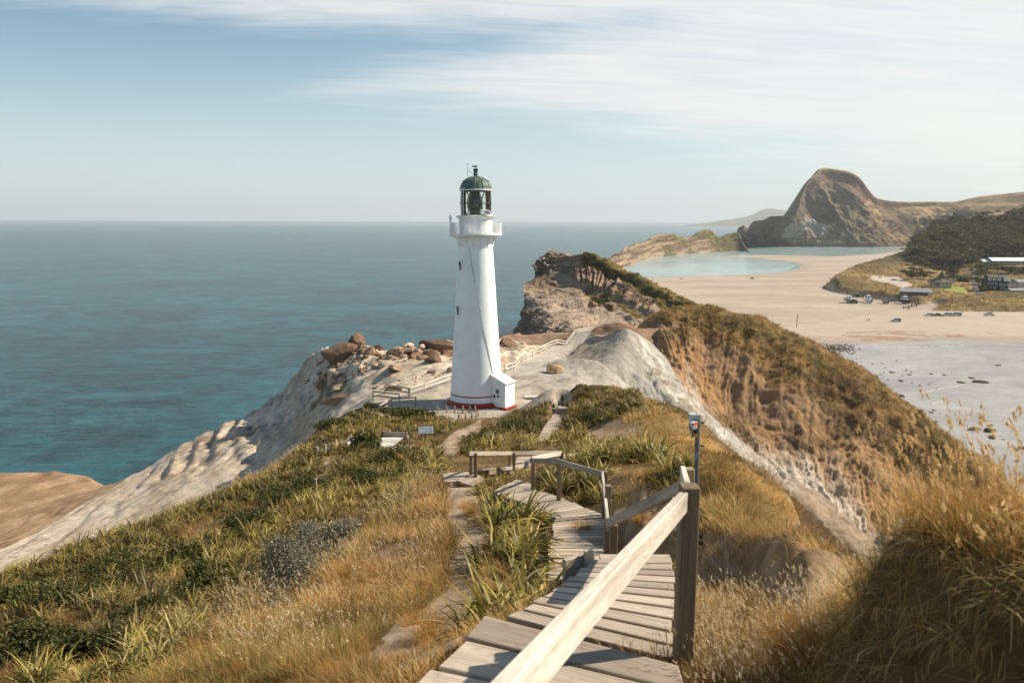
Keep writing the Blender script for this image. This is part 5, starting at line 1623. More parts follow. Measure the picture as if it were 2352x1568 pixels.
    post(*c3(298, 80), 24.2, 1.05); post(*c3(328, 80), 23.8, 1.05)
    post(*c3(578, 76), 26.0, 0.95); post(*c3(548, 80), 26.8, 0.95)
    post(*z5(1940, 1085), 34.0, 1.0)
    # handrails
    def rail(a, b, h=0.115, w=0.045, mat=M_RAIL, bev=0.005):
        m = MB(); m.beam(a, b, w, h); m.build('handrail', mat, root, bevel=bev)
    h1 = P(1571, 1150, 4.10)
    near = np.array((-0.42, 0.15, 49.62)) 
    d = P(1192, 1572, 1.72)
    rail(h1 + (h1 - d) * 0.02, d - (h1 - d) * 0.35, 0.108, 0.048)
    b0 = P(*c3(1640, 560), 4.22); MB().beam(b0 + (0, 0, 0.16), b0 - (0, 0, 0.0), 0.05, 0.09).build('brace', M_RAIL, root)
    rail(P(*c3(1672, 205), 7.38), P(*c3(1700, 330), 5.2), 0.14)
    rail(P(*c3(1690, 285), 7.0), P(*c3(1186, 530), 10.2), 0.115, mat=M_GREYW)
    rail(P(*c3(1190, 560), 10.25), P(*c3(1152, 212), 15.6), 0.115)
    rail(P(*c3(1150, 212), 15.6), P(*c3(862, 128), 17.75), 0.118, mat=M_GREYW)
    rail(P(*c3(858, 126), 17.7), P(*c3(684, 125), 19.5), 0.118, mat=M_GREYW)
    rail(P(*c3(690, 112), 19.6), P(*c3(884, 76), 21.4), 0.12)
    rail(P(*c3(858, 70), 29.0), P(*c3(560, 76), 26.4), 0.125, mat=M_GREYW)
    rail(P(*c3(560, 76), 26.4), P(*c3(286, 78), 23.9), 0.125, mat=M_GREYW)
    rail(P(*c3(700, 95), 28.0), P(*c3(895, 98), 23.0), 0.10, mat=M_GREYW)
    rail(P(*z5(1905, 1180), 22.5), P(*z5(2080, 1152), 28.0), 0.13, mat=M_GREYW)
    rail(P(*z5(1918, 1086), 33.8), P(*z5(2150, 1094), 36.0), 0.14, mat=M_GREYW)
    bolts = MB()
    for x, y in ((1596, 1230), (1597, 1245)):
        p = P(x, y, 4.1); bolts.tube([p, p + (0.04, -0.01, 0)], 0.012, 8)
    bolts.build('bolt', M_DARK, root)


make_boardwalk()


def make_plank_path():
    pts = [(1232, 1034, 36.5), (1243, 1020, 39.5), (1256, 1000, 44.5), (1268, 978, 51.5), (1280, 956, 60.0), (1291, 938, 68.0), (1295, 931, 71.0)]
    W = [0.46, 0.48, 0.46, 0.44, 0.43, 0.44, 0.44]
    P3 = np.array([P(*q) for q in pts])
    P3[:, 2] = [max(gz(p[0], p[1]) + 0.06, p[2] - 0.05) for p in P3]
    q = catmull(P3, 24)
    w = np.interp(np.linspace(0, 1, 24), np.linspace(0, 1, 7), W)
    d = np.gradient(q, axis=0); d[:, 2] = 0; d /= np.linalg.norm(d, axis=1)[:, None]
    s = np.stack([d[:, 1], -d[:, 0], d[:, 0] * 0], 1)
    root = thing('plank_path', tuple(q[0]), 'straight narrow plank path running down through flax to the lighthouse', 'boardwalk')
    m = MB(); planks(m, q - s * w[:, None], q + s * w[:, None], 0.19, 0.02)
    m.build('deck', M_WOOD, root)
    b = MB()
    for k in range(23):
        for sg in (-0.8, 0.8):
            b.beam(q[k] + s[k] * w[k] * sg - (0, 0, 0.12), q[k + 1] + s[k + 1] * w[k] * sg - (0, 0, 0.12), 0.05, 0.14)
    b.build('stringer', M_POST, root)
    WALK_DECKS.append(np.concatenate([(q - s * w[:, None])[:, :2], (q + s * w[:, None])[::-1, :2]]))


make_plank_path()


# ------------------------------------------------------------------ box on a galvanised pole
def make_pole_box():
    top, bot = P(1603, 963, 8.6), P(1597, 1200, 8.6)
    g = gz(bot[0], bot[1])
    root = thing('equipment_pole', (bot[0], bot[1], g), 'galvanised pole with orange-sided metal box and stickers behind the handrail', 'pole')
    ax = (top - bot); ax /= np.linalg.norm(ax)
    base = bot - ax * ((bot[2] - g + 0.3) / ax[2])
    MB().tube([base, top], 0.027, 16).build('pole', M_STEEL, root, True)
    cl = MB()
    for v in (970, 1023):
        p = P(1602, v, 8.6); cl.tube([p - ax * 0.012, p + ax * 0.012], 0.036, 14); cl.tube([p, p + (0.07, -0.01, 0)], 0.012, 6)
    cl.build('clamp', M_STEEL, root, True)
    # the box: orange end towards the viewer, pale front to the left
    k = lambda x, y: ((2680 + x / 4.355) / 1.7415, (1640 + y / 4.355) / 1.7415)
    a, b, c_ = P(*k(382, 350), 8.50), P(*k(482, 350), 8.56), P(*k(328, 320), 8.78)
    x = b - a; x[2] = 0; lx = np.linalg.norm(x); x /= lx
    y = c_ - a; y[2] = 0; ly = np.linalg.norm(y); y /= ly
    h = np.linalg.norm(P(*k(382, 222), 8.5) - P(*k(382, 478), 8.5))
    cen = P(*k(382, 350), 8.5) + x * lx / 2 + y * ly / 2
    up = np.array((0, 0, 1.0))
    box = MB().frame_box(cen, x * lx / 2, y * ly / 2, up * h / 2).build('box', plain('box_grey', (0.42, 0.42, 0.42), 0.45, 0.1), root, bevel=0.006)
    nx = np.cross(x, up); nx = nx if nx[1] < 0 else -nx
    ny = np.cross(y, up); ny = ny if ny[0] < 0 else -ny
    MB().frame_box(cen - y * (ly / 2 + 0.004), x * lx * 0.485, nx * 0.003, up * h * 0.485).build('end_panel', plain('orange_rust', (0.36, 0.125, 0.035), 0.55, 0.25, 14.0), box)
    ef = cen - y * (ly / 2 + 0.010)
    st = MB(); r = 0.026
    disc = lambda c0, rr, n=18, sy=1.25: [c0 + x * rr * math.cos(t) + up * rr * sy * math.sin(t) for t in np.linspace(0, 2 * math.pi, n, False)]
    q = ef - x * 0.004 + up * h * 0.27
    st.extrude(disc(q, 0.033), nx * 0.002)
    stk = st.build('sticker', plain('sticker_white', (0.75, 0.75, 0.75), 0.4, 0.05), box)
    MB().extrude([q + x * 0.033 * math.cos(t) + up * (0.008 + 0.034 * math.sin(t)) + nx * 0.003 for t in np.linspace(0, math.pi, 12)], nx * 0.002).build('sticker_cap', plain('sticker_orange', (0.62, 0.12, 0.03), 0.4, 0.1), stk)
    dt = MB()
    for dx, dz in ((-0.016, -0.006), (0.0, -0.004), (0.016, -0.006), (-0.01, -0.02), (0.008, -0.02), (-0.002, -0.032)):
        dt.extrude(disc(q + x * dx + up * dz + nx * 0.003, 0.0042, 8), nx * 0.002)
    dt.build('sticker_dots', M_DARK, stk)
    lt = MB(); lt.frame_box(ef + x * 0.012 - up * h * 0.10 + nx * 0.012, x * 0.020, nx * 0.012, up * 0.026); lt.frame_box(ef - x * 0.028 - up * h * 0.04 + nx * 0.008, x * 0.014, nx * 0.008, up * 0.010)
    lt.build('lock', M_DARK, box)
    ff = cen + ny * 0
    ff = cen - x * (lx / 2 + 0.004)
    MB().frame_box(ff, ny * 0.003, y * ly * 0.47, up * h * 0.47).build('front_panel', plain('front_white', (0.66, 0.67, 0.70), 0.4, 0.05), box)
    m1 = MB()
    for kk in range(4):
        m1.frame_box(ff - x * 0.006 + up * h * (0.10 - 0.055 * kk) - y * 0.01 * 0, ny * 0.002, y * ly * 0.36, up * h * 0.018)
    m1.build('front_text', plain('text_navy', (0.05, 0.05, 0.12), 0.4, 0.1), box)
    MB().extrude([ff - x * 0.006 + y * ly * 0.32 * math.cos(t) + up * (h * 0.16 * math.sin(t) - h * 0.27) for t in np.linspace(0, 2 * math.pi, 16, False)], -x * 0.002).build('yellow_label', plain('label_yellow', (0.75, 0.60, 0.05), 0.4, 0.05), box)
    hd = MB(); q = cen + up * (h / 2 + 0.035) + x * 0.01
    hd.box(q, (0.11, 0.10, 0.05)); hd.build('aerial_housing', plain('housing_white', (0.5, 0.5, 0.5), 0.4, 0.1), box)
    cbl = MB(); cbl.tube([q + (0.02, 0, 0.03), q + (0.07, 0.0, -0.005), top - ax * 0.05 + (-0.03, -0.02, 0), q + (0.06, 0.02, -0.06)], 0.008, 6); cbl.build('cable', M_DARK, box)
    # blue sticker on the pole
    q = P(*k(456, 808), 8.56)
    s2 = MB(); s2.extrude([q + np.array((1, 0, 0)) * 0.017 * math.cos(t) * (1 - 0.3 * max(0, math.sin(t))) + ax * (0.045 * math.sin(t)) for t in np.linspace(0, 2 * math.pi, 16, False)], (0, -0.004, 0))
    s2 = s2.build('blue_sticker', plain('sticker_blue', (0.34, 0.42, 0.50), 0.4, 0.15, 30.0), root)
    d2 = MB()
    for dx, dz in ((-0.008, -0.015), (0.006, -0.012), (-0.002, -0.032), (0.01, -0.03)):
        d2.box(q + (dx, -0.006, dz), (0.006, 0.003, 0.012))
    d2.build('sticker_dots', M_DARK, s2)
    # scratched writing down the pole
    wr = MB()
    x0 = [k(490 + 8 * math.sin(i * 2.3), 600 + i * 9) for i in range(22)]
    wr.tube([P(u, v, 8.555) for u, v in x0], 0.0035, 4); wr.build('scratched_writing', M_STEEL, root)


make_pole_box()

# ------------------------------------------------------------------ plants
M_LEAF = leafy('flax_leaf', 0.22, 0.45, 0.25)
M_GRASS = leafy('dry_grass', 0.35, 0.6, 0.15)
M_SCRUB = leafy('scrub_leaf', 0.2, 0.6, 0.15)


def blades(base, azim, length, width, lean, curl, segs, colr, tipcol=None, fold=0.0):
    """Bent tapering blades: base (n,3), the others (n,). Returns verts, quads, colours."""
    n = len(base)
    t = np.linspace(0, 1, segs + 1)
    ang = lean[:, None] + curl[:, None] * t[None] ** 1.3
    step = (length / segs)[:, None]
    hx = np.concatenate([np.zeros((n, 1)), np.cumsum(np.sin(ang[:, 1:]) * step, 1)], 1)
    hz = np.concatenate([np.zeros((n, 1)), np.cumsum(np.cos(ang[:, 1:]) * step, 1)], 1)
    dx, dy = np.cos(azim)[:, None], np.sin(azim)[:, None]
    c = np.stack([base[:, 0:1] + dx * hx, base[:, 1:2] + dy * hx, base[:, 2:3] + hz], -1)
    tw = azim + RNG.normal(0, 0.5, n)
    w = width[:, None] * (0.55 + 0.6 * t * (1 - t) * 2)[None] * np.clip((1 - t ** 3), 0.04, 1)[None] * 0.5
    sx, sy = -np.sin(tw)[:, None] * w, np.cos(tw)[:, None] * w
    s = np.stack([sx, sy, np.full_like(sx, 0) + fold * w], -1)
    v = np.stack([c - s, c + s], 2).reshape(-1, 3)
    m = (segs + 1) * 2
    k = np.arange(segs) * 2
    q = np.stack([k, k + 1, k + 3, k + 2], 1)
    f = (np.arange(n)[:, None, None] * m + q[None]).reshape(-1, 4)
    cc = np.repeat(colr[:, None], segs + 1, 1)
    if tipcol is not None:
        cc = cc + (tipcol[:, None] - cc) * (t ** 1.5)[None, :, None]
    cc = np.repeat(cc[:, :, None], 2, 2).reshape(-1, 3)
    return v, f, cc


class Heap:
    def __init__(s): s.v, s.f, s.c, s.n = [], [], [], 0
    def add(s, v, f, c):
        s.v.append(v); s.f.append(f + s.n); s.c.append(c); s.n += len(v)
    def build(s, name, mat, parent=None, origin=None):
        return mesh_object(name, np.concatenate(s.v), np.concatenate(s.f), mat, parent, col=np.concatenate(s.c), origin=origin)


FLAX_G = np.array([(0.165, 0.155, 0.030), (0.115, 0.118, 0.026), (0.235, 0.205, 0.045), (0.078, 0.086, 0.022), (0.32, 0.265, 0.085)])
FLAX_D = np.array([(0.30, 0.215, 0.10), (0.22, 0.12, 0.05), (0.36, 0.28, 0.15)])


def flax_parts(n_leaf, size, seed):
    """One flax clump at the origin: arching strap leaves in fans, some dead."""
    r = np.random.default_rng(seed)
    nf = max(3, n_leaf // 9)
    fx = r.normal(0, 0.13 * size, (nf, 2))
    fa = r.uniform(0, 2 * math.pi, nf)
    fi = r.integers(0, nf, n_leaf)
    az = fa[fi] + np.where(r.random(n_leaf) < 0.5, 0, math.pi) + r.normal(0, 0.6, n_leaf)
    base = np.zeros((n_leaf, 3)); base[:, :2] = fx[fi] + r.normal(0, 0.03 * size, (n_leaf, 2))
    L = size * r.uniform(0.55, 1.05, n_leaf)
    lean = np.abs(r.normal(0.48, 0.28, n_leaf)); curl = r.uniform(0.5, 2.0, n_leaf)
    g = FLAX_G[r.integers(0, 5, n_leaf)] * r.uniform(0.7, 1.25, (n_leaf, 1)) * np.array((0.98, 0.90, 0.80))
    dead = r.random(n_leaf) < 0.20
    g[dead] = FLAX_D[r.integers(0, 3, dead.sum())]
    lean[dead] += 0.5
    tip = g * 1.2 + np.array((0.085, 0.06, 0.008))  # sunlit highlights painted in as brighter leaf tips
    return base, az, L, lean, curl, g, tip


def flax_mesh(name, n_leaf, size, seed, w=0.042, segs=4):
    base, az, L, lean, curl, g, tip = flax_parts(n_leaf, size, seed)
    return blades(base, az, L, np.full(len(az), w), lean, curl, segs, g, tip, 0.5)


Z_FLAX = [  # thick flax; (polygon in the photograph, nearest, farthest, clumps per square metre)
    ([(-200, 1330), (60, 1310), (300, 1222), (480, 1150), (640, 1095), (760, 1085), (1000, 1050), (1015, 1100), (960, 1130), (870, 1150), (720, 1215), (640, 1300), (560, 1370), (430, 1480), (330, 1580), (-200, 1580)], 8, 45, 4.2),
    ([(860, 1180), (900, 1150), (980, 1150), (990, 1200), (930, 1230), (850, 1235)], 14, 30, 2.0),
    ([(640, 1085), (735, 1010), (835, 935), (900, 905), (990, 940), (1060, 985), (1000, 1020), (1020, 1055), (1000, 1080), (760, 1090)], 30, 75, 1.7),
    ([(760, 1060), (900, 1045), (1030, 1050), (1025, 1095), (900, 1110), (770, 1105)], 26, 50, 2.6),
    ([(1035, 1052), (1060, 1015), (1130, 975), (1200, 940), (1255, 912), (1283, 925), (1275, 960), (1240, 1010), (1215, 1040), (1085, 1052)], 30, 72, 1.9),
    ([(1252, 1030), (1275, 985), (1300, 930), (1340, 890), (1460, 900), (1475, 935), (1420, 955), (1360, 985), (1325, 1020)], 33, 72, 1.9),
    ([(1235, 1125), (1290, 1060), (1320, 1030), (1420, 1012), (1520, 1045), (1575, 1090), (1565, 1120), (1520, 1150), (1460, 1120), (1400, 1135), (1385, 1160), (1300, 1150)], 12, 33, 2.6),
    ([(1085, 1130), (1135, 1118), (1210, 1168), (1270, 1195), (1270, 1250), (1258, 1300), (1335, 1345), (1330, 1470), (1180, 1490), (1090, 1470), (1092, 1390), (1105, 1250)], 5.0, 19, 4.2),
    ([(1100, 1110), (1150, 1085), (1210, 1075), (1218, 1100), (1140, 1118), (1090, 1150), (1070, 1150)], 19, 30, 2.0),
    ([(1480, 1000), (1580, 1060), (1700, 1150), (1600, 1120)], 12, 40, 0.12),
    ([(800, 1400), (900, 1420), (880, 1470), (800, 1460)], 6, 14, 0.5),
]
Z_SILVER = [(600, 1400), (640, 1330), (720, 1262), (800, 1222), (828, 1230), (800, 1262), (720, 1330), (640, 1400)]


def decks_clear(x, y, m=0.18):
    ok = np.ones(x.shape, bool)
    for d in WALK_DECKS:
        pl = [tuple(q) for q in d]
        near = (x > d[:, 0].min() - 1) & (x < d[:, 0].max() + 1) & (y > d[:, 1].min() - 1) & (y < d[:, 1].max() + 1)
        if near.any():
            xi, yi = x[near], y[near]
            bad = in_poly(xi, yi, pl) | (seg_dist(xi, yi, pl + [pl[0]]) < m)
            ok[np.where(near)[0][bad]] = False
    return ok


def path_clear(x, y, z, wob=10):
    u, v = proj(np.stack([x, y, z], -1))
    r = np.hypot(x, y)
    uw = u + vnoise(np.stack([x * 2, y * 2, x * 0], -1), 3) * wob * 12 / np.maximum(r, 6)
    bad = np.zeros(x.shape, bool)
    for k, poly in enumerate(Z_PATH):
        bad |= in_poly(uw, v, poly) & (r < (30 if k < 2 else 75))
    bad |= in_poly(uw, v, Z_HOLLOW) & (r < 60)
    bad |= in_poly(uw, v, Z_BANK) & (r < 9.2) & (r > 3.6)
    bad |= in_poly(uw, v, Z_DIRT) & (r < 17)
    bad |= (np.hypot(x - LH[0], y - LH[1]) < 9.2) | (y > 78)
    bad |= seg_dist(x, y, [(-24, 77), (-12, 78.5), (-3, 83), (4, 84), (8, 80), (7, 74), (0.5, 70.5)]) < 2.6
    return ~bad


def scatter(poly, y0, y1, dens, seed):
    """Random ground points inside a patch."""
    r = np.random.default_rng(seed)
    x0, x1 = -75.0, 20.0
    n = int((x1 - x0) * (y1 - y0) * dens)
    x, y = r.uniform(x0, x1, n), r.uniform(y0, y1, n)
    u, v = proj(np.stack([x, y, np.full(n, 40.0)], -1))
    z = height(x, y)
    u, v = proj(np.stack([x, y, z], -1))
    k = in_poly(u, v, poly)
    return x[k], y[k], z[k]


def make_flax():
    variants = []
    for k in range(6):
        v, f, c = flax_mesh('flax_plant', 56, 0.90, 100 + k, 0.046, 5)
        variants.append((v, f, c))
    P_, zone = [], []
    for i, (poly, y0, y1, dens) in enumerate(Z_FLAX):
        x, y, z = scatter(poly, y0, y1, dens, 300 + i)
        keep = decks_clear(x, y, 0.30) & path_clear(x, y, z) & (rock_mask(x, y, z) < 0.5)
        patch = fbm(np.stack([x * 0.22, y * 0.22, x * 0], -1), 3, 50 + i)
        if i in (0, 2): keep &= patch > -0.45
        u, v = proj(np.stack([x, y, z], -1))
        keep &= ~in_poly(u, v, [(600, 1420), (620, 1330), (720, 1250), (830, 1205), (850, 1240), (760, 1340), (680, 1430)])
        P_.append(np.stack([x, y, z], 1)[keep]); zone.append(np.full(keep.sum(), i))
    P_, zone = np.concatenate(P_), np.concatenate(zone)
    # the plants that show largest are plants of their own; the thicket behind is one mass
    r = np.random.default_rng(5)
    dist = np.hypot(P_[:, 0], P_[:, 1])
    u, v = proj(P_)
    inview = (u > -20) & (u < 2370) & (v < 1600)
    alone = np.zeros(len(P_), bool)
    for i, cnt in ((0, 30), (1, 8), (6, 46), (7, 60), (8, 14), (9, 6), (10, 5)):
        idx = np.where((zone == i) & inview)[0]
        alone[idx[np.argsort(dist[idx])][:cnt]] = True
    txt = {0: ('dark green flax clump on the slope at the lower left', 'flax on the lower left slope'),
           1: ('yellow-green flax clump amid golden grass beside the dirt path', 'flax clumps in the golden grass'),
           6: ('tall pale-leaved flax clump on the bank right of the middle handrail', 'flax on the bank right of the boardwalk'),
           7: ('broad glossy flax clump between dirt path and boardwalk', 'flax between path and boardwalk'),
           8: ('flax clump below the far zigzag platform', 'flax below the far platform'),
           9: ('small isolated flax clump on the golden right slope', 'isolated flax on the right slope'),
           10: ('small flax clump in seeding grass at the edge of the dirt path', 'small flax by the dirt path')}
    base_obj = {}
    for j in np.where(alone)[0]:
        k = int(r.integers(0, 6))
        if k not in base_obj:
            vv, ff, cc = variants[k]
            o = mesh_object('flax_plant', vv, ff, M_LEAF, col=cc)
            base_obj[k] = o
        else:
            o = base_obj[k].copy(); COL.objects.link(o)
        o.location = P_[j] - np.array((0, 0, 0.05))
        s = r.uniform(0.55, 1.15) * (1.08 if zone[j] in (6, 7) else 0.75)
        o.scale = (s, s, s * r.uniform(0.85, 1.1)); o.rotation_euler = (r.normal(0, 0.08), r.normal(0, 0.08), r.uniform(0, 6.28))
        lab, grp = txt[int(zone[j])]
        tag(o, lab, 'flax plant', grp)
    h = Heap()
    tone = np.clip(fbm(P_ * np.array((0.16, 0.16, 0)), 3, 66) * 1.6, -0.9, 0.7)
    for j in np.where(~alone)[0]:
        far = dist[j] > 30
        vv, ff, cc = flax_far[int(r.integers(0, 5))] if far else variants[int(r.integers(0, 6))]
        s = r.uniform(0.5, 1.1) * (0.95 if far else 0.78)
        a = r.uniform(0, 6.28); ca, sa = math.cos(a), math.sin(a)
        q = vv * s
        q = np.stack([q[:, 0] * ca - q[:, 1] * sa, q[:, 0] * sa + q[:, 1] * ca, q[:, 2] * r.uniform(0.8, 1.1)], 1) + P_[j]
        h.add(q, ff, cc * r.uniform(0.5, 1.2) * (0.95 + 0.5 * float(tone[j])) * np.array((1.0, r.uniform(0.86, 1.02), 1.0)))
    tag(h.build('flax_thicket', M_LEAF), 'dense low flax thicket covering the slopes of the headland', 'flax', kind='stuff')
    return P_, zone


flax_far = [flax_mesh('f', 40, 0.90, 400 + k, 0.062, 4) for k in range(5)]
FLAX_P, FLAX_ZONE = make_flax()


# ------------------------------------------------------------------ dry grass
GOLD = np.array([(0.50, 0.285, 0.080), (0.40, 0.215, 0.058), (0.55, 0.36, 0.135), (0.30, 0.150, 0.045), (0.58, 0.42, 0.20)])
GREENISH = np.array([(0.22, 0.20, 0.05), (0.15, 0.155, 0.035), (0.29, 0.24, 0.07)])


def grass_colors(r, n, green=0.15):
    c = GOLD[r.integers(0, 5, n)]
    k = r.random(n) < green
    c = c.copy(); c[k] = GREENISH[r.integers(0, 3, k.sum())]
    return c * r.uniform(0.75, 1.2, (n, 1))


def tufts(h, base, r, per, L, W, droop=1.0, spread=0.12, green=0.15, lean0=0.0, segs=3, bias=None, tint=None):
    """per blades round each base point; L, W arrays per tuft."""
    n = len(base)
    b = np.repeat(base, per, 0)
    m = n * per
    az = r.uniform(0, 2 * math.pi, m)
    rad = np.abs(r.normal(0, 1, m)) * np.repeat(spread, per)
    b[:, 0] += np.cos(az) * rad; b[:, 1] += np.sin(az) * rad
    LL = np.repeat(L, per) * r.uniform(0.55, 1.15, m)
    WW = np.repeat(W, per) * r.uniform(0.7, 1.3, m)
    lean = np.abs(r.normal(0.22, 0.2, m)) + lean0 + rad / (np.repeat(spread, per) * 3 + 1e-6) * 0.35
    curl = r.uniform(0.2, 1.3, m) * droop
    if bias is not None:
        az = bias + r.normal(0, 1.5, m)
    g = np.repeat(green, per) if hasattr(green, '__len__') else green
    c = GOLD[r.integers(0, 5, m)] * np.ones((m, 1))
    k = r.random(m) < g
    c[k] = GREENISH[r.integers(0, 3, k.sum())]
    tone = np.repeat(r.uniform(0.72, 1.2, n) * (1.0 + 0.42 * np.clip(vnoise(base * np.array((0.9, 0.9, 0.0)), 14) * 1.4, -1, 0.6)), per)
    c = c * tone[:, None] * r.uniform(0.8, 1.15, (m, 1))
    if tint is not None: c = c * tint
    v, f, cc = blades(b, az, LL, WW, lean, curl, segs, c, c * 1.15)
    h.add(v, f, cc)


def seed_heads(h, base, r, L, lean, az, size, fluffy=7, curl=0.5, tone=1.0, wst=0.003):
    """Stalks that carry a feathery head."""
    n = len(base)
    cst = np.array((0.50, 0.33, 0.14)) * r.uniform(0.7, 1.15, (n, 1))
    crl = r.uniform(0.1, 1.0, n) * curl
    v, f, c = blades(base, az, L, np.full(n, wst) if not hasattr(wst, '__len__') else wst, lean, crl, 5, cst)
    h.add(v, f, c)
    ctr = v.reshape(n, 6, 2, 3).mean(2)
    tip, pre = ctr[:, 5], ctr[:, 4]
    d = tip - pre; d /= np.linalg.norm(d, axis=1)[:, None] + 1e-9
    m = n * fluffy
    t = np.tile(np.linspace(-1.0, 0.5, fluffy), n)
    sz = np.repeat(size, fluffy)
    D = np.repeat(d, fluffy, 0)
    cen = np.repeat(tip, fluffy, 0) + D * (t * sz)[:, None] + r.normal(0, 0.10, (m, 3)) * sz[:, None]
    side = r.normal(0, 1, (m, 3)); side -= D * np.einsum('ij,ij->i', side, D)[:, None]
    side /= np.linalg.norm(side, axis=1)[:, None] + 1e-9
    ax = D + side * 0.55
    ww = np.cross(ax, r.normal(0, 1, (m, 3))); ww /= np.linalg.norm(ww, axis=1)[:, None] + 1e-9
    taper = (1 - np.abs(t + 0.2) * 0.65)
    a, b = ax * (sz * 0.42 * taper)[:, None], ww * (sz * 0.15 * taper)[:, None]
    q = np.stack([cen - a, cen - b * 1.0, cen + a, cen + b], 1).reshape(-1, 3)
    f = np.arange(m * 4).reshape(-1, 4)
    col = np.array((0.72, 0.56, 0.36)) * r.uniform(0.72, 1.2, (m, 1)) * tone
    h.add(q, f, np.repeat(col, 4, 0))


G_DENSE = [[(330, 1580), (430, 1480), (560, 1370), (680, 1420), (760, 1330), (850, 1215), (900, 1130), (960, 1100), (1040, 1120), (1045, 1200), (1064, 1280), (1010, 1400), (900, 1500), (880, 1580)],
           [(1480, 915), (1560, 955), (1660, 1040), (1840, 1175), (1810, 1195), (1640, 1200), (1575, 1120), (1420, 985)],
           [(1600, 1300), (1700, 1300), (1800, 1400), (1960, 1480), (1960, 1600), (1400, 1600), (1560, 1540)]]


def make_grass():
    r = np.random.default_rng(21)
    # candidate tufts: spacing grows with distance
    N = 62000
    th = r.uniform(R_(-47), R_(46), N)
    lr = r.uniform(math.log(3.0), math.log(76), N)
    x, y = np.sin(th) * np.exp(lr), np.cos(th) * np.exp(lr)
    z = height(x, y)
    dist = np.hypot(x, y)
    ok = decks_clear(x, y, 0.06) & path_clear(x, y, z) & (rock_mask(x, y, z) < 0.5) & (z > 6)
    u, v = proj(np.stack([x, y, z], -1))
    dense = np.zeros(N, bool)
    for poly in G_DENSE: dense |= in_poly(u, v, poly)
    patch = fbm(np.stack([x * 0.35, y * 0.35, x * 0], -1), 4, 77)
    keep = ok & (dense | (r.random(N) < 0.42 + 0.7 * patch))
    keep &= ~((u > 1560) & (v > 1180) & (dist < 3.6)) 
    keep &= ~(dense & (u < 1480) & (patch < -0.30))
    # slopes that are too steep stay bare
    x, y, z, dist, u, v, dense, patch = (q[keep] for q in (x, y, z, dist, u, v, dense, patch))
    n = len(x)
    base = np.stack([x, y, z - 0.03], 1)
    h = Heap()
    green = np.clip(0.18 + 0.5 * fbm(np.stack([x * 0.5, y * 0.5, x * 0], -1), 3, 88), 0.02, 0.7)
    tone = 1.0
    for a, b, per, L0, W0 in ((0, 9, 34, 0.30, 0.0052), (9, 18, 24, 0.36, 0.0085), (18, 36, 18, 0.42, 0.016), (36, 80, 13, 0.50, 0.034)):
        k = (dist >= a) & (dist < b)
        L = L0 * r.uniform(0.6, 1.25, k.sum()) * np.where(dense[k], 1.0, 0.8)
        slope = (u[k] > 1480)
        L = np.where(slope & (dist[k] > 12), L * 0.7, L)
        L = np.where((u[k] > 1560) & (dist[k] < 9.5), L * 0.55, L)
        L = L * (0.75 + 0.6 * np.clip(vnoise(np.stack([x[k] * 1.1, y[k] * 1.1, x[k] * 0], -1), 12), -0.5, 1))
        sp = np.clip(dist[k] * 0.0085, 0.05, 0.34)
        tufts(h, base[k], r, per, L, np.full(k.sum(), W0), 1.0, sp, green[k])
    o = h.build('grass', M_GRASS)
    tag(o, 'dry golden grass over the headland slopes', 'grass', kind='stuff')
    # seed heads over the thick grass
    h = Heap()
    pick = dense & (dist < 34) & (u < 1480)
    k = np.where(pick)[0]
    pn = fbm(np.stack([x[k] * 0.8, y[k] * 0.8, x[k] * 0], -1), 3, 91)
    k = np.concatenate([k, k]); pn = np.concatenate([pn, pn]); k = k[r.random(len(k)) < 0.38 + 1.2 * pn]
    b = base[k] + np.concatenate([r.normal(0, 0.12, (len(k), 2)), np.zeros((len(k), 1))], 1)
    ds = dist[k]
    seed_heads(h, b, r, r.uniform(0.42, 0.78, len(k)), np.abs(r.normal(0.16, 0.14, len(k))), r.normal(2.6, 1.0, len(k)), np.clip(0.022 + 0.0014 * ds, 0.022, 0.06) * r.uniform(0.7, 1.25, len(k)), 7, 0.9, 1.0, np.clip(0.00035 * ds, 0.0025, 0.010))
    kk = np.where((u > 1590) & (u < 1980) & (v > 1330) & (dist < 6) & (patch > -0.1))[0]
    kk = np.repeat(kk, 2)
    b = base[kk] + np.concatenate([r.normal(0, 0.09, (len(kk), 2)), np.zeros((len(kk), 1))], 1)
    okd = decks_clear(b[:, 0], b[:, 1], 0.05)
    b = b[okd]; kk = kk[okd]
    seed_heads(h, b, r, r.uniform(0.14, 0.38, len(kk)), np.abs(r.normal(0.14, 0.12, len(kk))), r.normal(2.6, 1.2, len(kk)), r.uniform(0.015, 0.030, len(kk)), 8, 0.7, 1.0, 0.0022)
    tag(h.build('seed_heads', M_GRASS), 'pale seed heads standing over the dry grass', 'grass', kind='stuff')


make_grass()


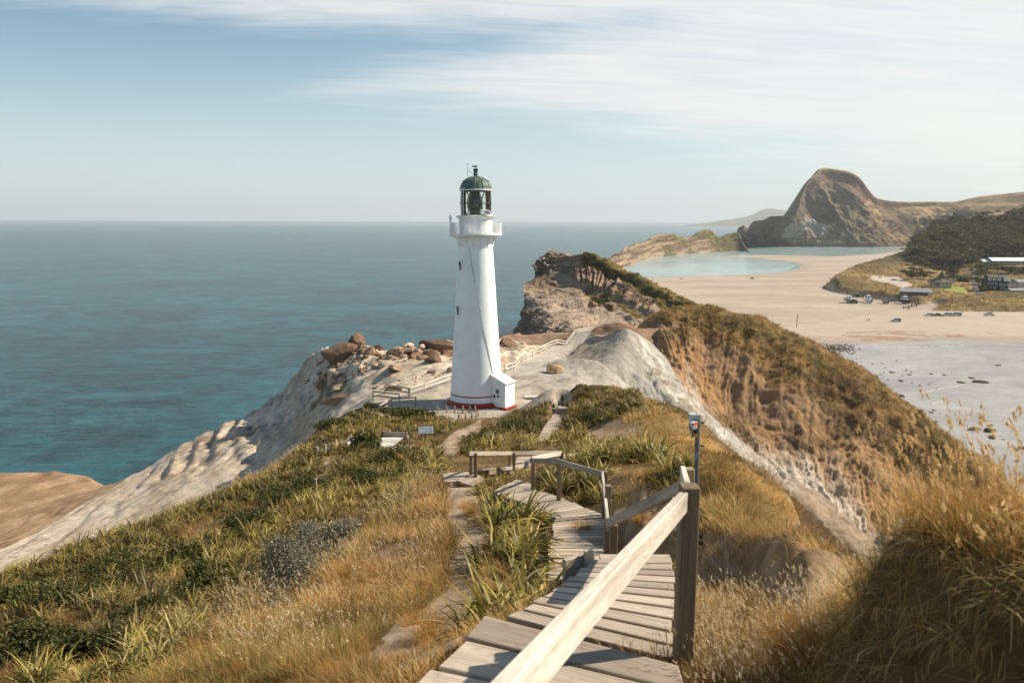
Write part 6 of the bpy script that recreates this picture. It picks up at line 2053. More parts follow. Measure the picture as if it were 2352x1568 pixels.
def make_mound_grass():
    """The grassy hummock close by on the right: hanging thatch and tall stalks."""
    r = np.random.default_rng(33)
    h = Heap()
    n = 11000
    x, y = r.uniform(0.95, 4.6, n), r.uniform(1.0, 4.8, n)
    z = height(x, y)
    u, v = proj(np.stack([x, y, z], -1))
    k = (u > 1915 + 30 * vnoise(np.stack([x * 3, y * 3, x * 0], -1), 4)) & (v > 1180)
    x, y, z = x[k], y[k], z[k]
    base = np.stack([x, y, z - 0.03], 1); n = len(x)
    e = 0.08
    gx = (height(x + e, y) - height(x - e, y)) / (2 * e); gy = (height(x, y + e) - height(x, y - e)) / (2 * e)
    down = np.arctan2(-gy, -gx); sl = np.hypot(gx, gy)
    green = np.clip(0.22 + 0.5 * vnoise(np.stack([x * 1.5, y * 1.5, x * 0], -1), 6), 0.05, 0.7)
    per = 12
    tufts(h, base, r, per, r.uniform(0.07, 0.20, n), np.full(n, 0.0040), 1.7, np.full(n, 0.05), green, np.repeat(np.clip(0.30 + sl * 0.35 + r.normal(0, 0.25, n), 0, 1.1), per), 4, np.repeat(down + r.normal(0, 0.8, n), per), np.array((1.12, 1.12, 1.15)))
    kk = r.choice(n, n // 5)
    tufts(h, base[kk], r, 5, r.uniform(0.16, 0.34, len(kk)), np.full(len(kk), 0.0065), 1.3, np.full(len(kk), 0.04), 0.75, 0.25, 5, None, np.array((1.0, 1.05, 0.9)))
    dead = r.choice(n, n // 4)
    tufts(h, base[dead], r, 3, r.uniform(0.12, 0.30, len(dead)), np.full(len(dead), 0.0055), 2.2, np.full(len(dead), 0.05), 0.0, 0.7, 5, None, np.array((1.35, 1.5, 1.9)))
    up = np.where((y > 2.35) & (sl < 0.9))[0]; up = np.concatenate([up, up])
    tufts(h, base[up], r, 9, r.uniform(0.12, 0.34, len(up)), np.full(len(up), 0.0036), 0.7, np.full(len(up), 0.05), 0.12, 0.0, 4, None, np.array((1.15, 1.08, 0.95)))
    tag(h.build('hummock_grass', M_GRASS), 'tangled grass hanging over the hummock close by on the right', 'grass', kind='stuff')
    h = Heap()
    n = 2300
    x, y = r.uniform(0.9, 4.6, n * 3), r.uniform(1.7, 4.6, n * 3)
    z = height(x, y)
    u, v = proj(np.stack([x, y, z], -1))
    top = (u > 1900) & (v < 1330) & (v > 1120)
    x, y, z = x[top][:n], y[top][:n], z[top][:n]; n = len(x)
    seed_heads(h, np.stack([x, y, z - 0.03], 1), r, r.uniform(0.14, 0.44, n) * np.where(y > 2.6, 1.3, 0.75), np.abs(r.normal(0.12, 0.12, n)), r.normal(3.0, 1.0, n), r.uniform(0.014, 0.036, n), 12, 0.6, np.array((1.0, 0.86, 0.62)), 0.0024)
    tag(h.build('tall_stalks', M_GRASS), 'tall seeding grass stalks rising from the hummock on the right', 'grass', kind='stuff')
    # thatch on the brow beside the bank
    spots = [(1900, 1170, 3.6, 'shaggy pale grass tussock overhanging the dirt bank'), (1840, 1425, 3.9, 'round brown tussock in the hollow right of the boardwalk'), (1210, 1560, 3.0, None), (1850, 1540, 3.0, 'small dark tussock at the bottom of the hollow')]
    for u0, v0, y0, lab in spots:
        if lab is None: continue
        q = P(u0, v0, y0); q = np.array((q[0], q[1], gz(q[0], q[1])))
        hh = Heap()
        nb = 10
        tufts(hh, q + np.concatenate([r.normal(0, 0.06, (nb, 2)), np.zeros((nb, 1))], 1), r, 70, np.full(nb, 0.30 if 'small' not in lab else 0.2), np.full(nb, 0.0032), 1.3, np.full(nb, 0.05), 0.06, 0.05, 4, None, np.array((0.95, 0.82, 0.66)))
        tag(hh.build('grass_tussock', M_GRASS, origin=q), lab, 'tussock')


make_mound_grass()


def make_tussocks():
    r = np.random.default_rng(35)
    spots = [(690, 1540, 7.0), (560, 1560, 7.6), (830, 1500, 7.8), (770, 1560, 6.6), (920, 1545, 6.6), (985, 1455, 7.7), (1000, 1505, 6.9), (860, 1560, 6.4), (640, 1500, 8.4), (470, 1530, 9.0), (950, 1400, 8.8), (1010, 1395, 8.9),
             (1070, 1160, 18.4), (1085, 1180, 17.4), (1400, 1235, 13.6), (1440, 1245, 12.4), (1470, 1215, 13.0), (1345, 1225, 14.6)]
    src = []
    for k in range(3):
        hh = Heap(); nb = 9
        tufts(hh, np.concatenate([r.normal(0, 0.06, (nb, 2)), np.zeros((nb, 1))], 1), r, 60, np.full(nb, 0.34), np.full(nb, 0.0042), 1.2, np.full(nb, 0.05), 0.05, 0.05, 4, None, np.array((0.98, 0.86, 0.66)))
        src.append(hh)
    proto = {}
    for i, s in enumerate(spots):
        q = on_ground(*s); k = i % 3
        if k not in proto: o = proto[k] = src[k].build('grass_tussock', M_GRASS)
        else: o = proto[k].copy(); COL.objects.link(o)
        o.location = q - np.array((0, 0, 0.03)); z = r.uniform(0.7, 1.2); o.scale = (z, z, z * r.uniform(0.8, 1.1)); o.rotation_euler = (0, 0, r.uniform(0, 6.28))
        tag(o, 'straw-coloured tussock beside the dirt path at the lower left' if i < 12 else 'straw-coloured tussock in the shade beside the middle boardwalk flight', 'tussock', 'tussocks beside the dirt path' if i < 12 else 'tussocks beside the middle flight')


make_tussocks()


def bank_lip():
    r = np.random.default_rng(36)
    pts = []
    for k in range(150):
        u = r.uniform(1620, 1900); p = P(u, 1205 + r.normal(4, 9), np.interp(u, [1620, 1740, 1900], [8.0, 7.3, 5.6]) + r.uniform(-0.1, 1.2))
        pts.append((p[0], p[1], gz(p[0], p[1]) - 0.02))
    for k in range(60):
        u = r.uniform(1580, 1900); p = Pz(u, r.uniform(1250, 1400), 47.2)
        if r.random() < 0.5: pts.append((p[0], p[1], gz(p[0], p[1]) - 0.02))
    h = Heap(); b = np.array(pts)
    tufts(h, b, r, 26, r.uniform(0.10, 0.30, len(b)), np.full(len(b), 0.0045), 1.3, np.full(len(b), 0.07), 0.12, 0.1, 4)
    tag(h.build('bank_grass', M_GRASS), 'sparse dry grass along the lip of the dirt bank', 'grass', kind='stuff')


bank_lip()


def make_silver_shrub():
    r = np.random.default_rng(61)
    x, y, z = scatter(Z_SILVER, 10, 26, 30, 9)
    keep = r.random(len(x)) < 0.8
    x, y, z = x[keep], y[keep], z[keep]
    n = len(x)
    q = np.array((x.mean(), y.mean(), z.mean()))
    h = Heap()
    m = 60000
    i = r.integers(0, n, m)
    hh = 0.80 * np.sqrt(r.random(m)) * (0.6 + 0.75 * vnoise(np.stack([x[i] * 1.1, y[i] * 1.1, x[i] * 0], -1), 5))
    b = np.stack([x[i] + r.normal(0, 0.12, m), y[i] + r.normal(0, 0.12, m), z[i] + hh], 1)
    a = r.normal(0, 1, (m, 3)); a /= np.linalg.norm(a, axis=1)[:, None]
    w = np.cross(a, r.normal(0, 1, (m, 3))); w /= np.linalg.norm(w, axis=1)[:, None]
    s = r.uniform(0.012, 0.026, m)[:, None]
    vv = np.stack([b - a * s, b - w * s * 0.6, b + a * s, b + w * s * 0.6], 1).reshape(-1, 3)
    c = np.where((r.random(m) < 0.06)[:, None], np.array((0.55, 0.50, 0.40)), lerp((0.27, 0.25, 0.18), (0.12, 0.105, 0.062), r.random(m)))
    h.add(vv, np.arange(m * 4).reshape(-1, 4), np.repeat(c * r.uniform(0.8, 1.2, (m, 1)), 4, 0))
    root = thing('silver_shrub', tuple(q), 'sprawling silver-grey shrub with small white flowers amid flax and golden grass', 'shrub')
    h.build('foliage', M_SCRUB, root)
    for k in range(12):
        tw = MB()
        j = r.integers(0, n)
        p = np.array((x[j], y[j], z[j] - 0.05)); tw.tube([p, p + np.array((r.normal(0, 0.08), r.normal(0, 0.08), 0.42))], [0.012, 0.005], 4)
        tw.build('stem', M_POST, root)


make_silver_shrub()


def bush(name, q, size, seed, lab, cat='bush', n=2600, cols=((0.075, 0.085, 0.022), (0.13, 0.125, 0.035)), grp=None, leaf=None):
    """A low bush: leaf-sized faces through an uneven volume."""
    r = np.random.default_rng(seed)
    lobes = r.normal(0, 0.33, (7, 3)) * np.asarray(size) * 0.5; lobes[:, 2] = np.abs(lobes[:, 2]) + size[2] * 0.2
    i = r.integers(0, 7, n)
    d = r.normal(0, 1, (n, 3)); d /= np.linalg.norm(d, axis=1)[:, None]
    b = lobes[i] + d * (r.random(n) ** 0.4)[:, None] * np.asarray(size) * 0.27
    b[:, 2] = np.maximum(b[:, 2], 0.0)
    a = r.normal(0, 1, (n, 3)); a /= np.linalg.norm(a, axis=1)[:, None]
    w = np.cross(a, r.normal(0, 1, (n, 3))); w /= np.linalg.norm(w, axis=1)[:, None]
    s = (leaf or 0.055 * size[0] ** 0.5) * r.uniform(0.7, 1.4, (n, 1))
    vv = np.stack([b - a * s, b - w * s * 0.5, b + a * s, b + w * s * 0.5], 1).reshape(-1, 3)
    c = lerp(cols[0], cols[1], np.clip(r.random(n) * 0.6 + 0.4 * np.repeat(r.random(7), 1)[i], 0, 1))
    return tag(mesh_object(name, vv + np.asarray(q), np.arange(n * 4).reshape(-1, 4), M_SCRUB, col=np.repeat(c, 4, 0), origin=q), lab, cat, grp)


for u, v, y, sz, lab in ((790, 985, 57, (3.4, 3.0, 1.1), 'bright green low bush at the edge of the pale rock shelf'), (885, 905, 66, (2.2, 1.8, 0.8), 'small green bush beside the timber rail pen'),
                         (950, 960, 63, (4.2, 2.2, 1.3), 'dark green rounded bush in front of the lighthouse slab'), (845, 1035, 42, (2.6, 2.0, 1.2), 'olive bush left of the bench'),
                         (1335, 892, 68, (2.2, 1.8, 1.3), 'dense dark bush on the knoll right of the plank path'), (905, 888, 84, (2.4, 1.2, 0.9), 'green flax-like bush behind the timber rail pen'),
                         (60, 1400, 19.5, (2.6, 1.8, 0.7), 'yellow-green leafy bush at the far left of the slope')):
    bush('bush', on_ground(u, v, y), sz, int(u), lab, n=3200)


for i, (u, v, y, s) in enumerate(((420, 1290, 19, 1.3), (260, 1345, 20, 1.5), (330, 1440, 13.5, 1.0), (150, 1420, 17, 1.4), (560, 1240, 22, 1.4), (640, 1180, 26, 1.5), (700, 1130, 28, 1.6), (860, 1120, 27, 1.4), (470, 1370, 14.5, 1.0), (90, 1490, 13, 1.1), (230, 1510, 11.5, 0.9), (900, 1085, 32, 1.7), (1180, 985, 52, 1.8), (1100, 1025, 44, 1.6), (1350, 985, 46, 1.7))):
    bush('bush', on_ground(u, v, y), (s * 1.5, s * 1.2, s * 0.62), 200 + i, 'low rounded dark green bush among flax on the left slope' if i < 12 else 'rounded dark green bush in the flax beside the plank path', n=2600, cols=((0.045, 0.050, 0.016), (0.115, 0.110, 0.032)), grp='rounded bushes among the left flax' if i < 12 else 'rounded bushes beside the plank path', leaf=0.04)


# scrub and grass on the ridges behind
def clothe(name, g, nrm, mask, dens, L, W, per, r, lab, flaxy=0.0, green=0.2, tint=None):
    a = np.linalg.norm(np.cross(g[1:, :-1] - g[:-1, :-1], g[:-1, 1:] - g[:-1, :-1]), axis=-1)
    w = a * mask[:-1, :-1]
    n = int(w.sum() * dens)
    i = r.choice(w.size, n, p=(w / w.sum()).ravel())
    jj, ii = np.unravel_index(i, w.shape)
    f1, f2 = r.random((n, 1)), r.random((n, 1))
    p = g[jj, ii] + (g[jj + 1, ii] - g[jj, ii]) * f1 + (g[jj, ii + 1] - g[jj, ii]) * f2
    h = Heap()
    kf = r.random(n) < flaxy
    if kf.any():
        for q in p[kf]:
            vv, ff, cc = flax_far[int(r.integers(0, 5))]
            s = r.uniform(0.8, 1.7) * L / 0.6
            h.add(vv * s + q, ff, cc * r.uniform(0.7, 1.1))
    tufts(h, p[~kf], r, per, L * r.uniform(0.6, 1.3, (~kf).sum()), np.full((~kf).sum(), W), 0.9, np.full((~kf).sum(), L * 0.5), green, 0.0, 2, None, tint)
    return tag(h.build(name, M_GRASS), lab, 'grass', kind='stuff')


def ridge_plants():
    r = np.random.default_rng(71)
    nv, nu = ridge_g.shape[:2]
    S, T = np.meshgrid(np.linspace(0, 1, nu), np.linspace(0, 1, nv))
    T = T * 8 / 7
    gr = sstep(0.47, 0.40, T + 0.10 * fbm(ridge_g * 0.15, 4, 17) - 0.05 * S) * sstep(0.22, 0.27, T) * sstep(0.06, 0.12, S)
    clothe('ridge_grass', ridge_g, ridge_n, gr, 2.3, 0.62, 0.07, 9, r, 'brown grass along the crest of the eroded ridge', 0.02, 0.10, np.array((0.86, 0.76, 0.62)))
    sc = sstep(0.10, 0.25, fbm(ridge_g * 0.06, 5, 19)) * sstep(0.82, 0.6, T) * sstep(0.40, 0.44, T) * sstep(0.28, 0.36, S)
    clothe('ridge_scrub', ridge_g, ridge_n, sc, 0.8, 0.45, 0.08, 8, r, 'dark scrub clinging to the face of the eroded ridge', 0.05, 0.55, np.array((0.42, 0.40, 0.36)))
    nv, nu = reef_g.shape[:2]
    S, T = np.meshgrid(np.linspace(0, 1, nu), np.linspace(0, 1, nv))
    gr = sstep(0.30, 0.42, S) * sstep(0.32, 0.24, T + 0.07 * fbm(reef_g * 0.06, 3, 17) - 0.06 * S) * 1.5 * sstep(0.115, 0.14, T)
    gr2 = np.exp(-(((S - 0.62) / 0.22) ** 2 + ((T - 0.49) / 0.06) ** 2)) * 1.5
    m = sstep(0.2, 0.6, np.clip(gr + gr2 - 0.35 + 0.5 * fbm(reef_g * 0.12, 4, 19), 0, 1))
    clothe('reef_grass', reef_g, reef_n, m, 0.8, 0.62, 0.10, 8, r, 'green and golden plants on the back of the rock reef', 0.10, 0.15, np.array((1.05, 0.95, 0.80)))


ridge_plants()

# ------------------------------------------------------------------ dunes and the wooded hill behind the beach
def make_dunes():
    # heights from points seen in the photograph (u, v, distance)
    pts = [(1886, 657, 560), (1900, 640, 590), (1930, 628, 620), (1980, 618, 640), (2030, 606, 660), (2080, 596, 690), (2110, 585, 730), (1905, 668, 545), (1960, 680, 500), (2010, 688, 478), (2060, 692, 465), (2120, 700, 452), (2125, 712, 440), (2200, 716, 437), (2300, 716, 437), (2400, 718, 435),
           (2160, 700, 452), (2250, 690, 460), (2352, 680, 466), (2240, 702, 449), (2352, 697, 452), (2450, 690, 455),
           (1950, 655, 560), (2000, 640, 590), (2060, 650, 560), (2000, 660, 540), (2080, 668, 510), (2140, 675, 500), (2030, 640, 595), (2090, 645, 575), (2130, 640, 590), (2180, 668, 520), (2230, 672, 512), (2100, 660, 540), (2170, 690, 475), (2300, 668, 520), (2352, 662, 530), (2300, 640, 560), (2380, 640, 560),
           (2100, 612, 660), (2150, 610, 670), (2200, 630, 610), (2250, 600, 680), (2300, 610, 640), (2352, 605, 645), (2420, 600, 650), (2150, 565, 740), (2210, 545, 760), (2290, 550, 760), (2352, 520, 790), (2450, 490, 820)]
    W = [P(*q) for q in pts]
    W += [np.array((d[0] * 1.35, d[1] * 1.35, 2.0)) for d in (W[3], W[6])] + [np.array((x, y, z)) for x, y, z in ((300, 830, 20), (380, 900, 40), (520, 900, 60), (480, 560, 14), (560, 700, 45), (250, 760, 2), (400, 1000, 10), (560, 1050, 20), (170, 560, 0.5), (180, 480, 0.5), (230, 420, 0.5), (330, 395, 0.5), (205, 640, 0.6), (225, 720, 0.6))]
    W = np.array(W)
    th, lr = np.arctan2(W[:, 0], W[:, 1]), np.log(np.hypot(W[:, 0], W[:, 1]))
    n = len(W)
    d = np.hypot((th[:, None] - th) * 1.0, lr[:, None] - lr)
    A = np.zeros((n + 1, n + 1)); A[:n, :n] = -np.sqrt(d * d + 1e-4) - np.eye(n) * 2e-3; A[:n, n] = A[n, :n] = 1
    b = np.zeros(n + 1); b[:n] = W[:, 2]
    w = np.linalg.solve(A, b)
    def H(x, y):
        t, l = np.arctan2(x, y).ravel(), np.log(np.hypot(x, y)).ravel()
        z = -np.sqrt((t[:, None] - th) ** 2 + (l[:, None] - lr) ** 2 + 1e-4) @ w[:-1] + w[-1]
        return z.reshape(np.shape(x))
    outline = [Pz(u, v, 1.6)[:2] for u, v in ((1884, 658), (1892, 645), (1915, 631), (1975, 617), (2040, 603), (2085, 592), (2110, 575), (2200, 540), (2700, 520), (2900, 720), (2352, 719), (2200, 718), (2120, 714), (2150, 700), (2110, 702), (2060, 694), (2000, 688), (1950, 681), (1905, 671))]
    outline = [tuple(q) for q in outline]
    nth, nr = 420, 300
    T, L = np.meshgrid(np.linspace(R_(20), R_(44), nth), np.linspace(math.log(415), math.log(1000), nr))
    X, Y = np.sin(T) * np.exp(L), np.cos(T) * np.exp(L)
    Z = H(X, Y)
    p = np.stack([X, Y, Z], -1)
    ins = in_poly(X, Y, outline)
    e = seg_dist(X, Y, outline + [outline[0]]) * np.where(ins, 1, -1)
    rel = fbm(np.stack([X * 0.05, Y * 0.05, X * 0], -1), 4, 3, 0.55, True) * 1.3 + fbm(np.stack([X * 0.14, Y * 0.14, X * 0], -1), 3, 6) * 0.6
    u, v = proj(p)
    flat = in_poly(u, v, Z_LAWN) | in_poly(u, v, Z_CARPARK)
    Z = (Z + rel * np.where(flat, 0.1, 1.0)) * sstep(0, 1, e / np.clip((Y - 560) * 0.25, 9, 60)) + np.where(e > 0, 0.2, -3)
    g = np.stack([X, Y, Z], -1)
    a = fbm(g * 0.05, 4, 11)
    c = lerp((0.33, 0.225, 0.095), (0.22, 0.15, 0.065), sstep(-0.1, 0.25, a))
    c = lerp(c, (0.13, 0.11, 0.045), sstep(0.12, 0.35, fbm(g * 0.03, 4, 13)) * 0.7)
    c = lerp(c, (0.08, 0.075, 0.03), sstep(620, 690, Y) * 0.8)
    u, v = proj(g)
    c = np.where(in_poly(u, v, Z_LAWN)[..., None], (0.30, 0.30, 0.07), c)
    c = np.where((in_poly(u, v, Z_CARPARK))[..., None], (0.50, 0.42, 0.35), c)
    c = np.where((in_poly(u, v, Z_DRIVE))[..., None], (0.14, 0.12, 0.115), c)
    c = lerp(c, (0.52, 0.40, 0.29), sstep(7, 3, e))
    o = mesh_object('dunes', g.reshape(-1, 3), grid_faces(nr, nth), ground('dune_grass', 0.25, 0.8, 0.32, 0.6), smooth=True, col=c.reshape(-1, 3))
    tag(o, 'golden grassed dunes and slope behind the beach', 'dunes', kind='structure')
    def Hd(x, y):
        return float(H(np.array([x]), np.array([y]))[0])
    return g, Hd


Z_LAWN = [(2140, 658), (2190, 657), (2215, 661), (2225, 674), (2205, 673), (2165, 664)]
Z_CARPARK = [(2002, 632), (2065, 637), (2082, 646), (2095, 655), (2075, 662), (2040, 650), (2008, 645), (2000, 640)]
Z_DRIVE = [(2226, 618), (2238, 616), (2252, 650), (2262, 680), (2240, 678), (2232, 650)]
dune_g, dune_h = make_dunes()


def on_dune(u, v, y):
    p = P(u, v, y)
    return p


# ------------------------------------------------------------------ woodland
def crown(h, c, size, r, n, cols):
    """A flattened crown of leaf clumps with gaps."""
    lob = r.normal(0, 1, (9, 3)) * np.array((0.30, 0.30, 0.16)) * size
    i = r.integers(0, 9, n)
    d = r.normal(0, 1, (n, 3)); d /= np.linalg.norm(d, axis=1)[:, None]
    b = c + lob[i] + d * (r.random((n, 1)) ** 0.35) * np.array((0.24, 0.24, 0.13)) * size
    a = r.normal(0, 1, (n, 3)); a /= np.linalg.norm(a, axis=1)[:, None]
    w = np.cross(a, r.normal(0, 1, (n, 3))); w /= np.linalg.norm(w, axis=1)[:, None]
    s = (0.055 * np.max(size)) * r.uniform(0.6, 1.3, (n, 1))
    vv = np.stack([b - a * s, b - w * s * 0.7, b + a * s, b + w * s * 0.7], 1).reshape(-1, 3)
    col = lerp(cols[0], cols[1], np.clip(r.random(9)[i] * 0.7 + r.random(n) * 0.4, 0, 1))
    h.add(vv, np.arange(n * 4).reshape(-1, 4), np.repeat(col, 4, 0))


TREE_C = ((0.046, 0.042, 0.017), (0.19, 0.15, 0.05))


def make_wood():
    r = np.random.default_rng(81)
    h, tr = Heap(), MB()
    poly = [(2092, 592), (2104, 570), (2125, 548), (2150, 528), (2190, 518), (2230, 512), (2290, 520), (2330, 500), (2440, 470), (2460, 590), (2340, 590), (2290, 595), (2250, 592), (2225, 612), (2215, 622), (2160, 618), (2110, 606)]
    g = dune_g.reshape(-1, 3)
    u, v = proj(g + np.array((0, 0, 0.0)))
    k = np.where(in_poly(u, v, poly) & (g[:, 1] > 590))[0]
    used = []
    r.shuffle(k)
    for j in k:
        p = g[j]
        if any((p[0] - q[0]) ** 2 + (p[1] - q[1]) ** 2 < 46 for q in used): continue
        used.append(p)
        if len(used) > 330: break
    for p in used:
        H = r.uniform(8, 13)
        w = r.uniform(8.5, 13)
        crown(h, p + np.array((0, 0, H - 1.5)), np.array((w, w, H * 0.6)), r, 330, TREE_C)
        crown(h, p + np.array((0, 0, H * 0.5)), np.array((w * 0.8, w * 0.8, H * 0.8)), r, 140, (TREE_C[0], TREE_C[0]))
        tr.tube([p - (0, 0, 1), p + (r.normal(0, .4), r.normal(0, .4), H * 0.6), p + (r.normal(0, .8), r.normal(0, .8), H)], [0.35, 0.24, 0.08], 5)
    o = h.build('woodland', M_SCRUB)
    tag(o, 'dark pine wood covering the hill at the right edge', 'woodland', kind='stuff')
    t2 = tr.build('woodland_trunks', plain('bark', (0.10, 0.075, 0.055), 0.9, 0.3, 1.0))
    tag(t2, 'trunks and limbs inside the dark pine wood', 'woodland', kind='stuff')


make_wood()


def tree(u, v, y, H, W, seed, lab, cols=TREE_C, grp=None, name='tree'):
    r = np.random.default_rng(seed)
    p = P(u, v, y)
    root = thing(name, tuple(p), lab, 'tree', grp)
    t = MB()
    t.tube([p - (0, 0, 1), p + (r.normal(0, .2), r.normal(0, .2), H * 0.45), p + (r.normal(0, .5), r.normal(0, .5), H * 0.85)], [0.30, 0.2, 0.06], 6)
    for k in range(5):
        a = r.uniform(0, 6.28); t.tube([p + (0, 0, H * 0.35), p + (math.cos(a) * W * 0.3, math.sin(a) * W * 0.3, H * 0.7)], [0.14, 0.04], 5)
    t.build('trunk', bpy.data.materials['bark'], root)
    h = Heap()
    crown(h, p + np.array((0, 0, H * 0.68)), np.array((W, W, H * 0.95)), r, 700, cols)
    crown(h, p + np.array((0, 0, H * 0.42)), np.array((W * 0.9, W * 0.9, H * 0.8)), r, 300, cols)
    h.build('crown', M_SCRUB, root)


YG = ((0.075, 0.072, 0.022), (0.19, 0.165, 0.05))
for i, (u, v, y, H, W, lab, cc) in enumerate([
    (2094, 642, 578, 8.5, 11, 'large dark rounded tree beside the sandy car park', TREE_C), (2122, 641, 580, 6.5, 9, 'dark round tree between car park and hexagonal hall', TREE_C),
    (2190, 640, 590, 9, 12, 'olive tree directly behind the spired roof of the hexagonal hall', TREE_C), (2212, 655, 560, 7.5, 9, 'tree at the edge of the bright lawn', TREE_C),
    (2245, 640, 575, 8, 9, 'yellow-green tree right of the dark driveway', YG), (2262, 628, 590, 8, 11, 'broad yellow-topped tree above the driveway', YG), (2290, 625, 595, 6, 10, 'yellow-topped tree below the long white-roofed building', YG),
    (2322, 628, 590, 5.5, 11, 'dark hedge-like tree below the right end of the white-roofed building', TREE_C), (2352, 632, 585, 6, 12, 'dark tree at the right edge behind the houses', TREE_C),
    (2255, 672, 515, 5.5, 6.5, 'grey-green tree beside the dark two-storey house', YG), (2248, 655, 545, 6.5, 7, 'tree between driveway and dark two-storey house', TREE_C), (2232, 612, 650, 9, 12, 'tall dark tree at the top of the driveway', TREE_C),
    (2110, 606, 660, 8, 12, 'dark tree at the seaward foot of the wood', TREE_C), (2085, 600, 690, 3.5, 7, 'low windswept bush at the seaward end of the wood', TREE_C)]):
    tree(u, v, y, H, W, 500 + i, lab, cc)


def dune_shrubs():
    r = np.random.default_rng(91)
    h = Heap()
    g = dune_g.reshape(-1, 3)
    u, v = proj(g)
    k = np.where((g[:, 2] > 1.4) & (g[:, 1] < 700) & (u < 2400) & ~in_poly(u, v, Z_LAWN) & ~in_poly(u, v, Z_CARPARK) & ~in_poly(u, v, Z_DRIVE))[0]
    k = r.choice(k, 9000)
    tufts(h, g[k] + np.concatenate([r.normal(0, 0.8, (len(k), 2)), np.full((len(k), 1), -0.2)], 1), r, 7, r.uniform(0.6, 1.6, len(k)), np.full(len(k), 0.22), 1.0, np.full(len(k), 0.6), 0.25, 0.0, 2, None, np.array((0.62, 0.58, 0.52)))
    tag(h.build('dune_tussocks', M_GRASS), 'rough golden grass over the dunes behind the beach', 'grass', kind='stuff')


dune_shrubs()

# ------------------------------------------------------------------ buildings
M_ROOFG = plain('grey_iron_roof', (0.30, 0.30, 0.30), 0.5, 0.15, 0.8, 0.3)
M_ROOFW = plain('white_iron_roof', (0.74, 0.76, 0.77), 0.5, 0.08, 0.5)
M_ROOFB = plain('brown_shingle_roof', (0.16, 0.115, 0.09), 0.9, 0.25, 2.0)
M_WALLD = plain('dark_boards', (0.045, 0.035, 0.03), 0.8, 0.3, 1.5)
M_WALLC = plain('cream_wall', (0.55, 0.50, 0.42), 0.8, 0.12, 0.8)
M_WALLB = plain('brown_wall', (0.16, 0.12, 0.095), 0.85, 0.2, 1.5)
M_WIN = plain('house_window', (0.10, 0.12, 0.14), 0.12, 0.3, 2.0, spec=0.7)
M_WTRIM = plain('white_trim', (0.72, 0.72, 0.70), 0.6, 0.08, 1.0)


def gable(mb, c, L, W, h, rise, rz, over=0.4, th=0.14):
    """Two roof slopes along the length L."""
    ca, sa = math.cos(rz), math.sin(rz)
    ax, ay = np.array((ca, sa, 0)), np.array((-sa, ca, 0)); up = np.array((0, 0, 1.0)); c = np.asarray(c, float)
    for s in (-1, 1):
        e = c + ay * s * (W / 2 + over) + up * (h - over * rise / (W / 2)); rr = c + up * (h + rise)
        q = [e - ax * (L / 2 + over), e + ax * (L / 2 + over), rr + ax * (L / 2 + over), rr - ax * (L / 2 + over)]
        n = np.cross(q[1] - q[0], q[3] - q[0]); n /= np.linalg.norm(n)
        if n[2] < 0: n = -n
        mb.extrude(q, n * th)


def walls(mb, c, L, W, h, rise, rz):
    ca, sa = math.cos(rz), math.sin(rz)
    ax, ay = np.array((ca, sa, 0)), np.array((-sa, ca, 0)); up = np.array((0, 0, 1.0)); c = np.asarray(c, float)
    prof = [-ay * W / 2 - up, -ay * W / 2 + up * h, up * (h + rise), ay * W / 2 + up * h, ay * W / 2 - up] if rise else [-ay * W / 2 - up, -ay * W / 2 + up * h, ay * W / 2 + up * h, ay * W / 2 - up]
    mb.extrude([c - ax * L / 2 + p for p in prof], ax * L)


def window(root, c, rz, w, h, mat=None):
    ax, ay = np.array((math.cos(rz), math.sin(rz), 0)), np.array((-math.sin(rz), math.cos(rz), 0)); up = np.array((0, 0, 1.0))
    f = MB()
    for s in (-1, 1):
        f.frame_box(c + ax * s * w / 2, ax * 0.06, ay * 0.06, up * (h / 2 + 0.06)); f.frame_box(c + up * s * h / 2, ax * (w / 2 - 0.06), ay * 0.06, up * 0.06)
    fo = f.build('window', M_WTRIM, root)
    MB().frame_box(c, ax * (w / 2 - 0.05), ay * 0.02, up * (h / 2 - 0.05)).build('pane', mat or M_WIN, fo)


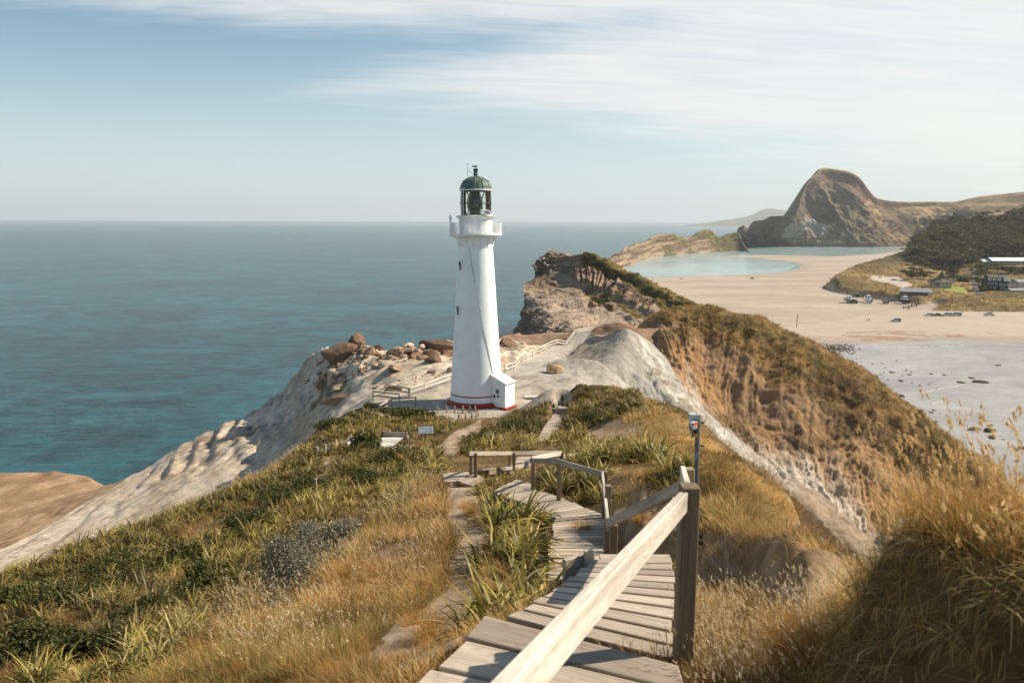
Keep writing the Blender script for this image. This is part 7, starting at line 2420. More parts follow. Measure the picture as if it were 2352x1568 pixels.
def make_buildings():
    up = np.array((0, 0, 1.0))
    # long boat shed
    a, b = P(2066, 679, 497), P(2138, 681, 490)
    c = (a + b) / 2; rz = math.atan2(b[1] - a[1], b[0] - a[0]); L = np.linalg.norm(b - a)
    root = thing('boat_shed', tuple(c), 'long low dark shed with pale iron roof on the dunes', 'shed')
    ay = np.array((-math.sin(rz), math.cos(rz), 0)); ax = np.array((math.cos(rz), math.sin(rz), 0))
    m = MB(); walls(m, c, L, 7, 2.7, 0, rz); m.build('wall', M_WALLB, root)
    q = [c - ay * 4.0 - ax * (L / 2 + .4) + up * 2.75, c - ay * 4.0 + ax * (L / 2 + .4) + up * 2.75, c + ay * 4.0 + ax * (L / 2 + .4) + up * 4.4, c + ay * 4.0 - ax * (L / 2 + .4) + up * 4.4]
    MB().extrude(q, up * 0.16).build('roof', M_ROOFG, root)
    MB().frame_box(c + ax * (L / 2 - 1.0) - ay * 3.55 + up * 1.2, ax * 0.9, ay * 0.04, up * 1.2).build('door', M_WTRIM, root)
    for k in range(9):
        m = MB(); m.frame_box(c + ax * (-L / 2 + 0.1 + k * L / 8.1) - ay * 3.62 + up * 1.3, ax * 0.09, ay * 0.09, up * 1.35); m.build('post', M_GREYW, root)
    # hexagonal hall with a spire
    c = P(2161, 656, 540)
    root = thing('hexagonal_hall', tuple(c), 'hexagonal hall with spreading brown roof rising to a pointed crest', 'hall')
    MB().lathe([(7.6, -1), (7.6, 2.6)], c, 6).build('wall', M_WALLC, root)
    rf = MB().lathe([(9.6, 2.4), (9.5, 2.7), (4.6, 4.2), (2.6, 5.4), (0.25, 9.6), (0.0, 9.7)], c, 6).build('roof', M_ROOFB, root)
    m = MB()
    for k in range(6):
        t = k * math.pi / 3
        m.tube([c + (r_ * math.cos(t), r_ * math.sin(t), z + 0.1) for r_, z in ((9.5, 2.7), (4.6, 4.2), (2.6, 5.4), (0.25, 9.6))], 0.16, 4)
    m.build('ridge_caps', M_WALLB, rf)
    MB().extrude([c + (-1.3, -2.8, 5.2), c + (1.3, -2.8, 5.2), c + (0, -0.6, 9.4)], (0, -0.15, 0)).build('gable_vent', M_WALLD, rf)
    for k in range(6):
        t = math.radians(240 + (k - 2.5) * 22)
        rad = 7.6 * math.cos(math.pi / 6) / math.cos((t % (math.pi / 3)) - math.pi / 6)
        q = c + np.array((math.cos(t) * (rad + 0.05), math.sin(t) * (rad + 0.05), 1.35))
        MB().box(q, (0.12 if k != 2 else 2.0, 0.16, 2.3), math.radians(-15)).build('door' if k == 2 else 'wall_post', M_WALLB, root)
    # dark two-storey house with decks
    c = P(2284, 664, 520)
    rz = -0.18
    ax = np.array((math.cos(rz), math.sin(rz), 0)); ay = np.array((-math.sin(rz), math.cos(rz), 0))
    root = thing('dark_house', tuple(c), 'dark two-storey house with steep black roof, white dormers and white balcony rail', 'house')
    m = MB(); walls(m, c, 13, 9, 5.2, 0, rz); m.build('wall', M_WALLD, root)
    m = MB()
    m.add([c + ax * x * 6.9 + ay * y * 4.9 + up * 5.1 for x in (-1, 1) for y in (-1, 1)] + [c + ax * x * 5.6 + ay * y * 3.4 + up * 8.0 for x in (-1, 1) for y in (-1, 1)] , [(0, 1, 5, 4), (1, 3, 7, 5), (3, 2, 6, 7), (2, 0, 4, 6), (0, 2, 3, 1), (4, 5, 7, 6)])
    rf = m.build('roof', M_WALLD, root)
    m = MB(); gable(m, c + up * 0.05, 10.8, 6.6, 8.0, 1.3, rz, 0.3); m.build('upper_roof', M_ROOFB, rf)
    for x in (-5.0, -2.2, 0.6):
        q = c + ax * x - ay * 4.75 + up * 6.6
        m = MB(); m.frame_box(q, ax * 0.75, ay * 0.6, up * 0.85); m.build('dormer', M_WTRIM, rf)
        MB().frame_box(q - ay * 0.62 - up * 0.1, ax * 0.5, ay * 0.02, up * 0.45).build('dormer_pane', M_WIN, rf)
    MB().frame_box(c + ax * 5.2 - ay * 4.6 + up * 6.6, ax * 1.9, ay * 1.2, up * 1.1).build('bay', M_WTRIM, root)
    for x, z in ((-5.3, 3.9), (-3.2, 3.9), (-1.0, 3.9), (1.6, 3.6), (-4.0, 1.4), (-1.6, 1.3), (3.6, 1.3)):
        window(root, c + ax * x - ay * 4.56 + up * z, rz, 1.3, 1.3)
    q = c + ax * 5.6 - ay * 5.6
    MB().frame_box(q + up * 2.75, ax * 4.6, ay * 1.3, up * 0.10).build('balcony_deck', M_GREYW, root)
    m = MB()
    for k in range(16):
        m.frame_box(q - ay * 1.25 + ax * (-4.5 + k * 0.6) + up * 3.35, ax * 0.04, ay * 0.04, up * 0.5)
    m.frame_box(q - ay * 1.25 + up * 3.9, ax * 4.6, ay * 0.06, up * 0.06)
    m.build('balcony_railing', M_WTRIM, root)
    for x in (-4.3, 0, 4.3):
        MB().frame_box(q + ax * x - ay * 1.1 + up * 1.2, ax * 0.08, ay * 0.08, up * 1.5).build('balcony_post', M_WTRIM, root)
    MB().box(c + ax * 3.0 + up * 9.6, (0.9, 0.9, 1.2), rz).build('chimney', M_ROOFB, rf)
    # cream house at the right edge, with a garage before it
    c = P(2346, 664, 520)
    root = thing('cream_house', tuple(c), 'cream two-storey house with low grey roof at the right edge', 'house')
    m = MB(); walls(m, c, 11, 8, 5.0, 1.2, 0.1); m.build('wall', M_WALLC, root)
    m = MB(); gable(m, c, 11, 8, 5.0, 1.2, 0.1, 0.6); m.build('roof', M_ROOFG, root)
    for x, z in ((-3.6, 3.6), (-0.8, 3.6), (-2.2, 1.2)):
        window(root, c + np.array((x, -4.1, z)), 0.1, 1.2, 1.2)
    c = P(2334, 675, 500)
    root = thing('garage', tuple(c), 'low grey garage with pale roof in front of the cream house', 'garage')
    m = MB(); walls(m, c, 11, 6, 2.5, 1.0, 0.08); m.build('wall', plain('grey_wall', (0.36, 0.33, 0.30), 0.8, 0.15), root)
    m = MB(); gable(m, c, 11, 6, 2.5, 1.0, 0.08, 0.4); m.build('roof', M_ROOFG, root)
    MB().box(c + (-2.2, -3.1, 1.1), (4.4, 0.12, 2.1), 0.08).build('door', M_WALLB, root)
    # long white-roofed building above the trees
    c = P(2318, 606, 640)
    root = thing('long_building', tuple(c), 'long low building with bright white roof on the wooded hillside', 'building')
    m = MB(); walls(m, c, 34, 9, 2.8, 0, 0.05); m.build('wall', M_WALLB, root)
    m = MB(); gable(m, c, 34, 9, 2.8, 2.2, 0.05, 0.8); m.build('roof', M_ROOFW, root)
    m = MB(); gable(m, c + (-19, 0, -0.6), 8, 7, 2.6, 1.5, 0.05, 0.5); m.build('porch_roof', M_ROOFW, root)
    for k in range(8):
        window(root, c + np.array((-13 + k * 3.8, -4.6, 1.5)), 0.05, 2.2, 1.3)
    m = MB()
    for k in range(27):
        m.box(c + (-20 + k * 1.5, -6.5, 0.5), (0.08, 0.08, 1.1))
    m.box(c + (-0.5, -6.5, 1.05), (39.5, 0.08, 0.10)); m.box(c + (-0.5, -6.5, 0.55), (39.5, 0.06, 0.08))
    m.build('veranda_rail', M_WTRIM, root)
    MB().box(c + (-0.5, -5.5, -0.1), (39.5, 2.4, 0.2)).build('veranda', M_GREYW, root)
    c = P(2350, 592, 690)
    root = thing('hilltop_house', tuple(c), 'small pale house behind the white-roofed building', 'house')
    m = MB(); walls(m, c, 12, 7, 3.4, 1.0, 0); m.build('wall', M_WALLC, root)
    m = MB(); gable(m, c, 12, 7, 3.4, 1.0, 0, 0.5); m.build('roof', M_ROOFG, root)
    window(root, c + np.array((-3, -3.6, 1.8)), 0, 2.0, 1.2)


make_buildings()

# ------------------------------------------------------------------ vehicles on the beach
M_TYRE = plain('tyre', (0.02, 0.02, 0.02), 0.85, 0.2, 4.0)
M_RIM = plain('wheel_rim', (0.45, 0.45, 0.46), 0.4, 0.1, 4.0, 0.6)
M_CGLASS = plain('car_glass', (0.025, 0.03, 0.035), 0.08, 0.2, 2.0, spec=0.8)
M_LAMPR = plain('tail_lamp', (0.35, 0.02, 0.02), 0.3, 0.1)
M_LAMPW = plain('head_lamp', (0.7, 0.7, 0.68), 0.2, 0.05)
M_ALU = plain('boat_aluminium', (0.42, 0.42, 0.41), 0.42, 0.2, 1.2, 0.7)


def wheel(root, x, y, r, w):
    m = MB()
    m.tube([np.array((x, y - w / 2, r)), np.array((x, y + w / 2, r))], r, 18)
    t = m.build('wheel', M_TYRE, root)
    s = 1 if y > 0 else -1
    MB().tube([np.array((x, y + s * (w / 2 - 0.02), r)), np.array((x, y + s * (w / 2 + 0.012), r))], r * 0.62, 14).build('rim', M_RIM, t)


def car(pos, rz, kind, paint, lab, grp=None):
    """Profile along x (front at +x), pressed sides, glasshouse, wheels, lamps."""
    root = thing('parked_car', (0, 0, 0), lab, 'car', grp)
    L, W = (4.6, 1.78)
    if kind == 'suv': L, W, H = 4.7, 1.85, 1.75
    elif kind == 'van': L, W, H = 4.9, 1.82, 1.95
    elif kind == 'ute': L, W, H = 5.2, 1.86, 1.80
    elif kind == 'ute_canopy': L, W, H = 5.2, 1.86, 1.85
    else: L, W, H = 4.5, 1.76, 1.48
    h = L / 2
    belt = 0.92 if kind in ('sedan', 'wagon') else 1.08
    prof = [(-h, 0.42), (-h - 0.02, belt * 0.72), (-h + 0.06, belt), (h - 1.25, belt), (h - 0.25, belt * 0.90), (h, belt * 0.66), (h + 0.01, 0.42), (h - 0.15, 0.28), (-h + 0.15, 0.28)]
    m = MB()
    n = len(prof)
    vs = []
    for y, k in ((-W / 2, 0.0), (-W / 2 + 0.10, 1.0), (W / 2 - 0.10, 1.0), (W / 2, 0.0)):
        for x, z in prof:
            vs.append((x * (1 if k else 0.985), y, z if k else (z - 0.05 if z > 0.6 else z + 0.02)))
    fs = [tuple(range(n)), tuple(range(4 * n - 1, 3 * n - 1, -1))]
    for j in range(3):
        for i in range(n):
            fs.append((j * n + i, (j + 1) * n + i, (j + 1) * n + (i + 1) % n, j * n + (i + 1) % n))
    m.add(vs, fs)
    body = m.build('body', paint, root, bevel=0.03)
    if kind == 'van': cab = (-h + 0.08, -h + 0.2, h - 1.35, h - 0.55)
    elif kind in ('ute',): cab = (-0.75, -0.55, h - 1.85, h - 1.1)
    elif kind == 'ute_canopy': cab = (-h + 0.1, -h + 0.3, h - 1.85, h - 1.1)
    elif kind == 'sedan': cab = (-h + 0.55, -h + 1.3, h - 2.0, h - 1.15)
    else: cab = (-h + 0.06, -h + 0.45, h - 1.95, h - 1.1)
    x0, x1, x2, x3 = cab
    wi = W / 2 - 0.06
    wt = W / 2 - 0.24
    g = MB()
    g.add([(x0, -wi, belt), (x0, wi, belt), (x3, -wi, belt), (x3, wi, belt), (x1, -wt, H - 0.06), (x1, wt, H - 0.06), (x2, -wt, H - 0.06), (x2, wt, H - 0.06)],
          [(0, 4, 5, 1), (2, 3, 7, 6), (0, 2, 6, 4), (1, 5, 7, 3), (4, 6, 7, 5), (0, 1, 3, 2)])
    g.build('windows', M_CGLASS, root)
    rf = MB()
    rf.box(((x1 + x2) / 2, 0, H - 0.02), (x2 - x1 + 0.14, wt * 2 + 0.10, 0.09))
    for xx in np.linspace(0.0, 1.0, 4 if kind != 'sedan' else 3):
        a = x0 + (x3 - x0) * xx; b = x1 + (x2 - x1) * xx
        for s in (-1, 1):
            rf.beam((a, s * (wi + 0.01), belt), (b, s * (wt + 0.01), H - 0.03), 0.09, 0.05)
    rf.build('roof', paint, root)
    if kind == 'ute':
        MB().box((-h + 0.95, 0, belt + 0.02), (1.6, W - 0.3, 0.05)).build('tray_cover', M_DARK, root)
    for x in (h - 0.85, -h + 0.9):
        for s in (-1, 1):
            wheel(root, x, s * (W / 2 - 0.10), 0.34 if kind in ('sedan', 'wagon') else 0.38, 0.22)
    for s in (-1, 1):
        MB().box((h - 0.06, s * (W / 2 - 0.28), belt * 0.78), (0.10, 0.34, 0.14)).build('headlight', M_LAMPW, root)
        MB().box((-h + 0.02, s * (W / 2 - 0.16), belt * 0.86), (0.08, 0.16, 0.30)).build('tail_light', M_LAMPR, root)
        MB().box((h - 1.35 if kind != 'van' else h - 0.7, s * (W / 2 + 0.08), belt + 0.08), (0.12, 0.16, 0.12)).build('mirror', paint, root)
    MB().box((h + 0.0, 0, 0.42), (0.10, W - 0.25, 0.16)).build('bumper', M_DARK, root)
    root.location = pos; root.rotation_euler = (0, 0, rz)
    return root


PT = {k: plain('paint_' + k, c, 0.3, 0.06, 1.0, spec=0.6) for k, c in dict(white=(0.74, 0.74, 0.72), silver=(0.50, 0.51, 0.52), grey=(0.10, 0.095, 0.09), bronze=(0.14, 0.105, 0.075), black=(0.025, 0.025, 0.03), blue=(0.30, 0.36, 0.42)).items()}
sand_z = 1.75


def S_(u, v, z=sand_z):
    p = Pz(u, v, z)
    for _ in range(3):
        p = Pz(u, v, beach_z(p[0], p[1]))
    return p


def make_cars():
    for u, v, k, p, rz, lab in [
        (2133, 725, 'wagon', 'white', 2.95, 'white estate car at the left end of the row parked by the dune'),
        (2152, 725.5, 'sedan', 'bronze', 3.0, 'dark bronze sedan beside the white estate car by the dune'),
        (2175, 725.5, 'ute_canopy', 'white', 2.85, 'white pickup with canopy between bronze sedan and white van'),
        (2197, 725.5, 'van', 'white', 2.75, 'white van at the right end of the row parked by the dune'),
        (2272, 724.5, 'ute', 'white', -0.25, 'white pickup with open bay parked alone below the dune at far right'),
        (2058, 738.5, 'suv', 'silver', 2.85, 'silver wagon alone on open sand near the water'),
        (1992, 697.5, 'wagon', 'white', 3.05, 'white wagon parked before the second beached boat'),
        (1727, 640.5, 'sedan', 'silver', 2.9, 'small silver car alone beside the lagoon'),
        (2022, 640.5, 'sedan', 'grey', 0.2, 'grey car in the sandy car park among the dunes'),
        (2056, 645.5, 'wagon', 'silver', -0.1, 'silver-blue wagon at the right of the sandy car park')]:
        pos = S_(u, v) if v > 690 or u < 1800 else P(u, v, 600 if u < 2040 else 575)
        if u < 1800: pos = S_(u, v, 1.6)
        car(tuple(pos), rz, k, PT[p], lab)


make_cars()


def boat(pos, rz, hull, lab, trailer_lab, size=1.0, cabin=True):
    """Fishing boat, bow at +x, on its own beach trailer."""
    root = thing('fishing_boat', (0, 0, 0), lab, 'boat')
    st = [(-3.6, 1.45, 1.0, 0.25, 1.55), (-1.5, 1.5, 1.05, 0.15, 1.6), (0.8, 1.42, 0.9, 0.1, 1.75), (2.6, 0.95, 0.45, 0.3, 1.95), (3.9, 0.08, 0.05, 0.95, 2.15)]
    zb = 0.75
    vs, fs = [], []
    for x, wt, wb, z0, z1 in st:
        vs += [(x, -wt, z1 + zb), (x, -wb, z0 + 0.35 + zb), (x, 0, z0 + zb), (x, wb, z0 + 0.35 + zb), (x, wt, z1 + zb), (x, wt * 0.86, z1 + zb - 0.05), (x, 0, z1 + zb - 0.55), (x, -wt * 0.86, z1 + zb - 0.05)]
    for i in range(len(st) - 1):
        for k in range(8):
            fs.append((i * 8 + k, i * 8 + (k + 1) % 8, (i + 1) * 8 + (k + 1) % 8, (i + 1) * 8 + k))
    fs += [tuple(range(8)), tuple(range(39, 31, -1))]
    sc = size
    S = lambda m: [m.v.__setitem__(i, tuple(q * sc for q in p)) for i, p in enumerate(m.v)] and m
    S(MB().add(vs, fs)).build('hull', hull, root)
    if cabin:
        m = MB(); m.add([(-1.3, -1.15, 2.2), (-1.3, 1.15, 2.2), (1.6, -1.0, 2.3), (1.6, 1.0, 2.3), (-1.2, -1.0, 3.9), (-1.2, 1.0, 3.9), (0.7, -0.9, 3.9), (0.7, 0.9, 3.9)], [(0, 4, 5, 1), (2, 3, 7, 6), (0, 2, 6, 4), (1, 5, 7, 3), (4, 6, 7, 5), (0, 1, 3, 2)])
        S(m).build('cabin', M_WHITE2, root)
        m = MB(); m.box((-0.4, 0, 4.0), (2.5, 2.3, 0.14)); S(m).build('cabin_roof', M_WHITE2, root)
        m = MB(); m.box((-1.28, 0.5, 3.1), (0.06, 0.75, 1.3)); S(m).build('cabin_door', M_DARK, root)
        m = MB(); m.box((-1.28, -0.5, 3.4), (0.06, 0.7, 0.6)); S(m).build('rear_window', M_CGLASS, root)
        for s in (-1, 1):
            m = MB(); m.box((-0.1, s * 1.04, 3.35), (1.4, 0.06, 0.55)); S(m).build('side_window', M_CGLASS, root)
        m = MB(); m.tube([np.array((-0.5, 0, 4.0)), np.array((-0.5, 0, 5.4))], 0.05, 6); m.box((-0.5, 0, 5.0), (0.5, 0.5, 0.22)); S(m).build('mast', M_WHITE2, root)
        m = MB()
        for s in (-1, 1):
            m.tube([np.array((x, s * w, z)) for x, w, z in ((-3.5, 1.35, 2.3), (-3.5, 1.35, 3.1), (-1.4, 1.3, 3.1))], 0.035, 5)
        m.tube([np.array((-3.5, -1.35, 3.1)), np.array((-3.5, 1.35, 3.1))], 0.035, 5)
        S(m).build('stern_rail', M_ALU, root)
    m = MB(); m.box((-3.85, 0, 1.5), (0.5, 0.6, 1.3)); m.box((-3.9, 0, 2.2), (0.7, 0.5, 0.5)); S(m).build('outboard_motor', M_DARK, root)
    root.location = pos; root.rotation_euler = (0, 0, rz)
    tr = thing('boat_trailer', (0, 0, 0), trailer_lab, 'trailer')
    m = MB()
    for s in (-1, 1):
        m.beam((-3.4, s * 0.8, 0.62), (3.2, s * 0.55, 0.62), 0.14, 0.16); m.beam((3.2, s * 0.55, 0.62), (4.8, 0, 0.62), 0.12, 0.14)
    for x in (-3.2, -1, 1.2, 3.0): m.beam((x, -0.8, 0.60), (x, 0.8, 0.60), 0.1, 0.12)
    S(m).build('frame', M_ALU, tr)
    for x in (-1.7, -0.4):
        for s in (-1, 1):
            wheel(tr, x * sc, s * 1.35 * sc, 0.48 * sc, 0.36)
    tr.location = pos; tr.rotation_euler = (0, 0, rz)


def tractor(pos, rz, paint, lab):
    root = thing('tractor', (0, 0, 0), lab, 'tractor')
    MB().box((1.0, 0, 1.15), (2.0, 0.8, 0.8), 0, 0.92).build('bonnet', paint, root, bevel=0.05)
    MB().box((-0.7, 0, 0.95), (1.6, 0.7, 0.6)).build('chassis', M_DARK, root)
    m = MB()
    for x in (-1.3, 0.1):
        for s in (-1, 1): m.beam((x, s * 0.65, 1.2), (x, s * 0.6, 2.55), 0.08, 0.08)
    m.build('cab_frame', paint, root)
    MB().box((-0.6, 0, 2.6), (1.7, 1.5, 0.14)).build('cab_roof', PT['white'], root)
    MB().box((-0.6, 0, 1.95), (1.36, 1.2, 1.1)).build('cab_glass', M_CGLASS, root)
    MB().box((-0.9, 0, 1.3), (0.5, 0.5, 0.2)).build('seat', M_DARK, root)
    for s in (-1, 1):
        wheel(root, -0.9, s * 0.95, 0.85, 0.5); wheel(root, 1.6, s * 0.8, 0.5, 0.34)
        MB().box((-0.9, s * 0.95, 1.78), (1.3, 0.5, 0.08)).build('mudguard', paint, root)
    MB().tube([np.array((1.3, 0.25, 1.5)), np.array((1.3, 0.25, 2.4))], 0.05, 6).build('exhaust', M_DARK, root)
    root.location = pos; root.rotation_euler = (0, 0, rz)


def make_fleet():
    navy = plain('navy_hull', (0.035, 0.04, 0.075), 0.35, 0.2, 1.0)
    boat(tuple(S_(1948, 695.5)), 1.95, M_ALU, 'bare aluminium fishing boat at the left end of the beached fleet', 'tandem trailer under the aluminium boat at the left end of the fleet', 1.0)
    boat(tuple(S_(1993, 694.0)), 1.75, M_WHITE2, 'white fishing boat with tall cabin beached behind the white wagon', 'tandem trailer under the white boat behind the white wagon', 1.05)
    boat(tuple(S_(2032, 697.0)), 1.85, M_ALU, 'small open aluminium boat between the white boat and the navy boat', 'tandem trailer under the small open aluminium boat', 0.82, False)
    boat(tuple(S_(2076, 697.5)), 2.0, navy, 'navy-hulled fishing boat with white cabin at the right end of the fleet', 'tandem trailer under the navy-hulled boat', 1.1)
    tractor(tuple(S_(1966, 682.5)), 1.9, plain('tractor_green', (0.05, 0.09, 0.05), 0.5, 0.2), 'green tractor with white roof behind the left aluminium boat')
    tractor(tuple(S_(1962, 697.0)), 2.0, plain('tractor_brown', (0.09, 0.075, 0.06), 0.5, 0.2), 'dark tractor hitched beside the left aluminium boat')
    tractor(tuple(S_(2132, 694.5)), 0.4, PT['grey'], 'dark tractor with pale roof at the end of the empty boat cradle')
    # empty launching cradle
    a, b = S_(2080, 709), S_(2118, 699)
    root = thing('launching_cradle', tuple(a), 'long empty dark steel launching cradle with uprights beside the navy boat', 'trailer')
    d = (b - a); d /= np.linalg.norm(d); s = np.array((-d[1], d[0], 0)); L = np.linalg.norm(b - a)
    m = MB()
    for k in (-1, 1):
        m.beam(a + s * k * 1.0 + (0, 0, 0.8), b + s * k * 0.9 + (0, 0, 1.1), 0.2, 0.25)
    for f in np.linspace(0.05, 0.95, 6):
        m.beam(a + d * L * f - s + (0, 0, 0.85), a + d * L * f + s + (0, 0, 0.85), 0.15, 0.15)
    m.build('frame', M_BRONZE, root)
    for f in (0.25, 0.45, 0.65, 0.85):
        for k in (-1, 1):
            q = a + d * L * f + s * k * 1.0; MB().beam(q + (0, 0, 0.9), q + (0, 0, 3.3), 0.12, 0.12).build('upright', M_BRONZE, root)
    for f in (0.03, 0.5):
        for k in (-1, 1):
            q = a + d * L * f + s * k * 1.35
            MB().tube([q + s * 0.2 * k + (0, 0, 0.62), q - s * 0.2 * k + (0, 0, 0.62)], 0.62, 16).build('wheel', M_TYRE, root)


make_fleet()


def make_person(pos, h, shirt, legs, hair, lab, stride=0.12, rz=0.0, arm=0.08):
    """One skinned body; clothes as children."""
    root = thing('person', tuple(pos), lab, 'person')
    def skin(name, pts, edges, mat, parent):
        me = bpy.data.meshes.new(name)
        me.from_pydata([p[:3] for p in pts], edges, [])
        o = bpy.data.objects.new(name, me); COL.objects.link(o); o.parent = parent
        md = o.modifiers.new('skin', 'SKIN')
        for i, p in enumerate(pts):
            me.skin_vertices[0].data[i].radius = (p[3], p[3] * 0.85)
        me.skin_vertices[0].data[0].use_root = True
        o.modifiers.new('sub', 'SUBSURF').levels = 1
        me.materials.append(mat)
        return o
    k = h / 1.72
    S = lambda *p: tuple(q * k for q in p)
    skinm = bpy.data.materials.get('skin') or plain('skin', (0.45, 0.28, 0.20), 0.6, 0.1)
    pts = [S(0, 0, 0.92, .13), S(0, 0, 1.15, .135), S(0, 0, 1.38, .15), S(0, 0, 1.47, .06), S(0, 0, 1.60, .10), S(0, 0.01, 1.70, .07),
           S(-.18, 0, 1.40, .06), S(-.24, arm, 1.12, .045), S(-.25, arm + .06, .86, .035), S(-.25, arm + .08, .76, .03),
           S(.18, 0, 1.40, .06), S(.24, -arm, 1.12, .045), S(.25, -arm + .02, .86, .035), S(.25, -arm + .04, .76, .03),
           S(-.09, stride * .4, .86, .09), S(-.10, stride, .48, .065), S(-.10, stride * 1.1, .08, .045), S(-.10, stride * 1.1 + .14, .04, .035),
           S(.09, -stride * .4, .86, .09), S(.10, -stride, .48, .065), S(.10, -stride * 1.4, .08, .045), S(.10, -stride * 1.4 + .14, .04, .035)]
    ed = [(0, 1), (1, 2), (2, 3), (3, 4), (4, 5), (2, 6), (6, 7), (7, 8), (8, 9), (2, 10), (10, 11), (11, 12), (12, 13), (0, 14), (14, 15), (15, 16), (16, 17), (0, 18), (18, 19), (19, 20), (20, 21)]
    skin('body', pts, ed, skinm, root)
    g = lambda i, e: (pts[i][0], pts[i][1], pts[i][2], pts[i][3] + e)
    e = 0.014 * k
    skin('shirt', [g(0, e), g(1, e), g(2, e), g(6, e), g(7, e), g(10, e), g(11, e)], [(0, 1), (1, 2), (2, 3), (3, 4), (2, 5), (5, 6)], shirt, root)
    skin('trousers', [g(0, e * 1.2), g(14, e), g(15, e), S(-.10, stride * 1.08, .3, .06), g(18, e), g(19, e), S(.10, -stride * 1.25, .3, .06)], [(0, 1), (1, 2), (2, 3), (0, 4), (4, 5), (5, 6)], legs, root)
    m = MB().lathe([(0.0, 0.13), (0.07, 0.115), (0.108, 0.05), (0.11, -0.02), (0.09, -0.06)], (0, -0.01, 1.63 * k), 12)
    o = mesh_object('hair', m.v, m.f, hair, None, True); o.parent = root
    root.rotation_euler = (0, 0, rz)


M_HAIR = plain('dark_hair', (0.04, 0.028, 0.02), 0.7, 0.2)
M_BLK = plain('black_cloth', (0.02, 0.02, 0.022), 0.8, 0.2)
M_LBL = plain('pale_blue_cloth', (0.36, 0.44, 0.58), 0.8, 0.15)
M_TAN = plain('tan_cloth', (0.36, 0.27, 0.19), 0.8, 0.15)
z1_ = lambda x, y: ((3300 + x / 4.48) / 1.7415, (1000 + y / 4.48) / 1.7415)
make_person(S_(*z1_(748, 1285)), 1.72, M_LBL, M_TAN, M_HAIR, 'person in pale blue top walking on the sand beside one in black', 0.13, 0.4)
make_person(S_(*z1_(788, 1288)), 1.78, M_BLK, M_TAN, M_HAIR, 'person in black top walking on the sand near the tidal flat', 0.11, -0.3)
for u, v, lab in ((1744, 585.5, 'tiny dark figure standing on the sand spit, left of a pair of dark dots'), (1713, 577.5, 'tiny figure wading by the tip of the rock island'), (1693, 585.8, 'tiny figure at the point of the sand spit')):
    make_person(Pz(u, v + 1.5, 0.3), 1.75, M_BLK, M_BLK, M_HAIR, lab, 0.08, u)

# pole on the beach, posts and stakes
q = S_(1830, 752)
root = thing('beach_post', tuple(q), 'tall dark timber post standing alone on the beach', 'post')
MB().tube([q - (0, 0, 0.5), q + (0.05, 0, 6.6)], [0.19, 0.15], 10).build('pole', M_POST, root)
MB().box(q + (0.05, -0.16, 5.6), (0.10, 0.06, 0.9)).build('bracket', M_DARK, root)
for u, v, lab in ((1565, 641.5, 'dark lump of driftwood on the sand by the lagoon'), (1722, 589.0, 'dark boulder on the sand spit, left one of two'), (1731.5, 589.6, 'dark boulder on the sand spit, right one of two'), (1527, 588.0, 'little dark rock on the narrow strand of the rock island')):
    p = S_(u, v, 1.2) if v > 600 else Pz(u, v, 0.4)
    tag(rock_mesh(p, (2.6, 1.8, 1.6), int(u), 3, name='beach_rock', mat=BOULDER, col=(0.10, 0.075, 0.055)), lab, 'rock')

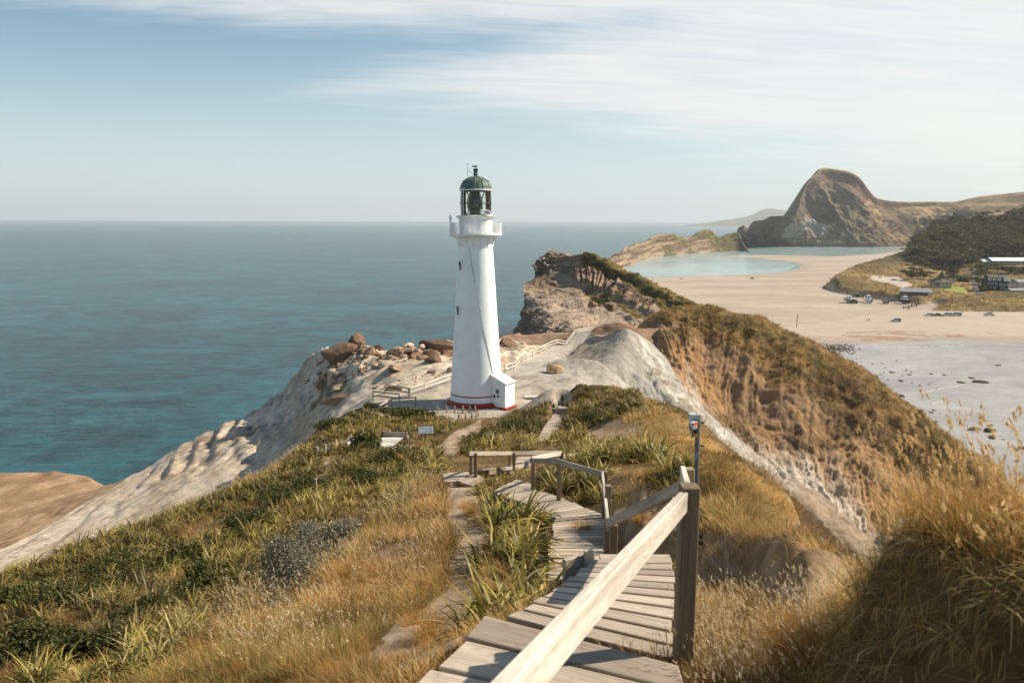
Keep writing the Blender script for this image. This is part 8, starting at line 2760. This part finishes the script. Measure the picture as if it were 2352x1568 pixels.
# rocks over the tidal flat
def tidal_rocks():
    r = np.random.default_rng(17)
    a3 = lambda x, y: ((3250 + x / 2.613) / 1.7415, (1300 + y / 2.613) / 1.7415)
    big = [(415, 408, 4.5, 'flat dark rock nearest the ridge in the shallow water'), (831, 495, 4.5, 'flat dark rock left of the mid-flat rock row'), (1008, 518, 3.8, 'dark humped rock in the mid-flat rock row'), (1243, 512, 3.6, 'dark humped rock, middle of the mid-flat row'),
           (1378, 521, 3.8, 'low pointed rock at the right end of the mid-flat row'), (925, 583, 5.2, 'wedge-shaped dark rock below the mid-flat row'), (738, 614, 2.6, 'small round dark rock close to the ridge grass'), (1655, 552, 4.5, 'yellowish rock above the two long flat rocks'),
           (1555, 600, 7.0, 'long brown rock with foam trailing from it'), (1757, 596, 10.5, 'longest dark flat rock on the tidal flat'), (1945, 420, 4.2, 'lone dark rock far right on the tidal flat'), (1690, 1090, 7.5, 'rough brown rock mass, left one of the near pair'),
           (1860, 1105, 7.8, 'rough brown rock mass, right one of the near pair'), (1850, 1047, 4.6, 'narrow dark slab above the near pair of rocks'), (1880, 1178, 5.2, 'black rock below the near pair'), (2190, 1285, 5.0, 'dark rock at the right edge behind the grass stalks'), (930, 738, 6.0, 'low ragged rock shelf touching the ridge outline'), (1265, 888, 2.6, 'small dark rock by the lower foam line'), (1240, 912, 3.0, 'thin flat rock just below the small dark rock')]
    for i, (x, y, w, lab) in enumerate(big):
        w *= 0.56
        p = Pz(*a3(x, y), 0.05)
        tag(rock_mesh(p + (0, 0, 0.05), (w, w * 0.55, w * 0.22 if i not in (11, 12, 14) else w * 0.4), 600 + i, 4, name='tidal_rock', mat=BOULDER, col=(0.19, 0.135, 0.07) if i in (7, 8, 11, 12) else (0.085, 0.07, 0.045), rz=0.3 * i), lab, 'rock')
    small = [(x, y) for x, y in zip(r.uniform(330, 1400, 44), r.uniform(240, 700, 44)) if y > 200 + 0.28 * x - 80 and y > 0.75 * x - 330][:40]
    small = [(x, y) for x, y in small] + [(1040, 603), (1125, 633), (1105, 660), (1220, 618), (740, 543), (1330, 918), (1965, 1155), (2000, 1195), (2120, 818)]
    first = None
    for x, y in small:
        p = Pz(*a3(x, y), 0.05)
        if first is None:
            first = o = rock_mesh(p, (0.95, 0.6, 0.25), 777, 3, name='tidal_stone', mat=BOULDER, col=(0.11, 0.085, 0.05))
        else:
            o = first.copy(); COL.objects.link(o); o.location = p
        s = r.uniform(0.5, 1.5); o.scale = (s, s, s); o.rotation_euler = (0, 0, r.uniform(0, 6))
        tag(o, 'small dark stone scattered in the shallow water of the tidal flat', 'stone', 'small stones scattered over the tidal flat')
    h = []
    f = []
    for k in range(420):                          # a field of cobbles, too many to count
        x, y = r.normal(230, 110), r.normal(245, 28)
        p = Pz(*a3(x, y), 0.05)
        bm = bmesh.new(); bmesh.ops.create_icosphere(bm, subdivisions=1, radius=1.0)
        v = np.array([q.co[:] for q in bm.verts]); ff = np.array([[w.index for w in q.verts] for q in bm.faces]); bm.free()
        v = v * r.uniform(0.7, 1.3, v.shape) * np.array((0.38, 0.28, 0.15)) * r.uniform(0.5, 1.5)
        f.append(ff + 42 * k if False else ff + sum(len(q) for q in h)); h.append(v + p)
    V = np.concatenate(h)
    tag(mesh_object('cobbles', V, np.concatenate(f), BOULDER, col=np.full((len(V), 3), (0.10, 0.075, 0.045))), 'field of dark cobbles at the edge of the tidal flat', 'cobbles', kind='stuff')


tidal_rocks()

# ------------------------------------------------------------------ boulders on the rock shelf
def shelf_boulders():
    b3 = lambda x, y: ((1250 + x / 2.613) / 1.7415, (1280 + y / 2.613) / 1.7415)
    data = [(290, 400, 123, (6.4, 4.6, 4.0), 'big dark overhanging boulder on the seaward corner of the rock shelf', (0.21, 0.13, 0.085)),
            (465, 350, 126, (3.2, 2.8, 3.6), 'tall pointed dark boulder beside the big overhanging one', (0.20, 0.125, 0.08)),
            (570, 345, 127, (1.5, 1.4, 2.2), 'small pointed boulder right of the tall pointed one', (0.26, 0.16, 0.10)),
            (690, 350, 125, (2.8, 2.2, 1.9), 'dark squat boulder on the rim of the rock shelf', (0.19, 0.12, 0.08)),
            (610, 440, 118, (2.4, 2.0, 2.4), 'tan rounded boulder under the rim of the rock shelf', (0.36, 0.24, 0.15)),
            (1320, 300, 122, (8.5, 5.0, 3.0), 'broad brown rock hump on the rim left of the tower', (0.25, 0.16, 0.10)),
            (1255, 560, 101, (2.8, 2.2, 1.4), 'dark flat boulder on pale rock beside the white fence', (0.16, 0.105, 0.07)),
            (1060, 495, 112, (3.0, 2.2, 1.6), 'angular orange-brown boulder in the rubble left of the tower', (0.33, 0.20, 0.12)),
            (880, 440, 117, (4.0, 3.0, 2.0), 'brown craggy block in the middle of the rubble', (0.27, 0.17, 0.11)),
            (1010, 430, 117, (2.4, 2.0, 2.0), 'rounded brown block in the rubble', (0.28, 0.18, 0.12)),
            (1110, 430, 116, (2.2, 2.0, 1.9), 'rounded tan block right of the rubble centre', (0.34, 0.23, 0.15)),
            (1240, 460, 112, (3.4, 2.6, 1.8), 'grey-brown tilted block near the tower', (0.30, 0.21, 0.14)),
            (1400, 440, 114, (3.6, 2.8, 2.2), 'tilted brown slab just left of the tower', (0.27, 0.175, 0.115)),
            (860, 600, 101, (6.0, 2.2, 1.0), 'long low brown ledge on the pale shelf', (0.29, 0.20, 0.13)),
            (300, 690, 100, (7.5, 3.0, 1.6), 'large tilted brown ledge on the left of the shelf', (0.28, 0.185, 0.12)),
            (340, 540, 110, (6.0, 3.4, 1.3), 'smooth tan slab below the big overhanging boulder', (0.38, 0.27, 0.18)),
            (570, 800, 88, (2.6, 2.0, 1.5), 'pitted grey rock beside the timber rail pen', (0.24, 0.18, 0.13)),
            (270, 880, 92, (2.0, 1.6, 0.9), 'low brown rock on the open pale shelf', (0.32, 0.22, 0.14))]
    for i, (x, y, d, s, lab, c) in enumerate(data):
        p = P(*b3(x, y), d)
        z = gz(p[0], p[1])
        p = np.array((p[0], p[1], z + s[2] * 0.18))
        tag(rock_mesh(p, s, 40 + i, 5, name='boulder', mat=BOULDER, col=c, detail=0.30, rz=i * 1.1, tilt=0.15 if i in (13, 14, 15) else 0.0), lab, 'boulder')
    # tan block by the path right of the tower
    k6 = lambda x, y: ((1950 + x / 2.24) / 1.7415, (950 + y / 2.24) / 1.7415)
    p = P(*k6(610, 1255), 93); p = np.array((p[0], p[1], gz(p[0], p[1]) + 0.15))
    tag(rock_mesh(p, (2.7, 1.8, 1.5), 90, 5, name='boulder', mat=BOULDER, col=(0.46, 0.29, 0.15), detail=0.15), 'smooth orange-tan boulder beside the path right of the tower', 'boulder')
    p = P(*k6(395, 1020), 118); p = np.array((p[0], p[1], gz(p[0], p[1])))
    tag(rock_mesh(p + (-4, 0, 0.6), (4.5, 3.5, 3.2), 91, 5, name='boulder', mat=BOULDER, col=(0.23, 0.15, 0.10)), 'dark boulder behind the bend of the white fence', 'boulder')
    for x, y, d, s, lab in ((555, 400, 296, (3.5, 2.6, 2.4), 'dark loose boulder on the upper ledge of the reef'), (590, 420, 285, (3.8, 2.6, 2.0), 'second loose boulder on the ledge, nearer the tower'), (1100, 620, 218, (4.2, 3.2, 3.4), 'smooth tan boulder among bushes under the reef wall'), (940, 600, 226, (3.8, 2.8, 2.4), 'cracked brown boulder left of the smooth tan one')):
        p = P(*k6(x, y), d)
        tag(rock_mesh(p, s, int(x), 5, name='boulder', mat=BOULDER, col=(0.30, 0.20, 0.13), detail=0.2), lab, 'boulder')


shelf_boulders()


def shelf_rubble():
    r = np.random.default_rng(44)
    n = 3000
    x, y = r.uniform(-38, 1, n), r.uniform(88, 132, n)
    z = height(x, y)
    u, v = proj(np.stack([x, y, z], -1))
    k = in_poly(u, v, [(690, 830), (770, 800), (1050, 785), (1050, 850), (1000, 870), (860, 900), (760, 900), (700, 880)]) & (fbm(np.stack([x * 0.12, y * 0.12, x * 0], -1), 3, 5) + 0.6 * sstep(96, 116, y) - 0.25 > r.uniform(-0.2, 0.5, n))
    base = []
    for s in range(5):
        o = rock_mesh((0, 0, 0), (1, 0.8, 0.6), 70 + s, 2, mat=BOULDER, name='x')
        me = o.data
        vv = np.array([q.co[:] for q in me.vertices]); ff = np.array([p.vertices[:] for p in me.polygons])
        bpy.data.objects.remove(o); base.append((vv, ff))
    h = Heap()
    cols = np.array([(0.33, 0.235, 0.155), (0.24, 0.16, 0.105), (0.45, 0.345, 0.245), (0.17, 0.11, 0.075)])
    for i in np.where(k)[0]:
        vv, ff = base[int(r.integers(0, 5))]
        s = min(2.4, 0.35 * r.pareto(1.6) + 0.3); a = r.uniform(0, 6.28); ca, sa = math.cos(a), math.sin(a)
        q = vv * s * r.uniform(0.7, 1.3, 3)
        q = np.stack([q[:, 0] * ca - q[:, 1] * sa, q[:, 0] * sa + q[:, 1] * ca, q[:, 2]], 1) + np.array((x[i], y[i], z[i] + 0.05 * s))
        h.add(q, ff, np.tile(cols[int(r.integers(0, 4))] * r.uniform(0.8, 1.2), (len(q), 1)))
    tag(h.build('rubble', BOULDER), 'broken rock rubble strewn over the shelf left of the lighthouse', 'rubble', kind='stuff')


shelf_rubble()

# ------------------------------------------------------------------ gulls
def gulls():
    r = np.random.default_rng(3)
    k6 = lambda x, y: ((1950 + x / 2.24) / 1.7415, (950 + y / 2.24) / 1.7415)
    m = plain('gull_white', (0.80, 0.80, 0.79), 0.7, 0.08)
    m2 = plain('gull_wing', (0.62, 0.63, 0.64), 0.7, 0.15)
    spots = [(430, 180, 1), (505, 190, 1), (475, 213, 1), (515, 232, 1), (390, 197, 1), (540, 250, 1), (570, 298, 1), (603, 254, 1), (465, 196, 1), (640, 185, 0), (680, 200, 0), (735, 190, 0), (758, 185, 0), (790, 205, 0), (832, 215, 0), (850, 218, 0), (720, 232, 0)]
    def gull(fly):
        root = thing('gull', (0, 0, 0), 'x', 'gull')
        MB().tube([np.array(p) for p in ((-0.35, 0, 0), (-0.2, 0, 0.02), (0.05, 0, 0.03), (0.22, 0, 0.08), (0.32, 0, 0.13), (0.42, 0, 0.11))], [0.03, 0.09, 0.12, 0.08, 0.065, 0.015], 8).build('body', m, root, True)
        for s in (-1, 1):
            w = MB()
            if fly: w.add([(0.14, s * 0.08, 0.05), (0.20, s * 0.42, 0.20), (0.02, s * 0.80, 0.10), (-0.05, s * 0.45, 0.16), (-0.12, s * 0.08, 0.04)], [(0, 1, 3, 4), (1, 2, 3)])
            else: w.add([(0.12, s * 0.11, 0.08), (-0.15, s * 0.12, 0.08), (-0.42, s * 0.03, 0.02), (-0.1, s * 0.11, -0.05)], [(0, 1, 2, 3)])
            w.build('wing', m2, root)
        return root
    for i, (x, y, fly) in enumerate(spots):
        o = gull(fly) if i in (0, 9) else copy_tree(src[fly])
        if i in (0, 9):
            src = dict(src if i else {}); src[fly] = o
        p = P(*k6(x, y), 300 if fly else 338)
        o.location = p; o.scale = (2.1, 2.1, 2.1) if False else (1.5, 1.5, 1.5); o.rotation_euler = (r.normal(0, .3), r.normal(0, .2), r.uniform(0, 6.28))
        tag(o, 'white gull flying left of the reef crag' if fly else 'white gull resting on the dark top of the reef crag', 'gull', 'gulls in flight beside the reef' if fly else 'gulls resting on the reef crag')


gulls()

# ------------------------------------------------------------------ sea air
def make_haze():
    m = bpy.data.materials.new('haze_air'); m.use_nodes = True
    nt = m.node_tree; nt.nodes.clear()
    t = NT(nt)
    v = t.n('ShaderNodeVolumePrincipled')
    v.inputs['Color'].default_value = (0.86, 0.93, 1.0, 1)
    v.inputs['Density'].default_value = 0.00007
    v.inputs['Anisotropy'].default_value = 0.2
    out = t.n('ShaderNodeOutputMaterial'); t.put(out.inputs['Volume'], v.outputs[0])
    b = MB(); b.add([(x, y, z) for x in (-9000, 9500) for y in (-60, 13500) for z in (-12, 330)], [(0, 1, 3, 2), (4, 6, 7, 5), (0, 4, 5, 1), (2, 3, 7, 6), (0, 2, 6, 4), (1, 5, 7, 3)])
    tag(b.build('haze', m), 'thin sea haze in the distance', 'haze', kind='stuff')


make_haze()
